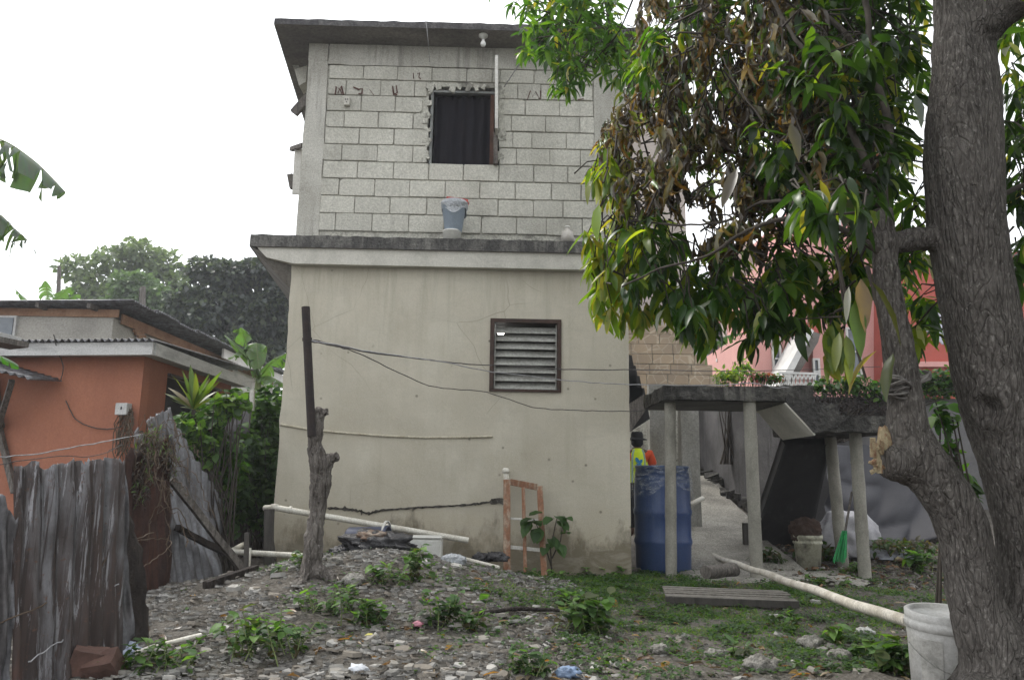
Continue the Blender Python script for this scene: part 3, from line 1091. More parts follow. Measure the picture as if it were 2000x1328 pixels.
def drape(name, mapf, nu, nv, m, label, cat, wob=.05, fr=2.2, seed=0):
    """a hanging cloth: mapf(u, v) gives a point, folds run roughly down it"""
    vs, fs = [], []
    for j in range(nv):
        for i in range(nu):
            u, v_ = i / (nu - 1), j / (nv - 1)
            p = mapf(u, v_)
            n_ = noise.noise(Vector((u * fr * 3 + v_ * 1.1, v_ * fr * .6, seed))) + .5 * noise.noise(Vector((u * fr * 7 + v_ * 2, v_ * fr * 1.2, seed + 4)))
            vs.append(p + Vector((0, -abs(n_) * wob, n_ * wob * .4)))
    for j in range(nv - 1):
        for i in range(nu - 1): fs.append((j * nu + i, j * nu + i + 1, (j + 1) * nu + i + 1, (j + 1) * nu + i))
    o = MB().add(vs, fs, True).build(name, m)
    sm_ = o.modifiers.new('s', 'SOLIDIFY'); sm_.thickness = .006
    return tag(o, label, cat)


tc = [P(1610, 868, 10.9), P(1835, 872, 10.9), P(1600, 1015, 10.4), P(1850, 1050, 9.9)]
def _t(u, v_):
    top = tc[0].lerp(tc[1], u); bot = tc[2].lerp(tc[3], u)
    p = top.lerp(bot, v_)
    sag = .10 * sin(v_ * pi) * sin(u * 5 + 2) + .22 * max(0, v_ - .45) * sin(u * pi * 1.6)
    rr_ = math.hypot(u * 1.6 - .2, v_ * 1.1); sag += .07 * sin(rr_ * 11) * smooth(.15, .5, v_) + .02 * sin(u * 17 + v_ * 6)
    p += Vector((.15 * sin(v_ * 3) * sin(u * 4), -abs(sag) - .10 * v_, -.14 * sin(u * pi * 1.1) * v_))
    return p
drape('tarpaulin', _t, 70, 40, M['tarp'], 'sagging grey cloth sheet hung over the ground behind the pipe columns', 'cloth', .14, .8, 1)

# ---- stone-tiled stair parapet
M['tile'] = None
def tile_mat():
    t = NT('stone_print_tile')
    v = t.coord((1, 1, 1))
    vo = t.n('ShaderNodeTexVoronoi', feature='DISTANCE_TO_EDGE'); vo.inputs['Scale'].default_value = 4.6; t.l(v, vo.inputs['Vector'])
    v2 = t.n('ShaderNodeTexVoronoi'); v2.inputs['Scale'].default_value = 4.6; t.l(v, v2.inputs['Vector'])
    c = t.mix(.5, (.36, .27, .18), t.ramp(v2.outputs['Color'], [(0.1, (.30, .24, .175)), (.9, (.42, .32, .21))]))
    c = t.mix(t.ramp(vo.outputs['Distance'], [(.02, .85), (.05, 0)]), c, (.50, .42, .31))
    c = t.mix(t.ramp(t.noise(v, 2, 5), [(.4, 0), (.7, .5)]), c, (.24, .19, .14))
    oi = t.n('ShaderNodeObjectInfo').outputs['Random']
    c = t.mix(1.0, c, t.ramp(oi, [(0, .8), (1, 1.0)]), 'MULTIPLY')
    return t.done(c, .55, spec=.4)
M['tile'] = tile_mat()
YT = 15.0
tw = thing('tiled_wall', 'stepped wall of brown stone-patterned tiles behind the concrete landing', 'wall', (3, YT, 0))
rows_t = [(640, 662, 1232, 1346), (662, 672, 1232, 1352)]
rows_t = [(634, 653, 1345), (653, 672, 1349), (672, 691, 1355), (691, 711, 1377), (711, 731, 1392), (731, 750, 1407), (750, 770, 1420), (770, 790, 1434)]
core = MB()
tcache = {}
for k, (ya, yb3, xr) in enumerate(rows_t):
    z1_, z0_ = P(1300, ya, YT).z, P(1300, yb3, YT).z
    xl = P(1212, 650, YT).x; xr_ = P(xr, ya, YT).x
    core.box(((xl + xr_) / 2, YT + .14, (z0_ + z1_) / 2), (xr_ - xl, .2, z1_ - z0_))
    tw_ = .415
    x = xr_
    off = .0
    while x > xl:
        w_ = min(tw_, x - xl)
        if k % 2 and x == xr_: w_ = tw_ / 2
        if w_ > .06:
            key = (round(w_, 2),)
            if key not in tcache:
                q = MB().box((0, 0, 0), (key[0] - .008, .03, z1_ - z0_ - .008))
                me = bpy.data.meshes.new('tile'); me.from_pydata([tuple(v) for v in q.v], [], q.f); me.materials.append(M['tile'])
                tcache[key] = me
            o = link('tile', tcache[key], tw)
            o.location = (x - w_ / 2 - 3, .025 + rnd.uniform(-.003, .003), (z0_ + z1_) / 2)
        x -= w_
core.box((2.85, YT + .14, 1.35), (1.6, .2, 2.4))
core.build('wall_core', M['mortar'], tw)
# dark raking stair edge between the house and the tiled wall
st = thing('dark_stringer', 'dark sawtooth edge of a stair against the tiled wall beside the house corner', 'stair', P(1240, 760, 13))
for ya in (692, 712, 732, 756):
    dx = (ya - 692) * .38
    q = [P(1226, ya, 13.2), P(1234 + dx, ya + 2, 13.2), P(1245 + dx, ya + 62, 13.2), P(1226, ya + 90, 13.2)]
    MB().prism(q[::-1], (0, .12, 0)).build('step_edge', M['dark'], st)
q = [P(1226, 790, 13), P(1258, 770, 13), P(1262, 800, 13), P(1232, 842, 13), P(1226, 842, 13)]
MB().prism(q[::-1], (0, .15, 0)).build('bracket', M['wood_grey'], st)

# ---- pale building that rises behind the house
M['pale_wall'] = dirty('pinkish_pale_wall', (.44, .38, .34), (.34, .30, .27), 1.2, fine=40, fstr=.1, streak=.4)
pb_ = thing('pale_building', 'tall pale plastered building wall just behind the two storey house', 'building', (3, 16, 0))
zt_ = P(1230, 135, 16).z
xl, xr_ = P(1190, 600, 16).x, P(1344, 600, 16).x
MB().box(((xl + xr_) / 2, 17.5, zt_ / 2), (xr_ - xl, 3, zt_)).build('wall', M['pale_wall'], pb_)
MB().box(((xl + xr_) / 2, 17.4, zt_ + .08), (xr_ - xl + .5, 3.6, .16)).build('roof_slab', M['soffit'], pb_)
mb = MB().box(((xl + xr_) / 2, 15.97, P(1300, 560, 16).z), (xr_ - xl, .06, .12)).build('band', M['plaster_white'], pb_)

# ---- the pink house with its white outside stair
M['pink'] = dirty('salmon_pink_paint', (.62, .33, .30), (.52, .27, .245), .8, .4, .75, fine=40, fstr=.08, streak=.35, streak_col=(.68, .42, .38))
M['pink_deep'] = dirty('deep_coral_paint', (.42, .10, .075), (.34, .08, .062), 1, fine=40, fstr=.08)
M['trim_white'] = dirty('white_trim', (.66, .66, .64), (.5, .5, .48), 2, fine=40, fstr=.08)
def window_glass():
    t = NT('window_glass')
    return t.done(t.mix(t.ramp(t.noise(t.coord(), 1.5), [(.4, 0), (.6, 1)]), (.05, .06, .075), (.12, .14, .16)), .08, spec=.6)
M['win_glass'] = window_glass()
YP = 20.0
ph = thing('pink_house', 'salmon pink house with coral trim and white framed windows seen behind the mango leaves', 'house', (7, YP, 0))


def slabp(pxs, Y, depth, m, name, parent, label=None):
    q = [P(x, y, Y) for x, y in pxs]
    return MB().prism(q[::-1], (0, depth, 0)).build(name, m, parent, label)


slabp([(1470, 900), (1470, 640), (1502, 640), (1502, 500), (1560, 500), (1560, 392), (1720, 340), (1720, 900)], YP, 5, M['pink'], 'wall', ph)
slabp([(1712, 300), (1728, 300), (1728, 900), (1712, 900)], YP - .15, .15, M['pink_deep'], 'corner_trim', ph)
slabp([(1588, 632), (1604, 632), (1604, 900), (1588, 900)], YP - .25, .25, M['pink'], 'pilaster', ph)
slabp([(1728, 500), (2060, 490), (2060, 900), (1728, 900)], YP - .6, 4, M['pink_deep'], 'front_bay', ph)
slabp([(1728, 706), (1900, 706), (1900, 716), (1728, 716)], YP - .75, .15, M['pink'], 'sill_band', ph)
slabp([(1560, 628), (1600, 632), (1602, 650), (1566, 648)], YP - .9, .65, M['pink_deep'], 'stair_band', ph)
# the flight of white-edged steps
slabp([(1520, 752), (1582, 640), (1590, 646), (1534, 756)], YP - 1.4, 1.3, M['trim_white'], 'stair_edge', ph)
slabp([(1534, 756), (1590, 648), (1602, 652), (1598, 668), (1560, 730), (1545, 756)], YP - 1.0, .9, M['soffit'], 'stair_flight', ph)
for (x0_, y0_, x1_, y1_) in ((1589, 700, 1600, 752), (1657, 640, 1678, 735), (1612, 412, 1640, 468), (1510, 660, 1524, 742), (1862, 640, 1905, 700)):
    Yw = YP if x0_ < 1700 else YP - .6
    Yw -= .04
    if 1588 <= x0_ <= 1604: Yw = YP - .29
    f_ = MB()
    a, b = P(x0_, y1_, Yw), P(x1_, y0_, Yw)
    t_ = .05
    for xa, xb, za, zb in ((a.x, b.x, a.z, a.z + t_), (a.x, b.x, b.z - t_, b.z), (a.x, a.x + t_, a.z + t_, b.z - t_), (b.x - t_, b.x, a.z + t_, b.z - t_), (a.x + t_, b.x - t_, (a.z + b.z) / 2 - .02, (a.z + b.z) / 2 + .02)):
        f_.box(((xa + xb) / 2, Yw, (za + zb) / 2), (xb - xa, .08, zb - za))
    fo = f_.build('window', M['trim_white'], ph)
    MB().box(((a.x + b.x) / 2, Yw + .025, (a.z + b.z) / 2), (b.x - a.x - .02, .02, b.z - a.z - .02)).build('pane', M['win_glass'], fo)
# small balustrade
mb = MB()
for i in range(9):
    x0_ = 1522 + i * 8
    mb.bar(P(x0_, 730, YP - 1.6), P(x0_ + 8, 757, YP - 1.6), .03, .03)
    mb.bar(P(x0_ + 8, 730, YP - 1.6), P(x0_, 757, YP - 1.6), .03, .03)
mb.bar(P(1520, 728, YP - 1.6), P(1598, 730, YP - 1.6), .05, .05)
mb.build('balustrade', M['trim_white'], ph)
slabp([(1573, 758), (1618, 755), (1618, 761), (1573, 764)], 14, .08, M['pvc'], 'handrail', ph)

# grey building with an outside stair, further left
gb = thing('grey_apartment_building', 'grey concrete building with a sloping outside stair between the tiled wall and pink house', 'building', (7, 24, 0))
slabp([(1385, 626), (1470, 626), (1470, 900), (1385, 900)], 25, 4, M['render_grey'], 'wall', gb)
slabp([(1380, 618), (1476, 618), (1476, 629), (1380, 629)], 24.8, .3, M['pink'], 'cornice', gb)
slabp([(1418, 740), (1470, 640), (1500, 560), (1470, 470), (1440, 470), (1420, 560)], 24, .8, M['pale_wall'], 'stair_tower', gb)
slabp([(1434, 730), (1500, 650), (1470, 700), (1440, 755)], 22, .6, M['render_grey'], 'stair_flight', gb)
slabp([(1405, 644), (1432, 644), (1432, 662), (1405, 662)], 24.9, .12, M['win_glass'], 'window', gb)
slabp([(1400, 700), (1470, 700), (1470, 706), (1400, 706)], 23.5, .1, M['trim_white'], 'handrail', gb)
for k in range(7):
    x = 1447 + k * 6
    slabp([(x, 560 - k * 12), (x + 3, 560 - k * 12), (x + 3, 610 - k * 12), (x, 610 - k * 12)], 23.6, .06, M['trim_white'], 'baluster', gb)

# white laundry and a blue cloth
lc = [P(1788, 592, 14.5), P(1862, 596, 14.5), P(1800, 655, 14.5), P(1872, 672, 14.5)]
drape('hanging_sheet', lambda u, v_: lc[0].lerp(lc[1], u).lerp(lc[2].lerp(lc[3], u), v_ * (1 - .15 * sin(u * 9))), 30, 16,
      dirty('white_laundry', (.62, .62, .68), (.52, .52, .6), 2), 'white sheet hung out to dry before the coral wall', 'laundry', .12, 2.2, 5)
wl = MB().tube([P(1735, 588, 14.5), P(1800, 593, 14.5), P(1870, 595, 14.5), P(1960, 590, 14.5)], .008, 5)
tag(wl.build('clothes_line', M['dark']), 'thin clothes line holding the white sheet', 'clothes line')

# ---- blue barrel
M['barrel'] = dirty('blue_plastic', (.03, .06, .165), (.05, .085, .18), 3, .4, .75, fine=60, fstr=.15, rough=.42, spec=.4, streak=.5, streak_col=(.16, .19, .24), stretch=(1, 1, .4))
bb = G(1293, 1112)
by_ = 8.9
c = P(1294, 1000, by_)
bz = float(gz(c.x, by_)) + .0
br = PX(1350, 1000, 0.0001) if False else None
R_ = (P(1350, 960, by_).x - P(1238, 960, by_).x) / 2
H_ = P(1294, 910, by_).z - bz
bar = thing('blue_barrel', 'tall blue plastic barrel covered with clear film at the corner of the house', 'barrel', (c.x, by_, bz))
pr = [(.001, 0), (R_ * .88, 0), (R_ * .93, .03), (R_ * .95, .28), (R_ * .99, .31), (R_ * .99, .34), (R_ * .955, .37), (R_ * .965, .60), (R_ * 1.0, .63), (R_ * 1.0, .66), (R_ * .965, .69), (R_ * .95, H_ * .87), (R_ * .90, H_ - .03), (R_ * .93, H_ - .025), (R_ * .93, H_), (R_ * .86, H_), (R_ * .86, H_ - .03), (.001, H_ - .03)]
MB().lathe((c.x, by_, bz), pr, 40).build('barrel_body', M['barrel'], bar)
def film():
    t = NT('clear_film')
    m = t.done(t.mix(t.ramp(t.noise(t.coord((1, 1, 2.5)), 7, 4, .6, 1.5), [(.45, 0), (.62, 1)]), (.28, .34, .45), (.62, .66, .72)), .25, t.noise(t.coord((1, 1, 2)), 9, 4, .6, 1), 1, .03, spec=.6)
    t.l(t.ramp(t.noise(t.coord((1, 1, 2.5)), 7, 4, .6, 1.5), [(.45, .06), (.68, .40)]), t.bsdf.inputs['Alpha'])
    return m
vs, fs = [], []
nn, mm = 48, 10
for j in range(mm):
    for i in range(nn):
        th = 2 * pi * i / nn
        low = .30 + .07 * sin(th * 2 + 1) + .03 * sin(th * 5)
        zz = H_ + .012 - low * (j / (mm - 1))
        rr = R_ * (.965 + .10 * (j / (mm - 1)) ** .7) + .014 * noise.noise(Vector((cos(th) * 3, sin(th) * 3, j * .5)))
        vs.append((c.x + rr * cos(th), by_ + rr * sin(th), bz + zz))
for j in range(mm - 1):
    for i in range(nn): fs.append((j * nn + i, j * nn + (i + 1) % nn, (j + 1) * nn + (i + 1) % nn, (j + 1) * nn + i))
MB().add(vs, fs, True).build('plastic_film', film(), bar)

# ---- person in the alley, seen from behind
PYY = 13.2
pc = P(1245, 900, PYY)
px_, pz_ = pc.x, P(1245, 845, PYY).z - 1.74
person = thing('person', 'person in yellow safety vest, orange shirt and black hat seen from behind in the alley', 'person', (px_, PYY, pz_))
gnd = MB()
M['skin'] = dirty('dark_skin', (.09, .045, .028), (.07, .035, .022), 6, rough=.5)
M['trousers'] = dirty('black_trousers', (.015, .015, .018), (.02, .02, .024), 6)
M['orange_shirt'] = dirty('orange_red_shirt', (.55, .075, .025), (.42, .055, .02), 6, fine=80, fstr=.1)
M['vest'] = dirty('hi_vis_yellow', (.62, .78, .03), (.52, .66, .03), 5, fine=80, fstr=.1)
M['reflect'] = dirty('reflective_tape', (.22, .34, .30), (.3, .4, .36), 20)
M['logo'] = dirty('blue_logo_print', (.04, .20, .42), (.05, .25, .45), 12)
M['hat'] = dirty('black_hat', (.008, .008, .009), (.014, .014, .015), 6)


def skin_body(name, verts, edges, radii, m, parent, sub=2, root=0):
    me = bpy.data.meshes.new(name); me.from_pydata([tuple(v) for v in verts], edges, [])
    o = bpy.data.objects.new(name, me); C.objects.link(o)
    o.modifiers.new('s', 'SKIN')
    sl = me.skin_vertices[0].data if me.skin_vertices else None
    if sl is None: 
        bm = bmesh.new(); bm.from_mesh(me); bm.verts.layers.skin.verify(); bm.to_mesh(me); bm.free(); sl = me.skin_vertices[0].data
    for i, r in enumerate(radii):
        sl[i].radius = r if isinstance(r, tuple) else (r, r)
        sl[i].use_root = (i == root)
    ss = o.modifiers.new('b', 'SUBSURF'); ss.levels = ss.render_levels = sub
    dg = bpy.context.evaluated_depsgraph_get(); dg.update()
    m2 = bpy.data.meshes.new_from_object(o.evaluated_get(dg))
    bpy.data.objects.remove(o)
    m2.materials.clear(); m2.materials.append(m)
    m2.polygons.foreach_set('use_smooth', np.ones(len(m2.polygons), bool))
    m2.update()
    r = link(name, m2, parent)
    return r


# local coordinates, facing +y (away from the camera)
bv = [(0, 0, .95), (0, .0, 1.10), (0, .01, 1.28), (0, .0, 1.42), (0, .0, 1.49), (0, .01, 1.58), (0, .015, 1.68),
      (.19, 0, 1.39), (.28, .02, 1.13), (.22, .16, .95), (.21, .22, .89),
      (-.19, 0, 1.39), (-.28, .02, 1.13), (-.22, .16, .95), (-.21, .22, .89),
      (.10, 0, .88), (.11, .01, .50), (.11, -.02, .09), (.12, .12, .03),
      (-.10, 0, .88), (-.11, .01, .50), (-.11, -.02, .09), (-.12, .12, .03)]
be = [(0, 1), (1, 2), (2, 3), (3, 4), (4, 5), (5, 6), (3, 7), (7, 8), (8, 9), (9, 10), (3, 11), (11, 12), (12, 13), (13, 14),
      (0, 15), (15, 16), (16, 17), (17, 18), (0, 19), (19, 20), (20, 21), (21, 22)]
brd = [(.15, .11), (.135, .10), (.155, .11), (.12, .09), .055, .085, .075, .06, .042, .033, .028, .06, .042, .033, .028, .085, .06, .042, .035, .085, .06, .042, .035]
skin_body('body', bv, be, brd, M['skin'], person)
skin_body('trousers', [bv[0], (0, 0, .9), bv[15], bv[16], (.11, -.02, .14), bv[19], bv[20], (-.11, -.02, .14)], [(0, 1), (1, 2), (2, 3), (3, 4), (1, 5), (5, 6), (6, 7)],
          [(.165, .125), (.16, .12), .105, .08, .065, .105, .08, .065], M['trousers'], person)
skin_body('shirt', [(0, 0, .98), (0, 0, 1.2), (0, .0, 1.40), (.20, 0, 1.39), (.275, .015, 1.17), (-.20, 0, 1.39), (-.275, .015, 1.17)],
          [(0, 1), (1, 2), (2, 3), (3, 4), (2, 5), (5, 6)], [(.165, .12), (.165, .12), (.13, .10), .088, .082, .088, .082], M['orange_shirt'], person)
# vest: an open tube round the chest, wide at the hem, straps over the shoulders
def ringo(z, rx, ry, n=28, cy=0):
    return [Vector((rx * cos(2 * pi * k / n), cy + ry * sin(2 * pi * k / n), z)) for k in range(n)]
vs = []; lv = [(.90, .19, .15), (1.0, .185, .145), (1.15, .18, .142), (1.28, .175, .14), (1.38, .16, .13), (1.455, .115, .105), (1.475, .075, .08)]
for z, a, b in lv:
    vs += [v + Vector((.006 * noise.noise(v * 9), .006 * noise.noise(v * 7), 0)) for v in ringo(z, a, b)]
fs = [(j * 28 + k, j * 28 + (k + 1) % 28, (j + 1) * 28 + (k + 1) % 28, (j + 1) * 28 + k) for j in range(len(lv) - 1) for k in range(28)]
MB().add(vs, fs, True).build('vest', M['vest'], person, world=False)
for s in (-1, 1):
    q = []
    for z, a, b in lv[:6]:
        th = -pi / 2 + s * .62
        q.append(Vector((a * 1.02 * cos(th), b * 1.04 * sin(th), z)))
    m_ = MB()
    for a_, b_ in zip(q[:-1], q[1:]): m_.bar(a_, b_, .03, .006, up=(0, 1, 0))
    m_.build('reflective_strip', M['reflect'], person, world=False)
def disc_mark(cx, cz, rx, rz, rot):
    vs = [Vector((0, -.150, cz)) + Vector((cx, 0, 0))]
    n = 14
    for k in range(n):
        a = 2 * pi * k / n
        vs.append(Vector((cx + rx * cos(a) * cos(rot) - rz * sin(a) * sin(rot), -.147 - .006, cz + rx * cos(a) * sin(rot) + rz * sin(a) * cos(rot))))
    return vs, [(0, (k + 1) % n + 1, k + 1) for k in range(n)]
for a_ in ((-.025, 1.27, .03, .055, .5), (.03, 1.25, .025, .045, -.6), (.0, 1.20, .05, .015, 0), (.0, 1.165, .075, .006, 0)):
    v_, f_ = disc_mark(*a_)
    MB().add(v_, f_).build('logo', M['logo'], person, world=False)
MB().lathe((0, .01, 1.62), [(.175, .0), (.165, .012), (.11, .03), (.105, .04), (.10, .10), (.085, .135), (.001, .145)], 24).build('hat', M['hat'], person, world=False)
MB().lathe((0, .0, 1.50), [(.06, .0), (.10, .04), (.105, .10), (.09, .14)], 18).build('neck_flap', M['hat'], person, world=False)
# ================================================================== left of the house
M['orange'] = dirty('terracotta_paint', (.36, .15, .092), (.28, .115, .072), .9, .35, .7, fine=45, fstr=.12, bstr=.3, streak=.3, streak_col=(.22, .09, .06))
M['fascia'] = dirty('weathered_white_board', (.50, .50, .49), (.30, .30, .295), 5, .45, .72, fine=60, fstr=.2, stretch=(.5, .5, 2))
M['zinc'] = dirty('weathered_zinc', (.19, .195, .21), (.075, .07, .07), 2.5, .36, .62, fine=30, fstr=.3, rough=.5, spec=.5, stretch=(3, 3, .3), metal=.35)
M['grey_plaster'] = dirty('grey_plaster', (.36, .345, .31), (.24, .23, .205), 1.3, .4, .7, fine=30, fstr=.25)
M['brown_board'] = dirty('brown_board', (.20, .105, .06), (.30, .18, .11), 3, fine=30, fstr=.2)


def rusty():
    t = NT('rusty_zinc')
    v = t.coord((3.2, 3.2, .35))
    n1 = t.noise(v, 1.6, 7, .65, .4)
    n2 = t.noise(t.coord((1, 1, .6)), 5, 6, .7)
    c = t.mix(t.ramp(n2, [(.35, 0), (.65, 1)]), (.19, .19, .20), (.075, .072, .073))
    c = t.mix(t.ramp(n1, [(.40, 0), (.54, .92)]), c, (.045, .028, .022))
    c = t.mix(t.ramp(t.noise(t.coord((1, 1, .3)), 3.1, 5, .6), [(.58, 0), (.7, .7)]), c, (.11, .045, .028))
    c = t.mix(t.ramp(t.noise(t.coord((8, 8, .22)), 2.2, 6, .7), [(.50, 0), (.56, .85)]), c, (.03, .021, .018))
    c = t.mix(t.ramp(t.noise(t.coord((9, 9, .3)), 3.4, 6, .75), [(.57, 0), (.62, .75)]), c, (.30, .30, .315))
    c = t.mix(t.ramp(t.noise(t.coord(), 34, 5, .7), [(.60, 0), (.68, .8)]), c, (.10, .05, .032))
    hv = t.n('ShaderNodeTexVoronoi'); hv.inputs['Scale'].default_value = 9; t.l(t.coord(), hv.inputs['Vector'])
    c = t.mix(t.ramp(hv.outputs['Distance'], [(.05, .95), (.09, 0)]), c, (.008, .007, .006))
    m = t.done(c, t.ramp(n1, [(.4, .38), (.6, .8)]), t.noise(t.coord((2, 2, .5)), 40, 4, .7), .4, .004, spec=.5)
    t.l(t.ramp(n1, [(.38, .65), (.56, 0)]), t.bsdf.inputs['Metallic'])
    return m


M['rusty'] = rusty()
M['rust_red'] = dirty('dark_rust', (.055, .028, .022), (.028, .019, .016), 4, fine=40, fstr=.3, stretch=(2, 2, .4), streak=.6, streak_col=(.12, .05, .03))


def corr(name, p00, p10, p11, p01, waves, amp, m, parent=None, ragged=.01, seed=0, dent=.02, nv=22, up=None):
    """a corrugated sheet through four corners; waves run across p00 -> p10"""
    nu = max(8, waves * 8) + 1
    vs, fs = [], []
    nrm = (p10 - p00).cross(p01 - p00).normalized()
    for j in range(nv):
        for i in range(nu):
            u, v_ = i / (nu - 1), j / (nv - 1)
            top = p01.lerp(p11, u)
            rg_ = ragged * (noise.noise(Vector((u * 9, seed, 0))) + .6 * noise.noise(Vector((u * 31, seed, 2)))) * v_ ** 3
            p = p00.lerp(p10, u).lerp(top, v_) + (p01 - p00).normalized() * rg_
            p += nrm * ((amp * 1.55) * sin(u * waves * 2 * pi) + dent * noise.noise(Vector((u * 2.5, v_ * 3.0, seed + 5))) + dent * .5 * noise.noise(Vector((u * 6, v_ * 7.0, seed + 9))))
            vs.append(p)
    for j in range(nv - 1):
        for i in range(nu - 1): fs.append((j * nu + i, j * nu + i + 1, (j + 1) * nu + i + 1, (j + 1) * nu + i))
    o = MB().add(vs, fs, True).build(name, m, parent)
    sm_ = o.modifiers.new('s', 'SOLIDIFY'); sm_.thickness = .0015
    return o


# ---- terracotta house
oh = thing('terracotta_house', 'low terracotta painted house with white fascia boards and a zinc roof', 'house', (-5, 10, 0))
ce = PX(303, 668, -4.18)                        # eave corner
ze = ce.z
fx = Vector((1, -.13, 0)).normalized()
xE, yE = -4.2, ce.y
le_ = Vector((xE, yE, ze)) - fx * 4.4          # far left end of the front eave
re_ = Vector((xE + .02, yE + 3.4, ze))
cor = Vector((xE, yE, ze))
wc = Vector((xE - .22, yE + .28, 0))            # wall corner
wl0 = wc - fx * 4.2
wr0 = Vector((wc.x + .02, yE + 3.2, 0))
zt_ = ze - .02


def vwall(mb, a, b, z0, z1, th):
    n_ = Vector((-(b - a).y, (b - a).x, 0)).normalized() * th
    q = [Vector((a.x, a.y, z0)), Vector((b.x, b.y, z0)), Vector((b.x, b.y, z0)) + n_, Vector((a.x, a.y, z0)) + n_]
    return mb.hexa(q, [p + Vector((0, 0, z1 - z0)) for p in q])


mb = MB(); vwall(mb, wl0, wc, -.2, zt_, .15)
mb.build('front_wall', M['orange'], oh)
dw0, dw1 = PX(322, 760, wc.x), PX(432, 760, wc.x)
za_, zb_ = PX(325, 790, wc.x).z, PX(325, 734, wc.x).z
ya_, yb4 = PX(325, 760, wc.x + .002).y, 12.2
mb = MB()
for (y0_, y1_, z0_, z1_) in ((wc.y + .152, ya_, -.2, zt_), (ya_, yb4 - .6, -.2, 1.75), (ya_, yb4 - .6, 2.28, zt_), (yb4 - .6, wr0.y, -.2, zt_)):
    mb.box((wc.x - .075, (y0_ + y1_) / 2, (z0_ + z1_) / 2), (.15, y1_ - y0_ - .001, z1_ - z0_ - .001))
mb.build('side_wall', M['orange'], oh)
wfr = MB()
wfr.box((wc.x + .01, (ya_ + yb4 - .6) / 2, 2.265), (.06, yb4 - .6 - ya_, .03)).box((wc.x + .01, (ya_ + yb4 - .6) / 2, 1.765), (.06, yb4 - .6 - ya_, .03))
wfo = wfr.build('window', M['wood_dark'], oh)
MB().box((wc.x - .1, (ya_ + yb4 - .6) / 2, 2.0), (.02, yb4 - .6 - ya_ - .02, .5)).build('pane', M['dark'], wfo)
MB().box((wc.x + .045, (ya_ + yb4 - .2) / 2, 2.02), (.07, 1.0, .05)).build('sill', M['fascia'], wfo)
for a, b, nm in ((le_, cor, 'fascia_board'), (cor + Vector((-.001, .031, 0)), re_, 'fascia_board')):
    mb = MB()
    mb.bar(a + Vector((0, .015, -.075)), b + Vector((0, .015, -.075)), .03, .15, up=(0, 0, 1))
    mb.build(nm, M['fascia'], oh)
mb = MB()
mb.hexa([le_ + Vector((0, .04, -.13)), cor + Vector((-.03, .04, -.13)), re_ + Vector((-.03, 0, -.13)), re_ + Vector((-4.4, .3, -.13))],
        [le_ + Vector((0, .04, -.11)), cor + Vector((-.03, .04, -.11)), re_ + Vector((-.03, 0, -.11)), re_ + Vector((-4.4, .3, -.11))])
mb.build('soffit', M['fascia'], oh)
corr('roof_sheet', le_ + Vector((0, -.05, .02)), cor + Vector((.03, -.05, .02)), re_ + Vector((.03, 0, .16)), re_ + Vector((-4.4, .3, .16)), 52, .013, M['zinc'], oh, 0, 3, .004, 6)
# meter box with its tangle of dead creeper
mp_ = P(248, 800, 8.95)
def on_front(px, py, off=.0):
    d = ray(px, py); o_ = Vector((0, 0, CH))
    n_ = Vector((fx.y, -fx.x, 0))
    t = (wc - o_).dot(n_) / d.dot(n_)
    return o_ + d * t + n_ * off
mp_ = on_front(247, 800, .06)
mt = thing('meter_box', 'small white electric meter box on the terracotta wall, overgrown by dead creeper', 'meter box', mp_)
MB().box(mp_, (.15, .10, .14), Matrix.Rotation(-.13, 3, 'Z')).build('box', M['fascia'], mt, bevel=.006)
MB().box(mp_ + Vector((0, -.054, .01)), (.012, .01, .03)).build('latch', M['black'], mt)
mb = MB()
for i in range(26):
    a = mp_ + Vector((rnd.uniform(-.02, .13), rnd.uniform(-.05, 0), rnd.uniform(-.10, .05)))
    pts = [a]
    for k in range(6):
        a = a + Vector((rnd.uniform(-.05, .05), rnd.uniform(-.02, .02), -rnd.uniform(.03, .14)))
        pts.append(a)
    mb.tube(pts, .006, 4)
M['dead_vine'] = dirty('dead_creeper', (.07, .05, .035), (.12, .09, .065), 8)
o = mb.build('creeper', M['dead_vine'])
tag(o, 'dead dry creeper hanging below the meter box', 'creeper', kind='stuff')


def cable(name, pts, r, m, label, cat='cable', jitter=.004, group=None, n=6, sub=6):
    P_ = [Vector(p) for p in pts]
    out = []
    for i in range(len(P_) - 1):
        p0 = P_[max(0, i - 1)]; p1 = P_[i]; p2 = P_[i + 1]; p3 = P_[min(len(P_) - 1, i + 2)]
        for k in range(sub):
            t = k / sub
            q = .5 * ((2 * p1) + (p2 - p0) * t + (2 * p0 - 5 * p1 + 4 * p2 - p3) * t * t + (3 * p1 - p0 - 3 * p2 + p3) * t ** 3)
            out.append(q + Vector((rnd.uniform(-1, 1), rnd.uniform(-1, 1), rnd.uniform(-1, 1))) * jitter)
    out.append(P_[-1])
    o = MB().tube(out, r, n).build(name, m)
    return tag(o, label, cat, group)


M['wire'] = dirty('dark_wire', (.05, .045, .045), (.10, .095, .09), 30)
M['wire_pale'] = dirty('pale_wire', (.36, .36, .37), (.22, .22, .22), 12)
cable('wall_cable', [on_front(144, 664, .35), on_front(136, 690, .2), on_front(130, 720, .06), on_front(124, 744, .05)], .006, M['wire'], 'thin cable running down from the zinc roof onto the terracotta wall')
cable('wall_cable', [on_front(130, 782, .02), on_front(150, 818, .02), on_front(180, 834, .02), on_front(212, 838, .02), on_front(238, 834, .03)], .006, M['wire'], 'thin cable sagging across the terracotta wall to the meter box')

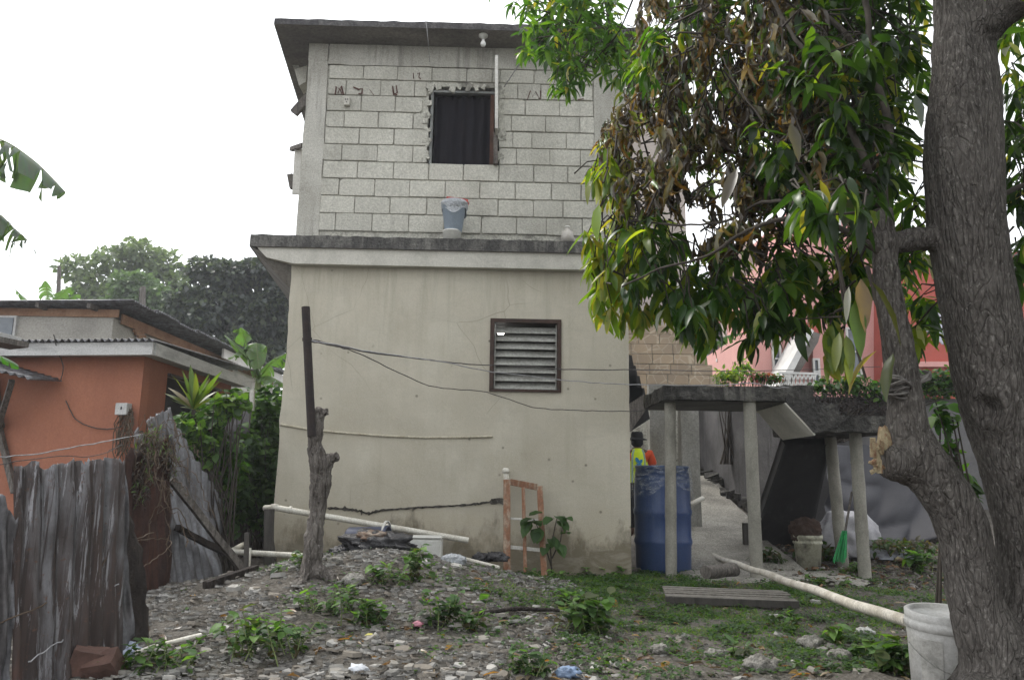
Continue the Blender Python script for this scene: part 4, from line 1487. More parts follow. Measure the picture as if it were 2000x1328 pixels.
# ---- lean-to and eaves at the left edge of the picture
lt = thing('lean_to', 'small lean-to of zinc sheet on timber struts against the terracotta wall', 'lean-to', on_front(40, 800))
corr('roof_sheet', on_front(-80, 700, .7), on_front(124, 751, .55), on_front(128, 744, .05), on_front(-60, 690, .05), 14, .012, M['zinc'], lt, 0, 8, .003, 5)
for a, b, w_ in ((on_front(72, 752, .4), on_front(6, 835, .08), .06), (on_front(4, 830, .06), on_front(36, 962, .06), .06), (on_front(-4, 740, .06), on_front(8, 836, .05), .06)):
    MB().bar(a, b, w_, w_).build('strut', M['wood_grey'], lt)
ev = thing('neighbour_eave', 'dark eave with a white edge poking in at the far left above the lean-to', 'eave', P(0, 665, 8))
MB().bar(P(-90, 630, 7.8), P(40, 664, 8.4), .03, .05, up=(0, 0, 1)).build('eave_edge', M['fascia'], ev)
MB().bar(P(-90, 650, 7.9), P(38, 676, 8.5), .35, .06, up=(0, 0, 1)).build('eave_board', M['wood_grey'], ev)

# ---- grey house behind
gh = thing('grey_house', 'grey plastered house with a long zinc roof behind the terracotta house', 'house', (-8, 14, 0))
g0 = PX(205, 612, -7.15)
yG = 13.4
xG = -7.1
zG = 3.78
mb = MB()
mb.box((xG - 3, yG + .075, zG / 2 - .1), (6, .15, zG + .1))
mb.build('front_wall', M['grey_plaster'], gh)
for (ya2, yb5, m_, nm) in ((yG + .152, 17.2, 'grey_plaster', 'side_wall'), (17.2, 19.4, 'brown_board', 'board_wall'), (19.4, 22.8, 'trim_white', 'side_wall')):
    MB().box((xG - .075, (ya2 + yb5) / 2, zG / 2 - .1), (.15, yb5 - ya2 - .002, zG + .1)).build(nm, M[m_], gh)
q = [Vector((xG + .03, y_, z_)) for y_, z_ in ((yG + .2, zG - .12), (22.6, zG - .12), (22.6, zG + .06), (yG + .2, zG + .06))]
MB().prism(q, (.03, 0, 0)).build('barge_board', M['brown_board'], gh)
MB().box((xG - 3, yG - .02, zG + .02), (6.2, .03, .14)).build('fascia_board', M['brown_board'], gh)
n_sh = 10
MB().box((xG + .36, 20.4, zG + .02), (.05, 5.4, .22)).build('fascia_board', M['trim_white'], gh)
for k in range(n_sh):
    y0_ = yG - .35 + k * .94
    dz = .012 * (k % 2) + .02 * sin(k * 2.1)
    corr('roof_sheet', Vector((xG + .5, y0_ + 1.0, zG + .17 + dz)), Vector((xG + .5, y0_, zG + .19 + dz)), Vector((xG - 3.2, y0_, zG + .12 + dz)), Vector((xG - 3.2, y0_ + 1.0, zG + .10 + dz)), 11, .014, M['zinc'], gh, 0, k, .01, 6)
corr('roof_sheet', Vector((xG - 6.4, yG - .35, zG + .16)), Vector((xG - 3.1, yG - .35, zG + .16)), Vector((xG - 3.1, yG + 6, zG + .12)), Vector((xG - 6.4, yG + 6, zG + .12)), 40, .014, M['zinc'], gh, 0, 31, .01, 6)
for x_ in (-7.4, -8.3, -9.2, -10.1):
    MB().box((x_, yG - .05, zG + .10), (.06, .5, .09)).build('rafter', M['wood_grey'], gh)
MB().box((xG - .1, 22.8, zG - .1), (1.4, .12, .2)).build('fascia_board', M['fascia'], gh)
a = P(8, 645, yG - .03)
wfo = MB().box((a.x, yG - .03, a.z), (.42, .06, .52)).build('window', M['fascia'], gh)
MB().box((a.x, yG - .07, a.z), (.34, .02, .44)).build('pane', M['win_glass'], wfo)
p = PX(267, 646, xG + .03)
for k in range(3):
    MB().box((xG + .05, p.y + .08 * k, p.z - .04 * k), (.05, .3, .05), Matrix.Rotation(.2, 3, 'X')).build('broken_block', M['brown_board'], gh)

# ---- the zinc fence
fence = thing('zinc_fence', 'patched fence of rusty corrugated zinc sheets along the left of the yard', 'fence', (-2.4, 5, 0))


def fs_(pxbl, pxbr, pxtr, pxtl, Yl, Yr, waves, m, seed, rag=.04, dent=.03, lab=None):
    a, b = P(*pxbl, Yl), P(*pxbr, Yr)
    c_, d_ = P(*pxtr, Yr), P(*pxtl, Yl)
    o = corr('fence_sheet', a, b, c_, d_, waves, .011, m, fence, rag, seed, dent, 36)
    if lab: o['label'] = lab
    return o


fs_((22, 1420), (238, 1330), (244, 896), (27, 910), 3.55, 4.15, 7, M['rusty'], 2, .05, .016)
fs_((172, 1380), (262, 1240), (243, 905), (165, 900), 4.1, 4.3, 3, M['zinc'], 7, .05, .05, 'pale bent end of the nearest sheet')
fs_((-60, 1420), (24, 1400), (30, 1010), (-60, 890), 3.4, 3.55, 3, M['zinc'], 12, .06, .05)
fs_((215, 1190), (335, 1160), (330, 850), (236, 902), 5.5, 6.3, 6, M['rust_red'], 17, .08, .03)
fs_((318, 1170), (430, 1128), (330, 798), (285, 822), 6.3, 7.4, 9, M['zinc'], 21, .05, .05, 'pale sheet leaning over')
fs_((290, 1175), (345, 1150), (318, 860), (262, 845), 6.1, 6.6, 4, M['rusty'], 26, .08, .04)
fs_((360, 1150), (432, 1118), (432, 975), (330, 815), 7.0, 7.9, 8, M['zinc'], 29, .06, .04)
# rotten post and dead stalk in the gap
def trunkish(name, pts, rad, m, label, cat, amp=.02, sc=.09, seed=0, n=14, sub=5, parent=None):
    P_ = []; R2 = []
    for i in range(len(pts) - 1):
        for k in range(sub):
            P_.append(pts[i].lerp(pts[i + 1], k / sub)); R2.append(rad[i] + (rad[i + 1] - rad[i]) * k / sub)
    P_.append(pts[-1]); R2.append(rad[-1])
    mb = MB().tube(P_, R2, n)
    o = mb.build(name, m, parent)
    rough_up(o, amp, sc, seed)
    if label: tag(o, label, cat)
    return o


M['rot'] = dirty('rotten_black_wood', (.022, .018, .016), (.05, .04, .034), 9, stretch=(3, 3, .5), bstr=1, bdist=.02)
trunkish('rotten_post', [P(270, 1290, 4.5), P(262, 1200, 4.5), P(250, 1100, 4.5), P(238, 1010, 4.5)], [.05, .07, .075, .04], M['rot'], 'black rotten post at the broken end of the nearest zinc sheet', 'post', .035, .07, 3)
trunkish('dead_stalk', [G(288, 1235), P(278, 1160, 4.9), P(268, 1090, 4.9), P(258, 1055, 4.9)], [.016, .013, .011, .008], M['dead_vine'], 'pale dead knobbly stalk beside the rotten post', 'stalk', .008, .03, 5)
# leaning timbers
for a, b, w_, lab in (((335, 935, 6.4), (492, 1136, 7.0), .055, 'long rusty timber leaning down from the fence to the stones'), ((345, 1030, 6.6), (440, 1080, 7.2), .05, 'short dark timber propped against the fence')):
    o = MB().bar(P(*a), P(*b), w_, w_).build('leaning_timber', M['rot'] if w_ < .052 else M['wood_grey'])
    rough_up(o, .008, .1, 1, cuts=6); tag(o, lab, 'timber')
o = MB().bar(G(400, 1152) + Vector((0, 0, .03)), G(500, 1118) + Vector((0, 0, .03)), .05, .05).build('ground_timber', M['rot'])
tag(o, 'dark length of timber lying on the stones by the fence foot', 'timber')
# creeping dead vines, as tangled tubes over the fence
mb = MB()
for i in range(70):
    a = P(rnd.uniform(255, 345), rnd.uniform(800, 960), rnd.uniform(5.6, 6.3))
    pts = [a]
    dx = rnd.uniform(-.04, .04)
    for k in range(rnd.randint(8, 20)):
        a = a + Vector((dx * .5 + rnd.uniform(-.025, .025), rnd.uniform(-.02, .02), -rnd.uniform(-.02, .07)))
        pts.append(a)
    mb.tube(pts, rnd.uniform(.002, .005), 4)
tag(mb.build('dead_vines', M['dead_vine']), 'tangle of dead vines draped over the middle of the fence', 'vines', kind='stuff')
# wires along the fence
cable('fence_wire', [P(-30, 893, 4.2), P(60, 888, 4.6), P(150, 872, 5), P(240, 855, 5.6), P(300, 845, 6.1)], .0035, M['wire_pale'], 'pale taut wire running along above the near zinc sheets', 'wire')
cable('fence_wire', [P(-30, 912, 4.3), P(100, 892, 4.8), P(190, 890, 5.2), P(240, 868, 5.7)], .0025, M['wire'], 'dark slack wire crossing the terracotta wall above the fence', 'wire')
cable('fence_wire', [P(-20, 1222, 3.45), P(60, 1192, 3.6), P(120, 1162, 3.85), P(180, 1128, 4.0), P(215, 1085, 4.1), P(252, 1058, 4.5), P(300, 1040, 4.9)], .0035, M['dead_vine'], 'twisted brown wire across the nearest zinc sheet, upper of the two', 'wire', .006)
cable('fence_wire', [P(55, 1292, 3.55), P(100, 1262, 3.7), P(150, 1228, 3.95), P(180, 1180, 4.02), P(232, 1140, 4.1)], .0035, M['wire_pale'], 'pale twisted wire low across the nearest zinc sheet', 'wire', .006)
cable('fence_wire', [P(272, 1112, 5.0), P(305, 1090, 5.2), P(334, 1062, 5.4), P(318, 1052, 5.4), P(290, 1053, 5.2), P(262, 1056, 5.0)], .003, M['dead_vine'], 'curled green-brown tendril looping off the dead stalk', 'tendril', .006)

# ---- white waste pipes, post and stakes at the left corner of the house
M['post_wood'] = dirty('dark_wet_post', (.085, .078, .07), (.045, .042, .038), 5, stretch=(4, 4, .5), streak=.5)
o = MB().bar(P(524, 1130, 7.8), P(526, 994, 7.8), .08, .08).build('corner_post', M['post_wood'])
rough_up(o, .008, .1, 3, cuts=8); tag(o, 'dark timber post standing under the white pipe at the house corner', 'post')
Yp = 7.95
def pvc(name, pts, r, label, m='pvc'):
    mb = MB()
    for a, b in zip(pts[:-1], pts[1:]): mb.tube([a, b], r, 14)
    o = mb.build(name, M[m])
    t = tag(o, label, 'pipe')
    mb = MB()
    for p in pts[1:-1]:
        mb.lathe(p, [(.001, -r * 1.3), (r * 1.2, -r * 1.1), (r * 1.35, 0), (r * 1.2, r * 1.1), (.001, r * 1.3)], 14)
    if len(pts) > 2:
        o2 = mb.build('elbow', M[m], None); o2.parent = o
    return o
a_, b_ = P(534, 990, 7.9), P(915, 1055, 8.0)
mb = MB().tube([P(520, 990, 8.0), P(540, 992, 7.95)], .032, 14)
o = pvc('sloping_pipe', [P(518, 992, 8.02), P(536, 991, 7.9), b_], .030, 'white plastic waste pipe sloping down across the foot of the house wall')
for f in (.08, .56):
    q = a_.lerp(b_, f); q2 = a_.lerp(b_, f + .012)
    o2 = MB().tube([q, q2], .038, 14).build('pipe_collar', M['pvc'], None); o2.parent = o
pvc('low_pipe', [P(478, 1062, 8.6), P(450, 1077, 7.7), P(600, 1086, 7.5)], .028, 'white pipe with an elbow running low between the fence and the dead trunk')
o = MB().tube([P(487, 1070, 7.6), P(485, 1120, 7.55)], .02, 10).build('pipe_stub', M['pvc']); tag(o, 'short broken white pipe stub under the low pipe', 'pipe')
o = MB().bar(G(482, 1118) + Vector((0, 0, -.1)), P(482, 1040, G(482, 1118).y), .03, .03).build('stake', M['post_wood']); tag(o, 'thin grey stake in front of the low white pipe', 'stake')

# timber scraps and white pipe on the left flank of the upper floor
o = MB().bar(P(574, 222, 9.0), P(604, 188, 9.0), .06, .10).build('protruding_board', M['wood_grey']); tag(o, 'short grey board sticking out under the roof at the left corner', 'board')
o = MB().bar(P(569, 292, 9.2), P(592, 284, 9.0), .05, .05).build('protruding_stick', M['wood_grey']); tag(o, 'small grey stick poking out beside the left wall of the upper floor', 'board')
o = MB().bar(P(583, 292, 9.15), P(578, 380, 9.15), .09, .03, up=(0, 1, 0)).build('white_shutter', M['wood_white']); tag(o, 'narrow white shutter seen edge-on at the left of the upper floor', 'shutter')
o = MB().bar(P(567, 342, 9.3), P(572, 368, 9.3), .07, .07).build('shutter_bracket', M['wood_grey']); tag(o, 'dark bracket end left of the white shutter', 'bracket')
# ================================================================== things in the yard
def barkmat(name, base, dark, ridge=26, zs=.25, bd=.02):
    t = NT(name)
    n1 = t.noise(t.coord((1, 1, zs)), ridge, 6, .7, .8)
    n2 = t.noise(t.coord(), 3, 4)
    vo = t.n('ShaderNodeTexVoronoi', feature='DISTANCE_TO_EDGE'); vo.inputs['Scale'].default_value = ridge * .8
    vv = t.mix(.12, t.coord((1, 1, zs)), t.n('ShaderNodeTexNoise').outputs['Color'])
    t.l(vv, vo.inputs['Vector'])
    c = t.mix(t.ramp(n1, [(.35, 1), (.6, 0)]), base, dark)
    c = t.mix(t.ramp(n2, [(.45, 0), (.7, .45)]), c, tuple(x * 1.45 for x in base))
    c = t.mix(t.ramp(t.noise(t.coord((1, 1, .5)), 90, 4, .7), [(.56, 0), (.70, .6)]), c, (.36, .34, .31))
    c = t.mix(t.ramp(t.noise(t.coord((1, 1, .5)), 8, 4, .6), [(.68, 0), (.76, .35)]), c, (.16, .07, .045))
    h = t.math('ADD', t.math('MULTIPLY', t.ramp(vo.outputs['Distance'], [(0, 0), (.12, 1)]), .8), t.math('MULTIPLY', n1, 1.6))
    return t.done(c, .92, h, 1.0, bd, .15)


M['bark'] = barkmat('mango_bark', (.14, .128, .116), (.04, .035, .031), 75, .24, .009)
M['stump'] = barkmat('bare_dead_wood', (.16, .145, .13), (.045, .037, .032), 24, .10, .014)
M['iron'] = dirty('dark_iron', (.016, .013, .013), (.03, .021, .018), 12, fine=60, fstr=.3, rough=.75)


def fused(name, tubes, m, voxel, parent=None, amp=.0, sc=.1, seed=0, post=None):
    """several tubes melted into one skin"""
    mb = MB()
    for pts, rad in tubes:
        P_, R2 = [], []
        for i in range(len(pts) - 1):
            for k in range(4):
                P_.append(Vector(pts[i]).lerp(Vector(pts[i + 1]), k / 4)); R2.append(rad[i] + (rad[i + 1] - rad[i]) * k / 4)
        P_.append(Vector(pts[-1])); R2.append(rad[-1])
        for _ in range(2):
            P_ = [P_[0]] + [(P_[i - 1] + P_[i] * 2 + P_[i + 1]) / 4 for i in range(1, len(P_) - 1)] + [P_[-1]]
        mb.tube(P_, R2, 18)
    me = bpy.data.meshes.new(name); me.from_pydata([tuple(v) for v in mb.v], [], mb.f)
    o = bpy.data.objects.new(name, me); C.objects.link(o)
    r = o.modifiers.new('r', 'REMESH'); r.mode = 'VOXEL'; r.voxel_size = voxel
    s_ = o.modifiers.new('s', 'SMOOTH'); s_.iterations = 4
    dg = bpy.context.evaluated_depsgraph_get(); dg.update()
    m2 = bpy.data.meshes.new_from_object(o.evaluated_get(dg))
    bpy.data.objects.remove(o)
    off = Vector((seed, seed * 2.0, seed * 3.0))
    nv = [v.normal.copy() for v in m2.vertices]
    for v, n_ in zip(m2.vertices, nv):
        q = v.co
        d_ = noise.fractal(Vector((q.x / sc, q.y / sc, q.z / sc * .45)) + off, .8, 2.1, 5) * amp
        if post: d_ += post(q)
        v.co = q + n_ * d_
    m2.materials.clear(); m2.materials.append(m)
    m2.polygons.foreach_set('use_smooth', np.ones(len(m2.polygons), bool))
    if parent is not None:
        Mi = inv(parent)
        m2.transform(Mi)
    m2.update()
    return link(name, m2, parent)


# ---- dead trunk with the iron pole
sb = G(600, 1128)
YS = sb.y
def sp_(px, py, dy=0): return P(px, py, YS + dy)
q = YS / 1500 * 1.0
stump = thing('dead_tree', 'bare grey dead tree trunk with sawn stubs standing on the stony mound', 'dead tree', sb)
def hole(q_):
    d_ = (q_ - sp_(631, 918, -.10)).length
    return -.03 * math.exp(-(d_ / .035) ** 2)
fused('trunk', [([sp_(592, 1150, .03), sp_(606, 1110), sp_(615, 1060), sp_(617, 1000), sp_(630, 930), sp_(616, 870), sp_(613, 838)], [.085, .075, .066, .064, .072, .050, .044]),
                ([sp_(614, 880), sp_(622, 850), sp_(627, 820), sp_(630, 798)], [.045, .04, .037, .036]),
                ([sp_(628, 808), sp_(641, 803)], [.032, .03]),
                ([sp_(632, 920), sp_(646, 895), sp_(660, 890)], [.06, .042, .035]),
                ([sp_(605, 1105), sp_(590, 1135, -.1), sp_(575, 1150, -.25)], [.06, .04, .02]),
                ([sp_(612, 1105), sp_(640, 1128, -.05), sp_(660, 1150, -.1)], [.06, .035, .015])],
      M['stump'], .008, stump, .030, .10, 4, hole)
pole = MB()
pole.tube([sp_(609, 852, -.05), sp_(597, 600, -.02)], .031, 16)
pole.tube([sp_(600, 660, -.02), sp_(600, 666, -.02)], .036, 16)
o = pole.build('iron_pole', M['iron']); tag(o, 'dark iron pipe pole strapped upright to the dead trunk', 'pole')
yw = YS - .03
ww_ = 8.12
for pts, r, m_, lab in (
    ([P(601, 662, yw), P(640, 670, yw + .1), P(720, 688, yw + .5), P(840, 703, 7.2), P(930, 712, 7.8), P(1040, 716, 8.0), P(1100, 721, 8.08), P(1235, 722, 8.15), P(1262, 722, 8.8), P(1400, 725, 10.5), P(1560, 722, 12), P(1720, 716, 13)], .0055, 'wire', 'dark cable from the iron pole across the louvres, uppermost of three'),
    ([P(601, 664, yw), P(660, 674, yw + .1), P(740, 690, yw + .5), P(860, 706, 7.2), P(960, 726, 7.9), P(1100, 742, 8.08), P(1170, 748, 8.12), P(1240, 751, 8.14), P(1280, 752, 8.1), P(1400, 753, 8.05), P(1470, 748, 8.0), P(1510, 757, 8.0), P(1540, 756, 8.0)], .005, 'wire_pale', 'pale cable from the iron pole to the concrete landing edge'),
    ([P(601, 666, yw), P(650, 675, yw + .05), P(700, 690, yw + .3), P(780, 728, 7.0), P(850, 756, 7.5), P(950, 766, 8.05), P(1040, 795, 8.1), P(1110, 800, 8.12), P(1180, 803, 8.13), P(1236, 803, 8.15), P(1250, 802, 8.8), P(1262, 800, 9.2)], .0045, 'wire', 'thin drooping wire from the iron pole, lowest of three')):
    cable('overhead_cable', pts, r, M[m_], lab, 'cable', .004)
# kinked loose cable on the upper floor
cable('hanging_string', [P(832, 42, 8.0), P(836, 80, 8.05), P(839, 122, 8.45)], .004, M['wire_pale'], 'thin pale string hanging from the roof edge down the block wall', 'string', .002)
cable('rope', [P(1072, 20, 7.5), P(1050, 60, 7.6), P(1020, 115, 7.9), P(985, 170, 8.4)], .006, M['wire_pale'], 'pale rope slanting from the leaves to the open shutter', 'rope', .002)

# ---- bucket and jar on the ledge
yl = DL - .13 + .16
pb2 = P(888, 462, yl); 
M['bucket_grey'] = dirty('grey_blue_plastic', (.48, .58, .70), (.40, .48, .58), 4, rough=.45, spec=.4)
M['white_film'] = dirty('white_plastic_bag', (.52, .54, .56), (.38, .41, .44), 12, fstr=.1, rough=.3, spec=.5, bstr=1, bdist=.02)
M['red_plastic'] = dirty('red_plastic', (.48, .09, .065), (.35, .06, .05), 10, rough=.4)
zt3, zl3 = P(885, 397, yl).z, ledge_top
lb = thing('ledge_bucket', 'grey bucket lined with a white bag and stacked in a white one on the ledge', 'bucket', (pb2.x, yl, ledge_top))
cx = P(886, 430, yl).x
h = zt3 - ledge_top
MB().lathe((cx - .015, yl, ledge_top), [(.001, 0), (.092, 0), (.10, .10), (.106, .105), (.106, .12), (.10, .12), (.001, .11)], 26).build('lower_bucket', M['white_plastic'], lb)
MB().lathe((cx, yl, ledge_top + .11), [(.001, 0), (.095, 0), (.135, h - .15), (.142, h - .15), (.142, h - .11), (.13, h - .11), (.12, h - .16), (.001, h - .17)], 28).build('bucket_body', M['bucket_grey'], lb)
vs, fs = [], []
for j in range(8):
    for i in range(36):
        th = 2 * pi * i / 36
        rr = .143 + .012 * sin(j * .8) + .012 * noise.noise(Vector((cos(th) * 3, sin(th) * 3, j * .6)))
        zz = h + .01 - j * (.018 + .006 * sin(th * 3))
        vs.append((cx + .005 + rr * cos(th), yl + rr * sin(th), ledge_top + zz))
vs.append((cx, yl, ledge_top + h - .02))
fs = [(j * 36 + i, j * 36 + (i + 1) % 36, (j + 1) * 36 + (i + 1) % 36, (j + 1) * 36 + i) for j in range(7) for i in range(36)] + [(i, len(vs) - 1, (i + 1) % 36) for i in range(36)]
MB().add(vs, fs, True).build('bag_liner', M['white_film'], lb)
o = MB().bar(P(872, 391, yl), P(915, 396, yl), .14, .03).build('red_lid', M['red_plastic']); rough_up(o, .012, .05, 2, cuts=6)
tag(o, 'crumpled red plastic lid lying on top of the ledge bucket', 'lid')
jx = P(1108, 460, yl).x; jh = P(1108, 446, yl).z - ledge_top
jar = thing('plastic_jar', 'small cloudy plastic jug standing on the ledge near the leaves', 'jug', (jx, yl, ledge_top))
MB().lathe((jx, yl, ledge_top), [(.001, 0), (.07, 0), (.072, jh * .5), (.06, jh * .75), (.028, jh * .85), (.028, jh), (.001, jh)], 24).build('jug_body', dirty('cloudy_plastic', (.46, .43, .38), (.36, .34, .31), 10, rough=.3, spec=.5), jar)
MB().lathe((jx, yl, ledge_top + jh + .001), [(.001, 0), (.03, 0), (.03, .02), (.001, .02)], 16).build('jug_cap', M['white_plastic'], jar)
mo = P(938, 440, DU - .03)

# ---- old window frame leaning on the wall
fg = thing('wooden_frame', 'old orange-brown wooden window sash leaning upright against the house wall', 'window frame', P(1025, 1110, 8.0))
def fb(a, b, w_, h_, m_, nm):
    MB().bar(a, b, w_, h_, up=(0, -1, 0)).build(nm, M[m_], fg, bevel=.003)
yb6, yt6 = 7.78, 8.10
fb(P(990, 1116, yb6), P(990, 937, yt6), .072, .04, 'wood_red', 'stile')
fb(P(1063, 1126, yb6), P(1054, 950, yt6), .060, .04, 'wood_red', 'stile')
fb(P(996, 941, yt6), P(1049, 951, yt6), .066, .038, 'wood_red', 'top_rail')
fb(P(1026, 1118, yb6 + .012), P(1022, 952, yt6 - .01), .036, .03, 'wood_red', 'glazing_bar')
fb(P(996, 1068, yb6 + .11), P(1056, 1074, yb6 + .11), .034, .028, 'wood_white', 'glazing_bar')
fb(P(996, 1012, yb6 + .22), P(1054, 1016, yb6 + .22), .022, .02, 'wood_white', 'glazing_bar')
o = MB().tube([P(990, 942, 8.14), P(988, 920, 8.14)], .030, 12).lathe(P(988, 924, 8.14), [(.001, .0), (.036, 0), (.038, .04), (.02, .055), (.001, .055)], 12).build('pipe_elbow', M['pvc'])
tag(o, 'stub of white pipe with cap at the head of the wooden sash', 'pipe')
o = MB().tube([P(893, 1087, 7.2), P(975, 1108, 7.0)], .016, 10).build('thin_pipe', M['pvc']); tag(o, 'thin white pipe lying on the mound before the wooden sash', 'pipe')

# ---- dustbin, black bag and white container on the mound
M['navy'] = dirty('navy_plastic', (.035, .045, .085), (.05, .06, .10), 5, rough=.4, spec=.4)
yb7 = 7.35
c = P(712, 1056, yb7)
tub = thing('fallen_bin', 'dark blue plastic tub lying on its side on top of the mound', 'tub', c)
Rm = Matrix.Rotation(radians(90), 3, 'Y') @ Matrix.Rotation(radians(8), 3, 'X')
MB().lathe(P(678, 1056, yb7), [(.001, 0), (.11, 0), (.125, .02), (.14, .36), (.15, .365), (.15, .39), (.135, .39), (.12, .05), (.001, .05)], 30, Rm).build('tub_body', M['navy'], tub)
MB().lathe(P(752, 1050, yb7), [(.148, 0), (.156, 0), (.156, .02), (.148, .02)], 30, Rm).build('tub_rim', M['white_plastic'], tub)


def lump(name, c, size, m, label, cat, amp, sc, seed=0, n=40, parent=None, flat=True):
    vs, fs = [], []
    c = Vector(c)
    for j in range(n // 2 + 1):
        for i in range(n):
            th, ph_ = 2 * pi * i / n, pi * j / (n // 2)
            v = Vector((cos(th) * sin(ph_), sin(th) * sin(ph_), cos(ph_)))
            nn_ = noise.fractal(v / sc + Vector((seed, seed * 2, 0)), .8, 2.2, 5)
            rdg = 1 - abs(noise.noise(v / sc * 1.7 + Vector((0, seed, 5)))) * 1.2
            v = Vector((v.x * size[0], v.y * size[1], v.z * size[2])) * (1 + amp * nn_ + amp * .6 * rdg)
            if flat and v.z < -size[2] * .5: v.z = -size[2] * .5
            vs.append(c + v)
    for j in range(n // 2):
        for i in range(n): fs.append((j * n + i, (j + 1) * n + i, (j + 1) * n + (i + 1) % n, j * n + (i + 1) % n))
    o = MB().add(vs, fs, True).build(name, m, parent)
    if label: tag(o, label, cat)
    return o


M['black_bag'] = dirty('black_plastic_bag', (.012, .012, .014), (.03, .028, .03), 10, fine=30, rough=.28, spec=.6, bstr=.8, bdist=.02)
lump('rubbish_bag', P(735, 1064, 7.05), (.27, .17, .10), M['black_bag'], 'torn black rubbish bag spilling brown scraps on the mound', 'rubbish bag', .45, .5, 3, 60)
lump('torn_paper', P(727, 1050, 7.0), (.12, .08, .045), dirty('brown_scraps', (.17, .12, .09), (.32, .27, .22), 18, .45, .6), 'crumpled brown paper scraps in the mouth of the black bag', 'paper', .6, .4, 8, 40)
lump('rubbish_bag', P(662, 1078, 6.9), (.07, .05, .04), M['black_bag'], 'small crumpled black bag beside the dead trunk', 'rubbish bag', .5, .5, 5, 30)
for px, py, s_, lab in ((940, 1092, .07, 'black plastic scrap at the wall foot left of the wooden sash'), (968, 1090, .09, 'larger black plastic scrap touching the wooden sash')):
    lump('plastic_scrap', P(px, py, 7.6), (s_, .06, .05), M['black_bag'], lab, 'scrap', .5, .5, px, 30)
lump('crumpled_film', G(885, 1100) + Vector((0, 0, .02)), (.09, .06, .045), M['white_film'], 'crumpled clear film with bottle on the mound before the white container', 'plastic film', .5, .45, 9, 36)
a = P(827, 1070, 7.6)
wcn = thing('white_container', 'squat white plastic container half hidden behind the mound', 'container', a)
o = MB().box(a + Vector((0, 0, -.05)), (.36, .22, .30)).build('container_body', M['white_plastic'], wcn, bevel=.025)
MB().box(a + Vector((0, 0, .105)), (.37, .23, .02)).build('container_rim', M['white_plastic'], wcn, bevel=.008)

# ---- ground timber, long pipe, log and pallet
A_, B_ = G(1385, 1094), G(1776, 1228)
B_ = P(1776, 1216, 3.75)
mb = MB()
A_.z += .07
pts = [A_.lerp(B_, i / 16) + Vector((0, 0, .006 * sin(i * 1.7))) for i in range(17)]
mb.tube(pts, [.029 + .0012 * sin(i * 2.3) for i in range(17)], 16)
o = mb.build('long_pipe', dirty('scuffed_white_pipe', (.50, .47, .41), (.30, .265, .21), 7, .45, .7, fine=60, fstr=.3, rough=.55))
tag(o, 'long scuffed white pipe lying across the grass to the lidded bucket', 'pipe')
trunkish('branch_log', [G(1225, 1122) + Vector((0, 0, .03)), G(1290, 1112) + Vector((0, 0, .04)), G(1385, 1096) + Vector((0, 0, .06))], [.022, .03, .032], M['wood_grey'], 'grey branch lying from the house corner to the end of the long pipe', 'branch', .01, .08, 2)
trunkish('branch_log', [G(1385, 1098) + Vector((0, 0, .05)), G(1342, 1082) + Vector((0, 0, .05))], [.03, .024], M['wood_grey'], 'short grey branch beside the blue barrel pointing at the pipe end', 'branch', .01, .08, 6)
trunkish('sawn_log', [P(1378, 1116, 7.3), P(1434, 1112, 7.6)], [.06, .065], M['wood_grey'], 'stubby sawn log lying behind the long pipe', 'log', .012, .1, 8)
pal = thing('pallet', 'weathered wooden slatted pallet lying flat in the grass', 'pallet', G(1430, 1165))
pc0 = P(1300, 1158, 6.35); pc1 = P(1558, 1171, 6.2)
pd = Vector((pc1.x - pc0.x, pc1.y - pc0.y, 0)).normalized(); pn = Vector((-pd.y, pd.x, 0))
L_ = (pc1 - pc0).length
z0p = float(gz(pc0.x, pc0.y)); pc0.z = z0p + .06
M['pallet'] = dirty('weathered_pallet_wood', (.20, .185, .16), (.11, .10, .085), 6, .4, .7, stretch=(2, 8, 2), fine=40, fstr=.4, bstr=.8)
for k in range(3):
    s_ = pc0 + pd * (L_ * (.04 + .46 * k)) + Vector((0, 0, -.05))
    MB().bar(s_, s_ + pn * .62, .045, .08).build('bearer', M['pallet'], pal)
for k in range(7):
    s_ = pc0 + pn * (.0 + k * .096) + Vector((0, 0, .002 + rnd.uniform(-.004, .004)))
    MB().bar(s_, s_ + pd * L_ + Vector((0, 0, rnd.uniform(-.006, .006))), .066, .018).build('slat', M['pallet'], pal)
MB().bar(pc0 + pn * -.045 + Vector((0, 0, -.015)), pc0 + pd * L_ + pn * -.045 + Vector((0, 0, -.015)), .02, .05).build('front_board', M['post_wood'], pal)
trunkish('fallen_stick', [G(930, 1207) + Vector((0, 0, .03)), G(1010, 1203) + Vector((0, 0, .05)), G(1092, 1203) + Vector((0, 0, .04))], [.012, .016, .011], M['rot'], 'dark fallen stick on the stones in the middle of the yard', 'stick', .008, .06, 3)
o = MB().tube([G(262, 1287) + Vector((0, 0, .03)), G(300, 1274) + Vector((0, 0, .03)), G(392, 1247) + Vector((0, 0, .02))], .013, 10).build('plastic_rod', M['pvc']); tag(o, 'thin pale plastic rod lying on stones near the zinc fence', 'rod')
o = MB().tube([P(1346, 986, 9.6), P(1372, 973, 9.9)], .03, 12).build('drain_pipe', M['pvc']); tag(o, 'short white drain pipe poking out beside the concrete post', 'pipe')
b_ = G(1462, 1080); o = MB().box(b_ + Vector((0, .1, .15)), (.06, .06, .42)).build('stub_post', M['post_wood']); tag(o, 'short wooden stub post just left of the second pipe column', 'post')
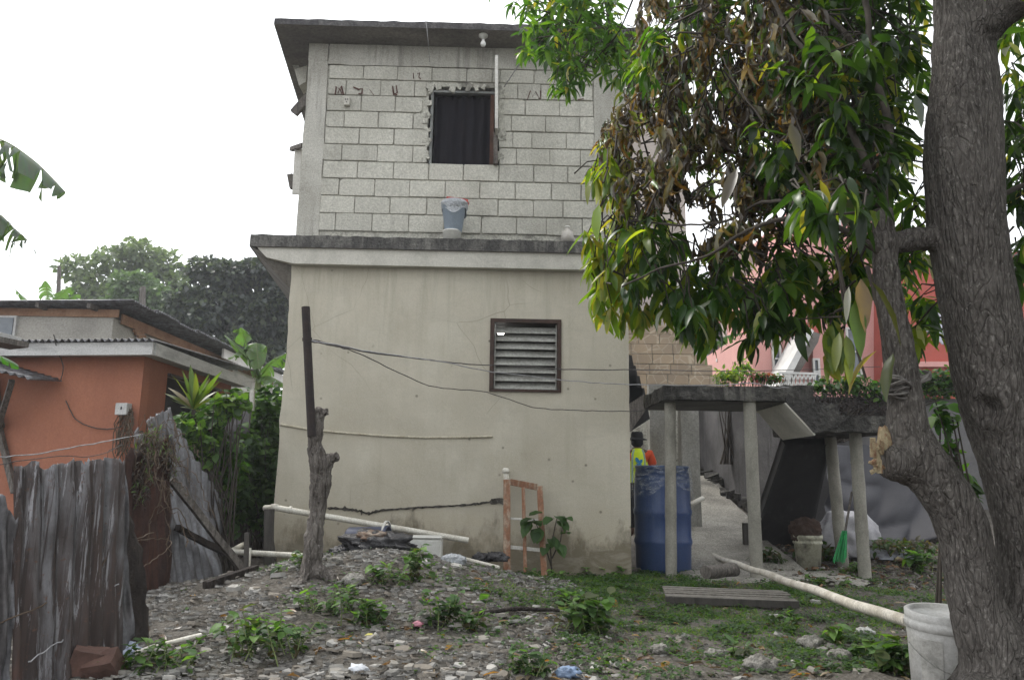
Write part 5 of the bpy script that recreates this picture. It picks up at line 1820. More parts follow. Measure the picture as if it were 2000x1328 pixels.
for i, (px, py, s_) in enumerate(((168, 1300, .15), (205, 1305, .13))):
    p = P(px, py, 3.9)
    o = MB().box(p, (s_, .1, s_ * 1.1), Matrix.Rotation(.3 + i, 3, 'Y') @ Matrix.Rotation(.5, 3, 'Z')).build('broken_brick', dirty('broken_red_brick%d' % i, (.13, .075, .06), (.09, .055, .045), 9, bstr=.8))
    rough_up(o, .012, .08, i, cuts=3); tag(o, ('tall' if i == 0 else 'low') + ' broken reddish brick leaning at the foot of the near zinc sheet', 'brick')

# ---- under the stair: dirty bucket, sack, broom
db = G(1580, 1110); yd = db.y
rr = (P(1605, 1050, yd).x - P(1550, 1050, yd).x) / 2
hh = P(1578, 1044, yd).z - float(gz(db.x, yd))
bz = float(gz(db.x, yd))
dbk = thing('dirty_bucket', 'grimy cream bucket under the stair stuffed with a brown sack', 'bucket', (db.x, yd, bz))
M['cream'] = dirty('grimy_cream_plastic', (.40, .39, .30), (.13, .125, .10), 9, .48, .68, rough=.5, fine=50, fstr=.2)
MB().lathe((db.x, yd, bz), [(.001, 0), (rr * .80, 0), (rr * .92, hh * .72), (rr, hh * .74), (rr, hh * .80), (rr * .95, hh * .81), (rr * .96, hh * .87), (rr * 1.03, hh * .88), (rr * 1.04, hh), (rr * .92, hh), (rr * .88, hh * .85), (.001, hh * .85)], 32).build('bucket_body', M['cream'], dbk)
M['brown_sack'] = dirty('brown_sacking', (.065, .04, .03), (.04, .026, .02), 14, fine=70, fstr=.3, bstr=1, bdist=.01)
lump('brown_sack', (db.x - .02, yd, bz + hh + .04), (rr * .95, rr * .8, .13), M['brown_sack'], 'bunched brown sacking stuffed in the mouth of the grimy bucket', 'sack', .3, .45, 4, 50, flat=False)
g_ = G(1635, 1078)
lump('white_sack', (g_.x + .02, yd + .55, bz + .26), (.36, .24, .32), dirty('grey_white_sack', (.38, .375, .39), (.26, .255, .27), 5, rough=.6, bstr=.6), 'large slumped white sack between the rear pipe columns', 'sack', .22, .7, 6, 56)
lump('white_cloth', (g_.x + .38, yd + .5, bz + .13), (.22, .18, .09), dirty('white_rag', (.48, .49, .54), (.33, .34, .4), 9), 'crumpled whitish cloth beside the right rear column', 'cloth', .5, .4, 7, 46)
br_ = thing('green_broom', 'bright green broom standing head down between the rear columns', 'broom', P(1638, 1100, 8.35))
yb8 = 8.35
MB().tube([P(1650, 1042, yb8), P(1664, 960, yb8 + .1)], .012, 10).build('handle', M['wood_grey'], br_)
gm = dirty('green_bristles', (.02, .33, .08), (.03, .22, .09), 30, rough=.4, stretch=(4, 4, .3))
for k in range(34):
    u = k / 33
    a = P(1645 + 9 * u, 1036, yb8 + rnd.uniform(-.02, .02)); b = P(1627 + 26 * u, rnd.uniform(1088, 1100), yb8 + rnd.uniform(-.06, .06))
    br_m = MB().tube([a, a.lerp(b, .5) + Vector((0, 0, 0)), b], .004, 4)
    if k == 0: allb = MB()
    allb.v_off = len(allb.v); n0 = len(allb.v)
    allb.v += br_m.v; allb.f += [tuple(i + n0 for i in f) for f in br_m.f]; allb.sm += br_m.sm
allb.build('bristles', gm, br_, kind='stuff')

# ---- white lidded bucket beside the mango trunk
yB = 3.42
bc = P(1842, 1190, yB)
Rb = (P(1842, 1200, yB).x - P(1772, 1200, yB).x)
lz = P(1842, 1196, yB).z
bk = thing('paint_bucket', 'big white lidded paint bucket with wire bail beside the mango trunk', 'bucket', (bc.x, yB, lz - .40))
tl = Matrix.Rotation(radians(4), 3, 'X')
M['paint_plastic'] = dirty('scuffed_white_bucket', (.52, .515, .49), (.36, .35, .32), 5, .5, .75, fine=60, fstr=.2, rough=.45, spec=.4, streak=.4)
MB().lathe((bc.x, yB, lz), [(Rb * .001, -.40), (Rb * .84, -.40), (Rb * .93, -.10), (Rb * .95, -.072), (Rb * .95, -.05)], 48, tl).build('bucket_body', M['paint_plastic'], bk)
MB().lathe((bc.x, yB, lz), [(Rb * .955, -.062), (Rb * .99, -.06), (Rb * 1.0, -.03), (Rb * .97, -.026), (Rb * .985, -.02), (Rb * .985, .006), (Rb * .95, .010), (Rb * .86, .009), (Rb * .85, -.006), (.001, -.008)], 48, tl).build('lid', M['paint_plastic'], bk)
lab = []
vs = []
for j in range(2):
    for i in range(8):
        th = radians(-158 + i * 5.2)
        r_ = Rb * (.938 - .055 * (j)) + .0025
        vs.append(Vector((bc.x, yB, lz)) + tl @ Vector((r_ * cos(th), r_ * sin(th), -.09 - .18 * j)))
MB().add(vs, [(i, i + 1, i + 9, i + 8) for i in range(7)]).build('label_patch', dirty('torn_label_glue', (.28, .275, .25), (.42, .41, .38), 25, .4, .6), bk)
hp = []
for i in range(15):
    th = radians(-172 + i * 164 / 14)
    hp.append(Vector((bc.x, yB, lz)) + tl @ Vector(((Rb + .012) * cos(th), (Rb + .012) * sin(th), -.115 - .10 * sin(pi * i / 14))))
MB().tube(hp, .0025, 6).build('wire_handle', M['louver'], bk)
MB().tube([hp[6], hp[7], hp[8]], .008, 10).build('grip', M['white_plastic'], bk)

# ---- scraps of paper and foil, pink flower of litter
for i, (px, py, s_, hx, lab) in enumerate(((1778, 1096, .10, 'aab0bc', 'pale blue crumpled paper on the rubble right of the columns'), (1757, 1097, .05, 'b9ae8c', 'tan scrap of paper beside the pale blue paper'),
                               (815, 1226, .03, 'c88a98', 'tiny pink scrap among the stones'), (700, 1316, .04, 'cfd3d8', 'small white scrap on the stones at the bottom'), (240, 1280, .07, 'a9b2c4', 'crumpled pale plastic wrap near the zinc fence'),
                               (1112, 1322, .05, '7f93b0', 'small blue plastic piece in the gravel'), (722, 1248, .02, 'c9c266', 'tiny yellow scrap in the gravel'), (1690, 1240, .045, 'c8c8c4', 'small white stick-like scrap before the lidded bucket'))):
    g_ = G(px, py)
    lump('paper_scrap', g_ + Vector((0, 0, .02)), (s_, s_ * .7, s_ * .5), dirty('scrap_paper%d' % i, lin(hx), tuple(x * .6 for x in lin(hx)), 14, rough=.5), lab, 'scrap', .6, .4, i * 3, 24)
# ================================================================== plants
def leaf_mat(name, trans=.4, rough=.42, tint=(1.3, 1.5, .5), spec=.4, bump=True):
    t = NT(name)
    a = t.n('ShaderNodeAttribute'); a.attribute_name = 'col'
    c = a.outputs['Color']
    oi = t.n('ShaderNodeObjectInfo').outputs['Random']
    c = t.mix(1.0, c, t.ramp(oi, [(0, .78), (1, 1.0)]), 'MULTIPLY')
    n_ = t.noise(t.coord(), 22, 3)
    c = t.mix(t.ramp(n_, [(.4, 0), (.7, .35)]), c, t.mix(1.0, c, (1.3, 1.25, .9), 'MULTIPLY'))
    b = t.n('ShaderNodeBsdfPrincipled')
    t.l(c, b.inputs['Base Color']); b.inputs['Roughness'].default_value = rough
    b.inputs['Specular IOR Level'].default_value = spec
    tr = t.n('ShaderNodeBsdfTranslucent')
    t.l(t.mix(1.0, c, tint, 'MULTIPLY'), tr.inputs[0])
    m = t.n('ShaderNodeMixShader'); m.inputs[0].default_value = trans
    t.l(b.outputs[0], m.inputs[1]); t.l(tr.outputs[0], m.inputs[2]); t.l(m.outputs[0], t.out.inputs[0])
    return t.m


M['leaf'] = leaf_mat('mango_leaf', .5, .36, (2.9, 2.9, .8), .5)
M['leaf_dead'] = leaf_mat('dead_leaf', .3, .34, (2.0, 1.6, .7), .7)
M['leaf_weed'] = leaf_mat('weed_leaf', .42, .5, (1.9, 2.1, .7), .3)
M['leaf_far'] = leaf_mat('far_leaf', .35, .5, (1.5, 1.7, .9), .5)
M['twig'] = dirty('twig_bark', (.035, .029, .024), (.065, .055, .045), 14)


def leaf_tpl(W=.25, seg=5, droop=.6, fold=.3, twist=0., wav=0., peak=.45, seed=0, tip=1.0):
    """unit-length leaf along +Y from the origin; returns verts, quads"""
    r = random.Random(seed)
    V, F = [], []
    y = z = 0.0
    for i in range(seg + 1):
        s = i / seg
        w_ = W * .5 * (sin(pi * min(1, s ** (math.log(.5) / math.log(peak)))) ** .8 if 0 < s < 1 else .0) + .004
        th = -droop * s
        if i:
            y += cos(-droop * (s - .5 / seg)) / seg
            z += sin(-droop * (s - .5 / seg)) / seg
        tw = twist * s
        wv = wav * sin(s * 14 + seed) * w_
        up = fold * w_
        for k in (-1, 0, 1):
            x_ = k * w_; z_ = abs(k) * up + (wv if k else 0) * k
            xx_ = x_ * cos(tw) - z_ * sin(tw); zz_ = x_ * sin(tw) + z_ * cos(tw)
            V.append((xx_ + (r.uniform(-.01, .01) if wav else 0), y, z + zz_))
    for i in range(seg):
        for k in (0, 1):
            a = i * 3 + k
            F.append((a, a + 1, a + 4, a + 3))
    return np.array(V, float), np.array(F, int)


GREEN_T = [leaf_tpl(.25, 5, d_, .35, tw, .1, .42, k) for k, (d_, tw) in enumerate([(.3, 0), (.6, .2), (.9, -.3), (1.2, .1), (.5, -.2), (.1, .3)])]
DEAD_T = [leaf_tpl(.18, 7, d_, f_, tw, .7, .45, k + 20) for k, (d_, tw, f_) in enumerate([(2.4, 1.5, .9), (1.6, -2.2, 1.1), (3.0, .8, 1.2), (.8, 2.6, .8), (1.3, -1.4, 1.3), (2.0, 3.0, .7)])]
WEED_T = [leaf_tpl(.42, 4, d_, .25, 0, .1, .4, k + 40) for k, d_ in enumerate([.3, .7, 1.1, .1])]
ROUND_T = [leaf_tpl(.62, 4, d_, .2, 0, .1, .42, k + 60) for k, d_ in enumerate([.2, .5, .9])]
BLADE_T = [leaf_tpl(.06, 3, d_, .2, 0, 0, .3, k + 80) for k, d_ in enumerate([.3, .8, 1.3])]


class Leaves:
    def __init__(s):
        s.d = []

    def add(s, p, d, L, tid, col, roll=0., W=1.):
        s.d.append((Vector(p), Vector(d), L, tid, col, roll, W))

    def mats(s, rows):
        n = len(rows)
        D = np.array([tuple(r[1]) for r in rows]); D /= np.linalg.norm(D, axis=1)[:, None] + 1e-9
        up = np.tile(np.array([0, 0, 1.0]), (n, 1))
        bad = np.abs(D[:, 2]) > .97
        up[bad] = (0, 1, 0)
        X = np.cross(D, up); X /= np.linalg.norm(X, axis=1)[:, None]
        Z = np.cross(X, D)
        ro = np.array([r[5] for r in rows])[:, None]
        X2 = X * np.cos(ro) + Z * np.sin(ro); Z2 = -X * np.sin(ro) + Z * np.cos(ro)
        L = np.array([r[2] for r in rows])[:, None]
        Wd = np.array([r[6] for r in rows])[:, None]
        R = np.stack([X2 * L * Wd, D * L, Z2 * L * Wd], axis=2)
        T = np.array([tuple(r[0]) for r in rows])
        return R, T

    def mesh(s, name, tpls, m, parent=None, kind='stuff', rows=None, flat=False):
        rows = s.d if rows is None else rows
        if not rows: return None
        R, T = s.mats(rows)
        tid = np.array([r[3] for r in rows]) % len(tpls)
        col = np.array([r[4] for r in rows])
        Vs, Fs, Cs = [], [], []
        off = 0
        for k, (tv, tf) in enumerate(tpls):
            ix = np.where(tid == k)[0]
            if not len(ix): continue
            v = np.einsum('nij,vj->nvi', R[ix], tv) + T[ix][:, None, :]
            nv = tv.shape[0]
            f = tf[None] + (np.arange(len(ix)) * nv)[:, None, None] + off
            Vs.append(v.reshape(-1, 3)); Fs.append(f.reshape(-1, 4))
            Cs.append(np.repeat(col[ix], nv, axis=0)); off += len(ix) * nv
        V_ = np.concatenate(Vs)
        if parent is not None:
            Mi = np.array(inv(parent if parent.parent is None else parent.parent))
            V_ = V_ @ Mi[:3, :3].T + Mi[:3, 3]
        o = link(name, fast_mesh(name, V_, np.concatenate(Fs), np.concatenate(Cs), not flat, m), parent)
        if kind: o['kind'] = kind
        return o

    def split(s, n, margin=30):
        """the n leaves that show largest in the photograph, and the rest"""
        sc = []
        for i, r in enumerate(s.d):
            p = r[0] + r[1].normalized() * r[2] * .5 - Vector((0, 0, CH))
            zc = p.y * cp + p.z * sp
            if zc < .3: sc.append(0); continue
            px = 1000 + FPX * p.x / zc
            py = 664 - FPX * (-p.y * sp + p.z * cp) / zc
            vis = -margin < px < 2000 + margin and -margin < py < 1328 + margin
            sc.append(r[2] / zc if vis else 0)
        order = sorted(range(len(s.d)), key=lambda i: -sc[i])
        big = [s.d[i] for i in order[:n] if sc[i] > 0]
        rest = [s.d[i] for i in order[len(big):]]
        return big, rest

    def singles(s, rows, name, tpls, m, parent):
        """each leaf an object of its own; alike leaves share their mesh"""
        R, T = s.mats(rows)
        Mi = inv(parent)
        for i, r in enumerate(rows):
            cq = tuple(round(c, 2) for c in r[4])
            key = (name, r[3] % len(tpls), cq, m.name)
            if key not in single_cache:
                tv, tf = tpls[r[3] % len(tpls)]
                single_cache[key] = fast_mesh(name, tv, tf, np.tile(np.array(r[4]), (len(tv), 1)), True, m)
            o = link(name, single_cache[key], parent)
            mm = Matrix([[R[i][a][0], R[i][a][1], R[i][a][2], T[i][a]] for a in range(3)] + [[0, 0, 0, 1]])
            o.matrix_local = Mi @ mm


single_cache = {}
PAL = {
    'bright': [(.04, .10, .02), (.055, .13, .03), (.028, .075, .018), (.075, .15, .03)],
    'green': [(.025, .07, .012), (.05, .12, .016), (.018, .05, .010), (.07, .14, .015), (.13, .18, .02), (.03, .08, .014)],
    'yellow': [(.14, .20, .025), (.19, .22, .03), (.09, .16, .02), (.24, .22, .05)],
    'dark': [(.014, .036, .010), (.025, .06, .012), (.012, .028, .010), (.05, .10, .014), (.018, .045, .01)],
    'dead': [(.09, .075, .035), (.12, .11, .04), (.08, .06, .03), (.06, .045, .03), (.20, .17, .11), (.07, .055, .04), (.26, .23, .18), (.22, .13, .02), (.05, .04, .03), (.12, .12, .035), (.04, .032, .026)],
    'silver': [(.30, .32, .30)],
}


def whorl(LV, tip, L, pal, n, rr=rnd, out=None, droop=.6, tids=6):
    a0 = rr.uniform(0, 6.28)
    for k in range(n):
        a = a0 + k * 2.4 + rr.uniform(-.3, .3)
        dn = droop + rr.uniform(-.5, .45)
        d_ = Vector((cos(a) * cos(dn), sin(a) * cos(dn), -sin(dn)))
        c_ = rr.choice(PAL[pal])
        if pal != 'dead' and rr.random() < .08: c_ = rr.choice(PAL['yellow'])
        if pal == 'dead' and rr.random() < .16: c_ = rr.choice(PAL['yellow'] + PAL['green'])
        if pal in ('green', 'yellow') and rr.random() < .04: c_ = PAL['silver'][0]
        c_ = tuple(round(x, 3) for x in c_)
        p = tip + Vector((rr.uniform(-.02, .02), rr.uniform(-.02, .02), rr.uniform(-.05, .03)))
        LV.add(p, d_, L * rr.uniform(.65, 1.15), rr.randrange(tids), c_, rr.uniform(-.5, .5), rr.uniform(.8, 1.15))


# ---------------------------------------------------------------- the mango tree
mango = thing('mango_tree', 'large mango tree with two grey trunks, dead brown leaf cluster and drooping green leaves', 'tree', (2.05, 2.95, .05))
YM = 3.0
def m_(px, py, dy=0): return P(px, py, YM + dy)
def mpost(q):
    d_ = 0
    for (px, py, dy, r_, a_) in ((1925, 800, -.12, .045, -.05), (1835, 108, -.1, .022, -.02), (1838, 295, -.13, .02, -.012)):
        c_ = m_(px, py, dy); k = (q - c_).length / r_
        d_ += a_ * math.exp(-k * k) + .018 * math.exp(-((k - 1.7) / .5) ** 2) * (r_ / .045)
    return d_
k_ = YM / 1500.0
RT = [(2020, 1420, .38), (2010, 1328, .22), (2028, 1230, .155), (2036, 1130, .143), (2024, 1030, .140), (2000, 930, .138), (1966, 830, .140), (1942, 740, .142), (1920, 640, .138), (1900, 540, .138), (1886, 440, .140), (1880, 340, .146), (1882, 240, .143), (1884, 150, .126), (1878, 60, .108), (1874, -40, .102), (1860, -200, .10), (1850, -380, .085)]
LT = [(1975, 1345, .20), (1942, 1265, .135), (1908, 1190, .105), (1893, 1110, .100), (1887, 1050, .100), (1862, 985, .102), (1822, 930, .104), (1786, 885, .104), (1772, 840, .084), (1768, 780, .070), (1758, 700, .066), (1742, 620, .062), (1730, 540, .056), (1728, 470, .050), (1722, 410, .045)]
fused('trunk', [([m_(x, y) for x, y, r in RT], [r * 1.02 for x, y, r in RT]),
                ([m_(x, y, -.08) for x, y, r in LT], [r * .90 for x, y, r in LT]),
                ([m_(1790, 905, -.05), m_(1750, 900, -.1), m_(1722, 902, -.12)], [.09, .075, .055]),
                ([m_(1728, 480, -.03), m_(1780, 467), m_(1850, 465)], [.048, .046, .05]),
                ([m_(1880, 90), m_(1935, 30, -.1), m_(2010, -20, -.2), m_(2150, -120, -.4)], [.10, .085, .08, .07]),
                ([m_(1990, 1328), m_(1920, 1400, -.2), m_(1840, 1450, -.45)], [.2, .10, .03]),
                ([m_(2000, 1328), m_(2080, 1400, -.2), m_(2200, 1430, -.5)], [.2, .10, .03])],
      M['bark'], .010, mango, .006, .05, 3, mpost)
# torn pale wood of the broken stub
M['torn'] = dirty('torn_fresh_wood', (.48, .40, .25), (.26, .13, .07), 18, .45, .65, stretch=(3, 3, .6), bstr=1, bdist=.02)
mb = MB()
for i in range(16):
    a = m_(1712 + rnd.uniform(-8, 10), 895 + rnd.uniform(-20, 24), -.14)
    b = a + Vector((rnd.uniform(-.03, .01), rnd.uniform(-.03, .02), rnd.uniform(-.06, .07)))
    mb.bar(a, b, .018, .010)
o = mb.build('torn_splinters', M['torn'], mango, kind='stuff')
q = lump('torn_stub', m_(1727, 862, -.12), (.022, .02, .05), M['torn'], None, None, .3, .5, 2, 24, flat=False)
q.parent = mango; q.matrix_parent_inverse = inv(mango)
# limbs
LIMBS = [
    ([(1722, 410, -.04), (1706, 370, -.08), (1695, 330, -.1), (1665, 260, -.1), (1612, 170, -.05), (1570, 100, 0), (1530, 40, .1), (1480, -60, .2)], [.042, .03, .026, .022, .019, .017, .014, .012]),
    ([(1722, 410, -.04), (1728, 330, 0), (1735, 240, .1), (1700, 120, .2), (1690, 0, .3), (1640, -160, .5)], [.04, .035, .03, .026, .024, .02]),
    ([(1722, 500, -.08), (1694, 475, -.12), (1650, 452, -.15), (1600, 428, -.1), (1540, 425, 0), (1460, 450, .1), (1380, 500, .2), (1290, 525, .3), (1215, 560, .4)], [.03, .022, .02, .019, .016, .013, .011, .009, .007]),
    ([(1610, 430, -.1), (1560, 400, -.05), (1490, 395, .1), (1420, 430, .3), (1330, 440, .5), (1230, 430, .7)], [.014, .013, .012, .01, .009, .007]),
    ([(1650, 600, -.1), (1630, 480, -.14), (1600, 400, -.15), (1560, 330, -.1), (1500, 250, .0), (1440, 170, .1), (1410, 110, .2)], [.008, .011, .012, .010, .008, .006, .004]),
    ([(1690, 740, -.2), (1665, 640, -.2), (1640, 520, -.2), (1610, 440, -.15)], [.008, .009, .010, .012]),
    ([(1735, 690, -.15), (1712, 600, -.15), (1695, 520, -.12)], [.008, .010, .014]),
    ([(1528, 40, .1), (1530, 120, .05), (1545, 200, .0), (1580, 300, -.05)], [.010, .009, .008, .007]),
    ([(1700, 120, .2), (1600, 20, .5), (1480, -40, 1.0), (1330, -60, 1.6), (1180, -30, 2.3), (1120, 60, 2.6)], [.024, .022, .02, .018, .015, .010]),
    ([(1250, -40, 1.9), (1210, 60, 2.2), (1160, 120, 2.4)], [.012, .010, .007]),
    ([(1850, -200, 0), (1700, -320, .3), (1450, -380, .7), (1250, -330, 1.3)], [.07, .05, .04, .03]),
    ([(1850, -380, 0), (1900, -560, .2), (1800, -800, .5)], [.08, .06, .04]),
    ([(2010, -20, -.2), (2150, -120, -.4), (2300, -260, -.6), (2500, -420, -.8)], [.08, .07, .055, .04]),
    ([(1968, 720, .1), (2000, 690, .2), (2060, 640, .4)], [.02, .018, .015]),
    ([(1960, 380, .15), (2010, 360, .3), (2100, 350, .5)], [.02, .018, .015]),
]
tips = []
for pts, rad in LIMBS:
    P_ = [m_(x, y, d_) for x, y, d_ in pts]
    mb = MB()
    Q, R2 = [], []
    for i in range(len(P_) - 1):
        p0 = P_[max(0, i - 1)]; p1 = P_[i]; p2 = P_[i + 1]; p3 = P_[min(len(P_) - 1, i + 2)]
        for k in range(5):
            t = k / 5
            Q.append(.5 * ((2 * p1) + (p2 - p0) * t + (2 * p0 - 5 * p1 + 4 * p2 - p3) * t * t + (3 * p1 - p0 - 3 * p2 + p3) * t ** 3))
            R2.append(rad[i] + (rad[i + 1] - rad[i]) * t)
    Q.append(P_[-1]); R2.append(rad[-1])
    mb.tube(Q, [q_ * (.58 if rad[0] < .05 else 1) for q_ in R2], 9)
    o = mb.build('limb', M['twig'], mango)
    rough_up(o, .006, .05, len(pts))
    tips += Q
# a pale aerial rope of twine round the trunk
mb = MB()
kc = m_(1748, 760, -.13)
for i in range(26):
    ax = Vector((rnd.uniform(-.4, .4), rnd.uniform(-.4, .4), 1)).normalized()
    u = ax.orthogonal().normalized(); v_ = ax.cross(u)
    r_ = rnd.uniform(.028, .052)
    c_ = kc + Vector((rnd.uniform(-.014, .014), rnd.uniform(-.02, .02), rnd.uniform(-.035, .035)))
    mb.tube([c_ + (u * cos(t * .5) * r_ + v_ * sin(t * .5) * r_ * .8) for t in range(14)], .0045, 5)
for i in range(7):
    c0 = m_(1768, 745, -.02)
    mb.tube([c0 + Vector((.085 * cos(t * .6 + i * .1), .085 * sin(t * .6 + i * .1) - .01, .006 * i - .02 + .03 * cos(t * .6))) for t in range(11)], .005, 5)
o = mb.build('rope_knot', dirty('grey_twine', (.20, .19, .175), (.10, .09, .085), 30, bstr=1))
tag(o, 'ball of grey twine tied round the left mango trunk', 'rope')

BLOBS = [  # px, py, rx, ry, Y0, Y1, whorls, palette, leaf length, leaves, droop
    (1105, 30, 105, 70, 5.2, 6.4, 50, 'bright', 0.145, 9, 0.35), (1115, 90, 100, 65, 5.2, 6.2, 45, 'bright', 0.145, 9, 0.4), (1110, 150, 55, 40, 5.3, 6, 17, 'bright', 0.14, 8, 0.6), (1205, 110, 45, 60, 5.3, 6.2, 22, 'bright', 0.14, 8, 0.5),
    (1060, -30, 120, 60, 5.4, 6.6, 20, 'bright', 0.15, 9, 0.3),
    (1330, 60, 90, 90, 3.5, 4.6, 37, 'dead', 0.151, 11, 0.9), (1370, 200, 130, 100, 3.4, 4.6, 61, 'dead', 0.151, 11, 0.9), (1290, 240, 90, 90, 3.5, 4.4, 39, 'dead', 0.14, 11, 0.9), (1400, 330, 140, 70, 3.3, 4.2, 41, 'dead', 0.157, 10, 1.1),
    (1500, 80, 100, 90, 3.4, 4.3, 46, 'dead', 0.162, 9, 0.9), (1190, 290, 35, 40, 3.9, 4.4, 9, 'dead', 0.14, 11, 0.9), (1205, 330, 40, 60, 4, 4.5, 10, 'yellow', 0.129, 8, 0.9), (1260, 370, 80, 60, 3.6, 4.2, 28, 'dead', 0.151, 9, 1.1), (1530, 230, 90, 100, 3.3, 4.2, 33, 'dead', 0.162, 9, 1), (1480, 400, 110, 60, 3.2, 3.9, 24, 'dead', 0.173, 8, 1.2),
    (1190, 380, 35, 70, 3.8, 4.4, 12, 'yellow', 0.156, 8, 1), (1200, 480, 55, 50, 3.7, 4.4, 20, 'yellow', 0.156, 8, 0.9), (1190, 560, 50, 55, 3.7, 4.3, 20, 'yellow', 0.147, 8, 1),
    (1280, 470, 70, 50, 3.6, 4.4, 18, 'green', 0.155, 8, 0.7), (1300, 560, 80, 55, 3.5, 4.3, 24, 'green', 0.155, 8, 0.78), (1400, 590, 80, 45, 3.4, 4.2, 20, 'green', 0.155, 8, 0.78), (1480, 540, 90, 70, 3.4, 4.3, 22, 'green', 0.155, 8, 0.7),
    (1430, 470, 70, 40, 3.6, 4.2, 11, 'dead', 0.173, 7, 1.2), (1570, 560, 80, 70, 3.3, 4.2, 17, 'green', 0.163, 8, 0.7), (1500, 640, 60, 30, 3.3, 3.8, 12, 'dark', 0.152, 9, 0.72), (1600, 500, 110, 60, 3.4, 4.4, 18, 'green', 0.155, 8, 0.55), (1660, 560, 50, 60, 3.4, 4.1, 13, 'green', 0.155, 8, 0.7),
    (1350, 650, 50, 24, 3.5, 3.9, 6, 'green', 0.146, 8, 0.7), (1220, 600, 60, 30, 3.7, 4.2, 8, 'yellow', 0.138, 7, 1.2),
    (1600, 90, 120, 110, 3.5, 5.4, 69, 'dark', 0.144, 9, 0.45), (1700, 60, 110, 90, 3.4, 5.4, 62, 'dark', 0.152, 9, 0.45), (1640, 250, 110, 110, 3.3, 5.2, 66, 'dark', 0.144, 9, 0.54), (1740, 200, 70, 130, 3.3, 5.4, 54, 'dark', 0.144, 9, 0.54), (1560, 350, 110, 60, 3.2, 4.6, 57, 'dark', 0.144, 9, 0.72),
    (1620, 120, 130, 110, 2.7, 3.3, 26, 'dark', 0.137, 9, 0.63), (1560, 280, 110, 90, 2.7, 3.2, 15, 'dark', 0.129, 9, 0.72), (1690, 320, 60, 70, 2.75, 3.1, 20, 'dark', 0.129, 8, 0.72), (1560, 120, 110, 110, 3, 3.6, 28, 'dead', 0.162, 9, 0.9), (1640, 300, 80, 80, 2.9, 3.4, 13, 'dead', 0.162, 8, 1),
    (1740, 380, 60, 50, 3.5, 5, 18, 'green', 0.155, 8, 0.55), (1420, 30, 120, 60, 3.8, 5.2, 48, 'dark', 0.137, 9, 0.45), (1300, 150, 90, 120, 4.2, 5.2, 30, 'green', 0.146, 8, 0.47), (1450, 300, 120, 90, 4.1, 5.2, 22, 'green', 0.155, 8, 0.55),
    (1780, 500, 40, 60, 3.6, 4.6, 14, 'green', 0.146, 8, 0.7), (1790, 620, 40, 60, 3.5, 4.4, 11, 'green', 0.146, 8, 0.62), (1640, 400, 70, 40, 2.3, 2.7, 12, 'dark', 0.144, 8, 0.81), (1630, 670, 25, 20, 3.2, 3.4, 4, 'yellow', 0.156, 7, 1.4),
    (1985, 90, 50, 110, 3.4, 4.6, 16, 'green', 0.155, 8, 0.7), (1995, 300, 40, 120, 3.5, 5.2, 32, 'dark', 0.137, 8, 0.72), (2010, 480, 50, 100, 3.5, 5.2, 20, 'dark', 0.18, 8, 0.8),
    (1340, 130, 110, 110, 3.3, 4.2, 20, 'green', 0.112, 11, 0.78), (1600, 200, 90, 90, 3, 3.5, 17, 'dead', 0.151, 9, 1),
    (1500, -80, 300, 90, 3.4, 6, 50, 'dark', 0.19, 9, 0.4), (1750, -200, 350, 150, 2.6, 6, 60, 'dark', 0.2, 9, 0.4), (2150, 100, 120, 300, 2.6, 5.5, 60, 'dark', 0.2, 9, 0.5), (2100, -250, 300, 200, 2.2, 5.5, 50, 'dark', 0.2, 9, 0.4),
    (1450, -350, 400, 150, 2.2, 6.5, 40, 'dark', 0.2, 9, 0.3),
]
GL, DL_ = Leaves(), Leaves()
tw = MB()
ntw = 0
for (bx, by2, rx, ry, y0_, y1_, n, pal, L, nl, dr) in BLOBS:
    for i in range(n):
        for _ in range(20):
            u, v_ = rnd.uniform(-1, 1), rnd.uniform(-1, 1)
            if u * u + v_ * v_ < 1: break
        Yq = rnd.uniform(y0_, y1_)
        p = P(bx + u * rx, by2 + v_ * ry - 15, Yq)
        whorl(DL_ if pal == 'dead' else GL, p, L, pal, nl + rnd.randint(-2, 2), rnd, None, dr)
        # twig back towards the nearest limb
        if by2 > -150 and bx < 2050:
            q = min(tips, key=lambda t: (t - p).length)
            dvec = q - p
            Lq = min(dvec.length, rnd.uniform(.10, .26))
            e_ = p + (dvec.normalized() + Vector((rnd.uniform(-.6, .6), rnd.uniform(-.6, .6), rnd.uniform(0, .9)))).normalized() * Lq
            md = p.lerp(e_, .5) + Vector((rnd.uniform(-.03, .03), rnd.uniform(-.03, .03), rnd.uniform(0, .07)))
            tw.tube([p, md, e_], [.0028, .004, .006], 4, cap=False)
tw.build('twigs', M['twig'], mango, kind='stuff')
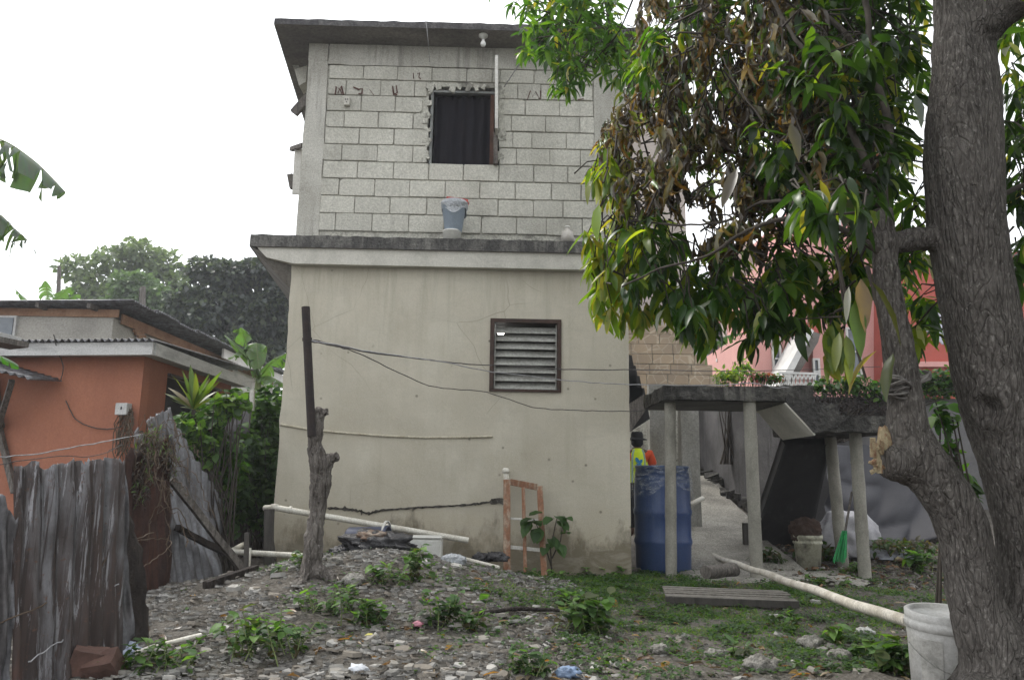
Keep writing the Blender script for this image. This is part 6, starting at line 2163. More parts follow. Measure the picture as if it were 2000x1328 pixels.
# single leaves the photograph shows clearly near the left trunk
for (px, py, ex, ey, W, c_) in ((1682, 545, 1690, 640, 1.0, (.22, .15, .09)), (1702, 550, 1775, 660, 1.0, (.06, .065, .02)), (1672, 585, 1680, 690, .9, (.09, .17, .02)), (1712, 685, 1640, 745, 1.0, (.16, .13, .03)),
                        (1745, 690, 1720, 770, 1.1, (.08, .10, .05)), (1658, 560, 1652, 625, .6, (.30, .30, .28)), (1620, 345, 1690, 470, 1.0, (.03, .035, .015)), (1570, 330, 1620, 440, 1.0, (.025, .03, .014)),
                        (1440, 330, 1410, 400, .9, (.10, .085, .075)), (1545, 240, 1560, 310, .9, (.10, .09, .08)), (1788, 185, 1800, 245, .9, (.16, .19, .18)), (1655, 690, 1662, 745, .9, (.16, .20, .03)), (1640, 650, 1630, 720, .9, (.13, .16, .03)), (1652, 655, 1668, 722, .9, (.10, .13, .03)),
                        (1262, 450, 1205, 470, 1, (.18, .22, .03)), (1170, 400, 1160, 460, 1.1, (.16, .25, .03))):
    a, b = m_(px, py, -.25), m_(ex, ey, -.3)
    GL.add(a, b - a, (b - a).length * 1.08, rnd.choice([0, 4, 5]), c_, rnd.uniform(-.3, .3), W)
for i in range(230):                       # unseen crown added over, behind and right of the camera to shade the yard
    x_, y_ = rnd.uniform(1.6, 8.5), rnd.uniform(-3.0, 5.2)
    z_ = max(4.9 + rnd.uniform(0, 2.4), 1 + .78 * y_ + rnd.uniform(.6, 2.2))
    whorl(GL, Vector((x_, y_, z_)), .34, 'dark', 11, rnd, None, .3)
bigG, restG = GL.split(200)
bigD, restD = DL_.split(100)
GL.singles(bigG, 'leaf', GREEN_T, M['leaf'], mango)
DL_.singles(bigD, 'leaf', DEAD_T, M['leaf_dead'], mango)
GL.mesh('leaves', GREEN_T, M['leaf'], mango, rows=restG)
DL_.mesh('dead_leaves', DEAD_T, M['leaf_dead'], mango, rows=restD)

# ---------------------------------------------------------------- trees beyond the left houses
CARD_T = [leaf_tpl(.75, 2, .3, .3, 0, 0, .5, k) for k in range(3)]


def crown_tree(label, base, lobes, n, size, pal, trunk_pts, seed, group='trees beyond the houses', inner=.35):
    r = random.Random(seed)
    t = thing('broadleaf_tree', label, 'tree', base, 0, group)
    LV = Leaves()
    vol = [a * b * c_ for (_, (a, b, c_)) in lobes]
    tot = sum(vol)
    for (c_, rad), vv in zip(lobes, vol):
        c_ = Vector(c_)
        for i in range(int(n * vv / tot)):
            d_ = Vector((r.gauss(0, 1), r.gauss(0, 1), r.gauss(0, 1))).normalized()
            k = 1 - (1 - inner) * r.random() ** 1.6
            k *= .82 + .35 * noise.noise(d_ * 2.2 + c_)
            q = c_ + Vector((d_.x * rad[0], d_.y * rad[1], d_.z * rad[2])) * k
            dd_ = (d_ + Vector((r.uniform(-1, 1), r.uniform(-1, 1), r.uniform(-1.2, .4)))).normalized()
            LV.add(q, dd_, size * r.uniform(.6, 1.4), r.randrange(3), r.choice(pal), r.uniform(-1.5, 1.5))
    LV.mesh('crown', CARD_T, M['leaf_far'], t)
    mb = MB()
    for pts, rad in trunk_pts:
        mb.tube([Vector(p) for p in pts], rad, 8)
    mb.build('trunk', M['wood_grey'], t)
    return t


def pl(px, py, Y): return P(px, py, Y)
far_g = [(.11, .15, .08), (.14, .19, .09), (.09, .12, .07), (.18, .23, .11)]  # far leaf colours are paled and greyed, painting haze into them
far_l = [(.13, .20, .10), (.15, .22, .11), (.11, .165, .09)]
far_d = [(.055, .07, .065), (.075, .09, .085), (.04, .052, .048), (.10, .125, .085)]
def lobe(px, py, rx, ry, Y, dr=1.):
    k = Y / 1500 * 1.01
    return (tuple(P(px, py, Y)), (rx * k, rx * k * dr, ry * k))
Y1 = 36
b_ = P(250, 900, Y1); b_.z = 0
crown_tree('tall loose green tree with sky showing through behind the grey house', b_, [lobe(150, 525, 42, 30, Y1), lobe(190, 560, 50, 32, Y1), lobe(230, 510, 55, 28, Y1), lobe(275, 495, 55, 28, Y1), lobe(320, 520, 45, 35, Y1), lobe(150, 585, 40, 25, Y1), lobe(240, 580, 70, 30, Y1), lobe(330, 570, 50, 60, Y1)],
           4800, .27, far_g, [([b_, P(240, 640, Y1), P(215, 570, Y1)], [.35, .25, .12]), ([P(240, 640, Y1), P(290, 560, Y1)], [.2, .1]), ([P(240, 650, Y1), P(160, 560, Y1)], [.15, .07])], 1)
Y2 = 31
b_ = P(285, 900, Y2); b_.z = 0
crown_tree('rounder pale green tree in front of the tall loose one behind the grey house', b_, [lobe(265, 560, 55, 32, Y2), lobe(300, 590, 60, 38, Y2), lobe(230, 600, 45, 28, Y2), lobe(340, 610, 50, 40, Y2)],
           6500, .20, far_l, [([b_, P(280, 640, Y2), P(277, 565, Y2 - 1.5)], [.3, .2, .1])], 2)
Y3 = 26
b_ = P(450, 950, Y3); b_.z = 0
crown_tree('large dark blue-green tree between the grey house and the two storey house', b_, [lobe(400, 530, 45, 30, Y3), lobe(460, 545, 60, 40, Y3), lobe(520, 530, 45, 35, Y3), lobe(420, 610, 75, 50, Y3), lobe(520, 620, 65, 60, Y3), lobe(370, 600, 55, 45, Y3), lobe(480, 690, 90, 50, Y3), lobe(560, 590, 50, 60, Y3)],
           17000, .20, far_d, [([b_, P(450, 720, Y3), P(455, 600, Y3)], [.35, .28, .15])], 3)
b_ = P(600, 950, 30); b_.z = 0
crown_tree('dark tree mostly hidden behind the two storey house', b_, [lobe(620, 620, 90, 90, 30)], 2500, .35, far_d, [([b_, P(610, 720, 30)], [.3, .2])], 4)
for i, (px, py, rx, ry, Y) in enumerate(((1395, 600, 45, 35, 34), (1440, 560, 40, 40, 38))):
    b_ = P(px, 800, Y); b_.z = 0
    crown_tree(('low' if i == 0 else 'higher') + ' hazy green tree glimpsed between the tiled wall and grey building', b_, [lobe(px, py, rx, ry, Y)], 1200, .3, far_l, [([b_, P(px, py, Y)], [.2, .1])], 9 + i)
for px, y0_, y1_, Y, r_ in ((112, 600, 520, 22, .07), (276, 620, 560, 22, .10)):
    o = MB().tube([P(px, y0_ + 120, Y), P(px + 1, y0_, Y), P(px + 4, y1_, Y)], [r_, r_, r_ * .7], 8).build('bare_trunk', M['wood_grey'])
    tag(o, 'bare pale trunk rising above the grey roof ' + ('at its left end' if px < 200 else 'near its corner'), 'tree trunk')

# ---------------------------------------------------------------- banana leaves
def banana_leaf(name, pts, W, m, parent, tears=14, seed=0, col=(.06, .12, .03), side=None, hang=1.0):
    """torn blade along a curved midrib; each side falls in strips"""
    r = random.Random(seed)
    n = 60
    mid = []
    for i in range(n + 1):
        f = i / n * (len(pts) - 1); k = min(int(f), len(pts) - 2); t = f - k
        p0 = pts[max(0, k - 1)]; p1 = pts[k]; p2 = pts[k + 1]; p3 = pts[min(len(pts) - 1, k + 2)]
        mid.append(.5 * ((2 * p1) + (p2 - p0) * t + (2 * p0 - 5 * p1 + 4 * p2 - p3) * t * t + (3 * p1 - p0 - 3 * p2 + p3) * t ** 3))
    V_, F_, Cc = [], [], []
    cuts = sorted(r.sample(range(3, n - 2), tears))
    for s_ in (-1, 1):
        strip_start = 0
        for ce_ in cuts + [n]:
            a, b = strip_start, ce_
            strip_start = ce_
            gap = r.choice([0, 0, .3, .6])
            lean = r.uniform(-.3, .3) * W
            fall = r.uniform(.6, 1.2) * hang
            base = len(V_)
            for i in range(a, b + 1):
                t = (mid[min(n, i + 1)] - mid[max(0, i - 1)]).normalized()
                sd = t.cross(Vector((0, 0, 1))).normalized() * s_
                s01 = i / n
                w_ = W * (sin(pi * min(1, max(.0, s01 * .93 + .04))) ** .6)
                u = (i - a) / max(1, b - a)
                pinch = (u - .5) * gap * w_ * .5
                for k in range(5):
                    q = k / 4
                    p = mid[i] + sd * w_ * (sin(q * 1.1) / 1.1 * (1 - .35 * hang)) + Vector((0, 0, -w_ * fall * q * q * .9)) + t * (lean * q * q - pinch * q * q)
                    V_.append(p); Cc.append(tuple(c_ * (.85 + .3 * r.random()) for c_ in col))
            for i in range(b - a):
                for k in range(4): F_.append((base + i * 5 + k, base + i * 5 + k + 1, base + (i + 1) * 5 + k + 1, base + (i + 1) * 5 + k))
    Mi = inv(parent)
    V2 = np.array([tuple(Mi @ v) for v in V_])
    o = link(name, fast_mesh(name, V2, np.array(F_), np.array(Cc), True, m), parent)
    rb = MB().tube(mid, [.014 * (1 - .8 * i / n) * W / .3 for i in range(n + 1)], 6)
    r2 = rb.build('midrib', M['leaf_rib'], o) if False else rb.build('midrib', M['leaf_rib'], parent)
    return o


M['leaf_rib'] = dirty('leaf_rib', (.20, .24, .10), (.14, .18, .07), 8)
M['leaf_ban'] = leaf_mat('banana_leaf', .4, .35, (1.4, 1.7, .7), .6)
bp = thing('banana_plant', 'banana plant with torn leaves reaching in from the left edge of the picture', 'banana plant', P(-330, 1100, 5.2))
bt_ = P(-330, 600, 5.2)
MB().tube([Vector((bt_.x, bt_.y, -.1)), bt_ + Vector((0, 0, -.8)), bt_], [.13, .11, .07], 12).build('stem', M['leaf_rib'], bp)
for pts, W, sd, hg in (([(-330, 600), (-260, 380), (-150, 270), (-20, 268), (60, 310), (128, 376)], .34, 3, 1.0), ([(-330, 600), (-200, 430), (-90, 400), (-10, 415), (30, 450), (52, 470)], .25, 5, .9),
                   ([(-330, 600), (-240, 600), (-140, 650), (-60, 680), (0, 695), (34, 712)], .14, 8, .5), ([(-330, 600), (-400, 380), (-480, 260), (-560, 300)], .25, 9, .9), ([(-330, 600), (-330, 300), (-290, 120), (-230, 60)], .25, 10, .7)):
    banana_leaf('leaf', [P(x, y, 5.2 + .1 * i) for i, (x, y) in enumerate(pts)], W, M['leaf_ban'], bp, 18, sd, (.10, .14, .09) if sd < 8 else (.06, .16, .03), hang=hg)


def small_banana(label, px, py, Y, leaves, W, col, sd0):
    c_ = P(px, py, Y)
    t = thing('banana_plant', label, 'banana plant', (c_.x, c_.y, 0))
    MB().tube([Vector((c_.x, c_.y, 0)), c_ + Vector((0, 0, -.4)), c_], [.12, .09, .05], 8).build('stem', M['leaf_rib'], t)
    for k, (mx, my, ex, ey) in enumerate(leaves):
        banana_leaf('leaf', [c_, P(mx, my, Y - .1), P(ex, ey, Y - .3)], W, M['leaf_ban'], t, 12, sd0 + k, col, hang=.5)


small_banana('banana plant with yellow-green torn leaves behind the zinc roof, near the house corner', 505, 740, 15, [(490, 680, 445, 700), (478, 660, 470, 640), (500, 670, 505, 720), (530, 710, 560, 690), (525, 735, 555, 750), (490, 700, 440, 655)], .32, (.10, .17, .05), 40)
small_banana('pale small banana plant poking above the grey roof ridge', 95, 600, 20, [(92, 570, 88, 548), (120, 575, 138, 560), (125, 590, 150, 575), (60, 590, 30, 565)], .30, (.12, .20, .07), 60)
small_banana('banana plant seen between the tiled wall and grey building', 1375, 690, 17, [(1395, 620, 1420, 600), (1370, 640, 1350, 620), (1410, 660, 1450, 650)], .30, (.10, .19, .05), 70)

# long strap-leaved croton above the fence
cro = thing('croton_plant', 'yellow-edged strap-leaved croton rising above the zinc fence', 'plant', P(378, 900, 7.9))
CL = Leaves()
cc = P(378, 800, 7.9)
for (ex, ey, w_) in ((372, 712, 1.1), (345, 730, 1.1), (322, 762, 1.0), (410, 735, 1.0), (432, 722, 1.0), (430, 740, 1.0), (400, 750, .9), (350, 790, .9), (415, 775, .9), (365, 765, 1.0), (395, 770, .8), (340, 830, .8), (412, 810, .8), (358, 722, .9), (388, 718, .9), (425, 752, .9), (330, 745, .8), (335, 780, .8), (380, 740, .8), (405, 725, .9)):
    e_ = P(ex, ey, 7.9 + rnd.uniform(-.25, .2))
    CL.add(cc, e_ - cc, (e_ - cc).length, rnd.choice([0, 1, 5]), rnd.choice([(.06, .10, .025), (.09, .12, .03), (.045, .08, .025), (.13, .10, .03)]), rnd.uniform(-.5, .5), w_ * .62)
CL.singles(CL.d, 'leaf', GREEN_T, M['leaf'], cro)
MB().tube([Vector((cc.x, cc.y, .2)), cc], [.03, .02], 8).build('stem', M['twig'], cro)


# ---------------------------------------------------------------- bushes
def bush(name, label, cat, blobs, n, size, tpls, pal, m, seed, stems=True, nsingle=0, z0=None):
    r = random.Random(seed)
    c0 = Vector(blobs[0][0])
    t = thing(name, label, cat, (c0.x, c0.y, float(gz(c0.x, c0.y)) if z0 is None else z0))
    LV = Leaves()
    tot = sum(b[1][0] * b[1][1] * b[1][2] for b in blobs)
    for c_, rad in blobs:
        c_ = Vector(c_)
        for i in range(int(n * rad[0] * rad[1] * rad[2] / tot)):
            d_ = Vector((r.gauss(0, 1), r.gauss(0, 1), r.gauss(0, 1))).normalized()
            k = (r.random() ** .45) * (.85 + .35 * noise.noise(d_ * 2.5 + c_ * 2))
            q = c_ + Vector((d_.x * rad[0], d_.y * rad[1], d_.z * rad[2])) * k
            dd_ = Vector((r.uniform(-1, 1), r.uniform(-1.3, .6), r.uniform(-1.0, .5))).normalized()
            LV.add(q, dd_, size * r.uniform(.55, 1.3), r.randrange(4), tuple(round(x, 3) for x in r.choice(pal)), r.uniform(-.8, .8))
    if nsingle:
        big, rest = LV.split(nsingle)
        LV.singles(big, 'leaf', tpls, m, t)
        LV.mesh('leaves', tpls, m, t, rows=rest)
    else:
        LV.mesh('leaves', tpls, m, t)
    if stems:
        mb = MB()
        for i in range(min(40, n // 20 + 6)):
            c_, rad = r.choice(blobs); c_ = Vector(c_)
            e_ = c_ + Vector((r.uniform(-.8, .8) * rad[0], r.uniform(-.8, .8) * rad[1], r.uniform(-.2, .8) * rad[2]))
            b0_ = Vector((c0.x + r.uniform(-.2, .2), c0.y + r.uniform(-.1, .1), float(gz(c0.x, c0.y)) if z0 is None else z0))
            mb.tube([b0_, b0_.lerp(e_, .5) + Vector((r.uniform(-.1, .1), r.uniform(-.1, .1), .05)), e_], [.012, .008, .004], 5)
        mb.build('stems', M['twig'], t, kind='stuff')
    return t


def bl(px, py, rx, ry, Y, dr=.8):
    k = Y / 1500
    return (tuple(P(px, py, Y)), (rx * k, rx * k * dr, ry * k))


wg = [(.045, .11, .02), (.06, .14, .025), (.03, .08, .018), (.09, .17, .03)]
wd = [(.03, .065, .02), (.045, .09, .024), (.022, .05, .016), (.06, .12, .03)]
bush('creeper_bush', 'bright green leafy creeper heaped over the fence end below the croton', 'bush', [bl(400, 860, 55, 70, 8.1), bl(360, 835, 35, 40, 7.9), bl(440, 900, 50, 70, 8.2), bl(420, 800, 50, 35, 8.3)], 1300, .085, ROUND_T, wg + wd, M['leaf_weed'], 1, nsingle=60)
bush('lit_colour_creeper', 'creeper tips coloured bright yellow-green as if lit above the fence beside the croton', 'creeper', [bl(450, 790, 45, 25, 7.9, .5), bl(370, 850, 35, 40, 7.6, .5), bl(400, 880, 30, 40, 7.7, .5)], 420, .10, ROUND_T, [(.09, .17, .035), (.13, .21, .045), (.06, .12, .025), (.03, .06, .02)], M['leaf_weed'], 21, nsingle=60)  # brighter leaf colours paint the light on these tips
bush('fence_creeper', 'dark withered creeper matted over the middle fence sheets with a few green leaves', 'creeper', [bl(295, 870, 30, 50, 5.8, .5), bl(330, 900, 25, 60, 6.2, .5), bl(280, 940, 25, 60, 5.7, .4)], 520, .06, DEAD_T, [(.05, .04, .03), (.07, .055, .04), (.03, .026, .02), (.08, .15, .03), (.035, .03, .025)], M['leaf_dead'], 22, nsingle=30, stems=False)
bush('broadleaf_bush', 'dark leafy bush filling the gap beside the house corner', 'bush', [bl(515, 850, 45, 100, 9.6), bl(480, 930, 55, 110, 9.2), bl(530, 960, 45, 90, 9.3), bl(450, 960, 40, 80, 8.9), bl(505, 810, 50, 35, 10.2)], 3800, .11, ROUND_T, wd, M['leaf_weed'], 2, nsingle=60)
bush('papaya_bush', 'light green large-leaved plant behind the white post near the house corner', 'bush', [bl(480, 782, 45, 26, 11), bl(525, 790, 35, 40, 11)], 420, .17, ROUND_T, wg, M['leaf_weed'], 3)
o = MB().bar(P(492, 802, 9.4), P(493, 762, 9.4), .05, .05).build('white_stake', M['wood_white']); tag(o, 'short white stake standing above the creeper by the house corner', 'stake')
o = MB().box(P(465, 825, 9.2), (.28, .06, .5)).build('fibre_sheet', M['wall_grey']); rough_up(o, .01, .2, 3, cuts=3); tag(o, 'grey fibre panel half swallowed by creeper left of the white stake', 'panel')
# backing of foliage low on the left, so the gap beside the house is dark leaves
bush('hedge', 'dark tangled hedge behind the zinc fence between both houses', 'hedge', [bl(500, 1000, 60, 60, 10.5), bl(440, 900, 80, 110, 11.5), bl(540, 900, 40, 150, 11.5), bl(520, 800, 60, 40, 12.5)], 4200, .14, ROUND_T, wd, M['leaf_weed'], 4)
# creeper on the garden wall
k_ = P(1700, 745, 11.1)
bush('wall_creeper', 'creeper with small glossy leaves trailing along the top of the grey garden wall', 'creeper', [bl(1610, 755, 35, 22, 11.1, .4), bl(1660, 750, 45, 28, 11.05, .4), bl(1710, 765, 45, 26, 11.05, .4), bl(1800, 750, 60, 34, 11.1, .4), bl(1860, 745, 50, 35, 11.1, .4), bl(1930, 740, 80, 40, 11.1, .4)], 2600, .095, ROUND_T, wg + wd, M['leaf_weed'], 5, z0=1.6, nsingle=40)
mb = MB()
for i in range(60):
    a = P(rnd.uniform(1585, 1760), rnd.uniform(765, 785), 11.0)
    mb.tube([a, a + Vector((rnd.uniform(-.15, .15), -.03, rnd.uniform(-.15, .03))), a + Vector((rnd.uniform(-.3, .3), -.03, rnd.uniform(-.3, -.05)))], .012, 4)
tag(mb.build('dry_roots', M['rot']), 'dark dry roots hanging over the top edge of the garden wall', 'roots', kind='stuff')
bush('yellow_shrub', 'yellow-green shrub behind the left half of the concrete landing', 'shrub', [bl(1425, 735, 40, 18, 12.6, .5), bl(1450, 720, 25, 18, 12.8, .5)], 420, .10, WEED_T, [(.25, .30, .04), (.16, .26, .04), (.10, .18, .03)], M['leaf_weed'], 6, z0=1.3)
bush('flowering_shrub', 'low dark green shrub with reddish tips behind the middle of the landing', 'shrub', [bl(1480, 735, 30, 12, 12.4, .5), bl(1510, 738, 30, 10, 12.4, .5)], 240, .10, WEED_T, wg + [(.25, .06, .05)], M['leaf_weed'], 7, z0=1.3)
bush('understorey_shrub', 'dark leafy twigs between the two mango trunks', 'shrub', [bl(1845, 810, 30, 40, 4.6), bl(1850, 880, 25, 40, 4.7), bl(1880, 950, 30, 40, 4.8), bl(1900, 1150, 30, 60, 4.8)], 240, .10, WEED_T, wd + wg, M['leaf_weed'], 8, nsingle=40)
# large-leaved sapling behind the wooden sash
pp = thing('sapling', 'broad-leaved sapling growing against the wall behind the wooden sash', 'sapling', P(1085, 1120, 7.95))
SL = Leaves()
for (x, y, ex, ey) in ((1085, 1010, 1112, 1018), (1090, 1015, 1120, 1035), (1078, 1012, 1060, 1020), (1095, 1040, 1118, 1040), (1085, 1050, 1100, 1075), (1040, 1010, 1012, 1014), (1040, 1020, 1010, 1040), (1045, 1015, 1060, 1025), (1070, 1060, 1055, 1080), (1075, 1055, 1090, 1068), (1100, 1010, 1122, 1010), (1058, 1000, 1030, 1002), (1050, 1030, 1040, 1060), (1092, 1060, 1105, 1085)):
    a, b = P(x, y, 7.9), P(ex, ey, 7.75)
    for k in range(2):
        SL.add(a + Vector((rnd.uniform(-.02, .02), 0, rnd.uniform(-.02, .02))), b - a + Vector((rnd.uniform(-.04, .04), rnd.uniform(-.04, .04), rnd.uniform(-.04, .04))), (b - a).length * .85, rnd.randrange(3), rnd.choice([(.05, .10, .035), (.06, .12, .04), (.07, .14, .045)]), rnd.uniform(-.4, .4))
SL.singles(SL.d, 'leaf', ROUND_T, M['leaf_weed'], pp)
st_ = MB()
for pts in ([(1078, 1125), (1075, 1070), (1088, 1010)], [(1078, 1110), (1060, 1050), (1042, 1012)], [(1078, 1090), (1095, 1055), (1100, 1012)]):
    st_.tube([P(x, y, 7.9) for x, y in pts], [.008, .006, .004], 6)
st_.build('stem', M['twig'], pp)


# unseen growth added right of the yard, blocking light on the mango trunks
bush('shading_thicket', 'unseen dense thicket added right of the mango trunks to shade them', 'thicket', [((4.2, 3.6, 1.5), (1.0, 1.4, 1.6)), ((4.4, 2.0, 2.0), (1.1, 1.6, 2.0)), ((4.8, 3.4, 3.4), (1.3, 1.6, 1.3)), ((4.2, .4, 2.0), (1.1, 1.4, 2.1))], 3600, .26, WEED_T, PAL['dark'], M['leaf_weed'], 31)
for lab_, px_q, py_q, rx_q, ry_q, Yq, n_q in (('dark litter plants under the lower landing', 1600, 1075, 60, 14, 9.3, 160), ('leafy litter at the foot of the tarpaulin', 1760, 1065, 80, 16, 9.3, 260), ('dark weeds at the foot of the stained wall by the path', 1500, 1085, 35, 18, 9.0, 140)):
    bush('litter_plant', lab_, 'weed', [bl(px_q, py_q, rx_q, ry_q, Yq, .6)], n_q, .09, WEED_T, [(.05, .045, .03), (.03, .06, .02), (.045, .08, .025), (.09, .07, .045)], M['leaf_weed'], n_q, stems=False)  # plants in dark colours, added to deepen the shade around the stair

# ---------------------------------------------------------------- weeds
def weed(label, px, py, h, w_, nl, tpls, L, pal, seed, group='leafy weeds among the stones', dead=.25):
    r = random.Random(seed)
    g_ = G(px, py)
    t = thing('weed', label, 'weed', g_, 0, group)
    LV = Leaves(); mb = MB()
    nl = int(nl * 2.6); L = L * 1.12; w_ = w_ * 1.0; h = h * .8
    ns = max(4, nl // 12)
    for s_ in range(ns):
        b0_ = g_ + Vector((r.uniform(-.5, .5) * w_, r.uniform(-.3, .3) * w_, -.01))
        b0_.z = float(gz(b0_.x, b0_.y)) - .01
        e_ = b0_ + Vector((r.uniform(-.35, .35) * w_, r.uniform(-.3, .3) * w_, h * r.uniform(.45, 1.0)))
        md = b0_.lerp(e_, .5) + Vector((r.uniform(-.02, .02), 0, .01))
        mb.tube([b0_, md, e_], [.004, .003, .002], 5)
        for k in range(nl // ns):
            f = .1 + .9 * ((k + 1) / (nl // ns)) ** .8
            q = b0_.lerp(e_, f)
            a = r.uniform(0, 6.28)
            dd_ = Vector((cos(a), sin(a), r.uniform(-.5, .7)))
            c_ = r.choice(pal)
            if f > .8: c_ = tuple(min(1, x * 1.5) for x in c_)
            if f < .5 and r.random() < dead: c_ = (.08, .065, .035)
            LV.add(q, dd_, L * r.uniform(.5, 1.25) * (1.1 if f > .7 else .85), r.randrange(4), tuple(round(x, 3) for x in c_), r.uniform(-.4, .4))
    mb.build('stems', M['leaf_rib'], t, kind='stuff')
    LV.singles(LV.d, 'leaf', tpls, M['leaf_weed'], t)


gw = [(.065, .13, .03), (.09, .165, .038), (.045, .095, .025), (.055, .07, .03), (.03, .065, .02)]
WE = [
    ('big weed clump with heart-shaped leaves at the lower left of the stones', 510, 1290, .34, .34, 70, ROUND_T, .055),
    ('ragged weed beside the heart-leaved clump', 575, 1270, .28, .25, 45, WEED_T, .05),
    ('low bushy weed below the dead trunk', 640, 1200, .22, .26, 60, WEED_T, .05),
    ('weed with one large pale leaf between the bushy weeds', 705, 1225, .26, .22, 45, ROUND_T, .06),
    ('tall thin weed on top of the mound before the white container', 815, 1135, .34, .16, 34, WEED_T, .07),
    ('spindly weed to the left of the tall thin one on the mound', 750, 1140, .20, .22, 30, WEED_T, .06),
    ('dark wilting weed in the middle of the yard', 890, 1225, .27, .30, 70, WEED_T, .07),
    ('bright leafy weed left of the pallet', 1130, 1235, .30, .34, 80, WEED_T, .08),
    ('second bright weed behind the leafy weed left of the pallet', 1110, 1190, .20, .25, 40, WEED_T, .07),
    ('drying weed at the bottom edge of the gravel', 1030, 1318, .20, .18, 40, WEED_T, .05),
    ('weed spreading at the bottom left near the broken bricks', 300, 1310, .20, .36, 60, ROUND_T, .05),
    ('small weed on the stones right of the broken bricks', 240, 1318, .14, .18, 24, WEED_T, .05),
    ('glossy weed growing against the paint bucket', 1765, 1320, .22, .22, 50, WEED_T, .09),
    ('broad-leaved weed left of the paint bucket', 1700, 1290, .16, .25, 36, WEED_T, .07),
    ('weed with pale leaves right of the pale blue paper', 1805, 1120, .30, .25, 40, WEED_T, .11),
    ('low dark weed in front of the rear right column', 1660, 1120, .20, .34, 60, WEED_T, .05),
    ('dark weed at the foot of the grimy bucket', 1620, 1145, .15, .30, 50, WEED_T, .06),
    ('thin weed behind the pallet end', 1560, 1185, .12, .22, 26, WEED_T, .05),
    ('weed leaning against the wall foot right of the sash', 1180, 1125, .14, .40, 60, WEED_T, .055),
    ('weed at the foot of the wooden sash', 1060, 1130, .12, .30, 40, WEED_T, .045),
    ('slim seedling in the middle right of the yard', 1445, 1290, .14, .08, 12, WEED_T, .07),
    ('seedling right of the slim one', 1640, 1265, .20, .08, 12, WEED_T, .08),
    ('weed in the shade under the small rear column', 1550, 1215, .10, .25, 26, WEED_T, .045),
    ('weed climbing the paint bucket beside the trunk', 1868, 1335, .32, .12, 26, WEED_T, .07),
    ('weed behind the dead trunk at the wall foot', 575, 1108, .14, .26, 30, WEED_T, .06),
]
for i, (lab, px, py, h, w_, nl, tp, L) in enumerate(WE):
    weed(lab, px, py, h, w_, nl, tp, L, gw if i not in (6, 9) else wd, 100 + i)

# ---------------------------------------------------------------- grass and ground cover
def patch_pts(regions, n, seed):
    r = random.Random(seed); out = []
    for (px, py, rx, ry), k in regions:
        c_ = G(px, py)
        a_ = G(px + rx, py); b1_ = G(px, py - ry); b2_ = G(px, min(1327, py + ry))
        wx = abs(a_.x - c_.x); y0_, y1_ = b2_.y, b1_.y
        for i in range(int(n * k)):
            x = c_.x + r.gauss(0, .55) * wx; y = y0_ + (y1_ - y0_) * r.random()
            out.append(Vector((x, y, float(gz(x, y)))))
    return out, r


regs = [((1240, 1150, 130, 35), 1.4), ((1330, 1135, 90, 20), .8), ((1180, 1175, 110, 30), .6), ((1450, 1215, 200, 25), .7), ((1650, 1185, 120, 35), 1.0), ((1720, 1150, 90, 30), .6), ((1150, 1125, 130, 14), 1.4), ((1200, 1140, 80, 18), .9),
        ((1560, 1160, 60, 25), .4), ((1300, 1230, 160, 35), .5), ((1600, 1270, 200, 45), .45), ((950, 1150, 120, 25), .25), ((1750, 1270, 60, 40), .3), ((560, 1105, 60, 12), .3)]
pts, r = patch_pts(regs, 3000, 5)
GR = Leaves()
for p in pts:
    k = noise.noise(Vector((p.x * 2.2, p.y * 2.2, 0)))
    if k < -.02 and r.random() < .9: continue
    for j in range(2):
        a = r.uniform(0, 6.28)
        GR.add(p + Vector((0, 0, -.005)), Vector((cos(a) * .6, sin(a) * .6, 1)), r.uniform(.02, .06), r.randrange(3), r.choice([(.09, .19, .03), (.13, .24, .04), (.06, .14, .025), (.17, .20, .06)]), r.uniform(-1, 1), 1.3)
tag(GR.mesh('grass', BLADE_T, M['leaf_weed']), 'short bright green grass round the pallet and house foot', 'grass')
GC = Leaves()
regs2 = regs + [((1400, 1290, 350, 38), .7), ((1700, 1290, 200, 38), .5), ((1100, 1260, 200, 60), .4), ((800, 1200, 300, 80), .4), ((950, 1130, 200, 20), .3), ((1750, 1120, 120, 40), .5)]
pts, r = patch_pts(regs2, 1500, 6)
for p in pts:
    k = noise.noise(Vector((p.x * 3, p.y * 3, 4)))
    if k < .08 and r.random() < .85: continue
    for j in range(3):
        a = r.uniform(0, 6.28)
        q = p + Vector((r.uniform(-.02, .02), r.uniform(-.02, .02), r.uniform(0, .035)))
        GC.add(q, Vector((cos(a), sin(a), r.uniform(-.1, .8))), r.uniform(.015, .04), r.randrange(4), r.choice([(.05, .11, .025), (.035, .08, .025), (.07, .13, .03), (.05, .08, .04)]), r.uniform(-.5, .5))
tag(GC.mesh('ground_cover', ROUND_T, M['leaf_weed']), 'tiny-leaved creeping weeds scattered over the yard', 'ground cover')
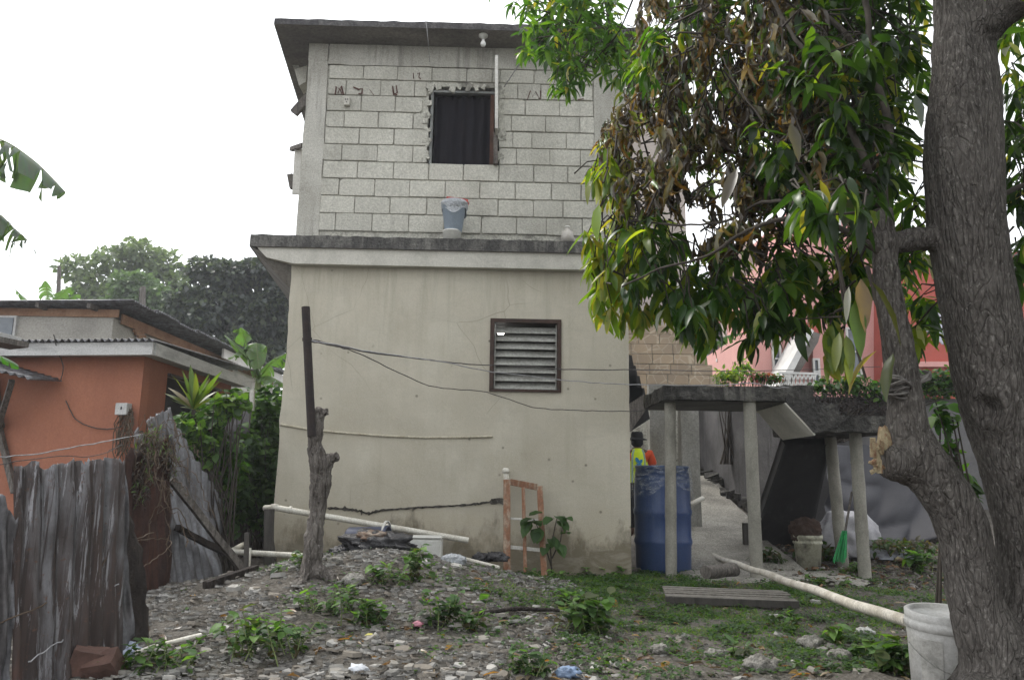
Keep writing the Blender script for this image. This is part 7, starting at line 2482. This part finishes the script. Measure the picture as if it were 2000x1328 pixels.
# fallen leaves
FL = Leaves(); r = random.Random(8)
for i in range(760):
    px, py = r.uniform(200, 2000), r.uniform(1110, 1328)
    if px < 900 and r.random() < .6: continue
    g_ = G(px, py)
    a = r.uniform(0, 6.28)
    FL.add(g_ + Vector((0, 0, .012)), Vector((cos(a), sin(a), r.uniform(-.05, .25))), r.uniform(.05, .13), r.randrange(6), r.choice([(.20, .12, .05), (.12, .075, .04), (.26, .20, .12), (.09, .065, .045), (.30, .17, .03), (.10, .08, .06), (.15, .12, .09)]), r.uniform(-.5, .5))
big, rest = FL.split(140)
FL.singles(big, 'fallen_leaf', DEAD_T[3:5] + GREEN_T[:2], M['leaf_dead'], None) if False else None
fl_root = ground
gi = ground
Rm_, Tm_ = FL.mats(big)
TT = GREEN_T[:3] + DEAD_T[3:5]
for i, rw in enumerate(big):
    key = ('fl', rw[3] % len(TT), rw[4])
    if key not in single_cache:
        tv, tf = TT[rw[3] % len(TT)]
        single_cache[key] = fast_mesh('fallen_leaf', tv, tf, np.tile(np.array(rw[4]), (len(tv), 1)), True, M['leaf_dead'])
    o = link('fallen_leaf', single_cache[key], ground)
    o.matrix_local = Matrix([[Rm_[i][a][0], Rm_[i][a][1], Rm_[i][a][2], Tm_[i][a]] for a in range(3)] + [[0, 0, 0, 1]])
FL.mesh('fallen_leaves', TT, M['leaf_dead'], ground, rows=rest)

# ---------------------------------------------------------------- flat stones of the mound
def shard(seed, thick=.18):
    r = random.Random(seed)
    n = r.randint(5, 7)
    ring = []
    for k in range(n):
        a = 2 * pi * k / n + r.uniform(-.3, .3); q = r.uniform(.65, 1.0)
        ring.append((cos(a) * q * .5, sin(a) * q * .5 * r.uniform(.6, .9)))
    V_ = [(x, y, 0) for x, y in ring] + [(x * .88, y * .88, thick * r.uniform(.8, 1.2)) for x, y in ring]
    tris = []
    for k in range(n):
        tris.append((k, (k + 1) % n, n + (k + 1) % n, n + k))
    # caps as quads/tris fan padded to quads
    V_.append((0, 0, thick * 1.02)); c_ = len(V_) - 1
    for k in range(n):
        tris.append((n + k, n + (k + 1) % n, c_, c_))
    return np.array(V_, float), np.array(tris, int)


def shard_mesh_quads(seed, thick):
    V_, F_ = shard(seed, thick)
    return V_, F_


def stone_mat():
    t = NT('slaty_stone')
    a = t.n('ShaderNodeAttribute'); a.attribute_name = 'col'
    oi = t.n('ShaderNodeObjectInfo').outputs['Random']
    n_ = t.noise(t.coord(), 30, 5, .7)
    c = t.mix(t.ramp(n_, [(.35, 0), (.7, .6)]), a.outputs['Color'], t.mix(1.0, a.outputs['Color'], (1.5, 1.45, 1.35), 'MULTIPLY'))
    c = t.mix(t.ramp(t.noise(t.coord(), 4, 4), [(.5, 0), (.7, .6)]), c, (.12, .10, .08))
    return t.done(c, .9, n_, .6, .006, .25)


M['stone'] = stone_mat()
STC = [(.18, .176, .168), (.24, .236, .226), (.13, .127, .12), (.30, .295, .28), (.20, .19, .172), (.16, .145, .125)]
SH = []
for k in range(10):
    V_, F_ = shard(k, .12 + .03 * (k % 3))
    SH.append((V_, F_))
ST = Leaves(); r = random.Random(17)
def add_stone(x, y, s_, lift=.0, tilt=.3):
    z = float(gz(x, y)) + lift
    ST.add(Vector((x, y, z)), Vector((r.uniform(-1, 1), r.uniform(-1, 1), r.uniform(-tilt, tilt))), s_, r.randrange(10), r.choice(STC), r.uniform(-tilt, tilt))
for i in range(19000):
    if r.random() < .72:
        x, y = r.gauss(-1.25, 1.05), r.uniform(3.2, 7.6)
    else:
        x, y = r.uniform(-3, 4.5), r.uniform(3.2, 7.4)
    dens = 1.0 if x < .6 else .35
    if x > 1.2 and y > 5.2: dens = .1
    if r.random() > dens or x < -3.2: continue
    bare = noise.noise(Vector((x * 1.6, y * 1.9, 2))) + .5 * noise.noise(Vector((x * 4, y * 5, 7)))
    if bare > .12 and r.random() < .78: continue
    s_ = .022 + .075 * r.random() ** 1.9 + (.05 * r.random() if r.random() < .12 else 0)
    add_stone(x, y, s_, r.uniform(-.004, .014), .16 if x < 0 else .3)
for i in range(60):
    x, y = r.uniform(-2.4, 2.5), r.uniform(3.5, 6.5)
    add_stone(x, y, r.uniform(.10, .17), .0, .12)
big, rest = ST.split(300)
Rm_, Tm_ = ST.mats(big)
for i, rw in enumerate(big):
    key = ('st', rw[3], rw[4])
    if key not in single_cache:
        V_, F_ = SH[rw[3]]
        me = bpy.data.meshes.new('stone')
        me.from_pydata([tuple(v) for v in V_], [], [tuple(dict.fromkeys(f)) for f in F_.tolist()])
        ca = me.color_attributes.new('col', 'FLOAT_COLOR', 'POINT')
        for d_ in ca.data: d_.color = (*rw[4], 1)
        me.materials.append(M['stone']); single_cache[key] = me
    o = link('stone', single_cache[key], ground)
    o.matrix_local = Matrix([[Rm_[i][a][0], Rm_[i][a][1], Rm_[i][a][2], Tm_[i][a]] for a in range(3)] + [[0, 0, 0, 1]])
ST.mesh('gravel', SH, M['stone'], None, rows=rest, flat=True)
g_o = bpy.data.objects['gravel']; tag(g_o, 'loose grey slaty stones covering the mound and yard', 'gravel')
for me in (g_o.data,):
    me.validate()
# litter and broken stone under stair and tarpaulin, coloured dark to deepen shade there
RB = Leaves(); r = random.Random(77)
for i in range(1500):
    g_ = P(r.uniform(1480, 1880), 1100, r.uniform(7.6, 10.4))
    x, y = g_.x, g_.y
    RB.add(Vector((x, y, float(gz(x, y)) + r.uniform(0, .02))), Vector((r.uniform(-1, 1), r.uniform(-1, 1), r.uniform(-.4, .4))), .03 + .11 * r.random() ** 2.5, r.randrange(10), r.choice([(.08, .07, .06), (.05, .045, .04), (.12, .11, .10), (.16, .10, .06), (.20, .19, .18)]), r.uniform(-.6, .6))
tag(RB.mesh('rubble', SH, M['stone'], flat=True), 'dark broken litter under the stair and along the tarpaulin', 'rubble')
bpy.data.objects['rubble.001'].data.validate() if 'rubble.001' in bpy.data.objects else None
# rounded lumps of rubble on the right
for i, (px, py, s_, lab) in enumerate(((1485, 1312, .08, 'big pitted pale rock at the bottom edge left of the glossy weed'), (1395, 1285, .05, 'small pale rock up and left of the big pitted rock'), (1640, 1290, .06, 'rough grey rock left of the broad-leaved weed'), (1585, 1265, .07, 'flat pale rock lying in the leaf litter'),
                                       (655, 1100, .05, 'pale round stone at the right foot of the dead trunk'), (1290, 1275, .05, 'small brownish rock among creeping weeds'), (830, 1215, .06, 'whitish lump of mortar in the mound foot'), (690, 1140, .07, 'whitish rock on the mound behind the bushy weed'))):
    g_ = G(px, py)
    lump('rock', g_ + Vector((0, 0, s_ * .3)), (s_, s_ * .8, s_ * .6), M['stone_lump'] if 'stone_lump' in M else M.setdefault('stone_lump', dirty('pitted_rock', (.34, .33, .30), (.19, .18, .16), 16, fine=60, fstr=.4, bstr=1, bdist=.02)), lab, 'rock', .35, .5, i * 2 + 1, 28)
# ================================================================== hazy air
t = NT('hazy_air')
pvn = t.n('ShaderNodeVolumePrincipled')
pvn.inputs['Color'].default_value = (.93, .95, 1, 1)
pvn.inputs['Density'].default_value = .0017
pvn.inputs['Anisotropy'].default_value = .3
t.l(pvn.outputs[0], t.out.inputs['Volume'])
o = MB().box((0, 130, 5), (330, 400, 16)).build('haze', t.m)
o['kind'] = 'stuff'
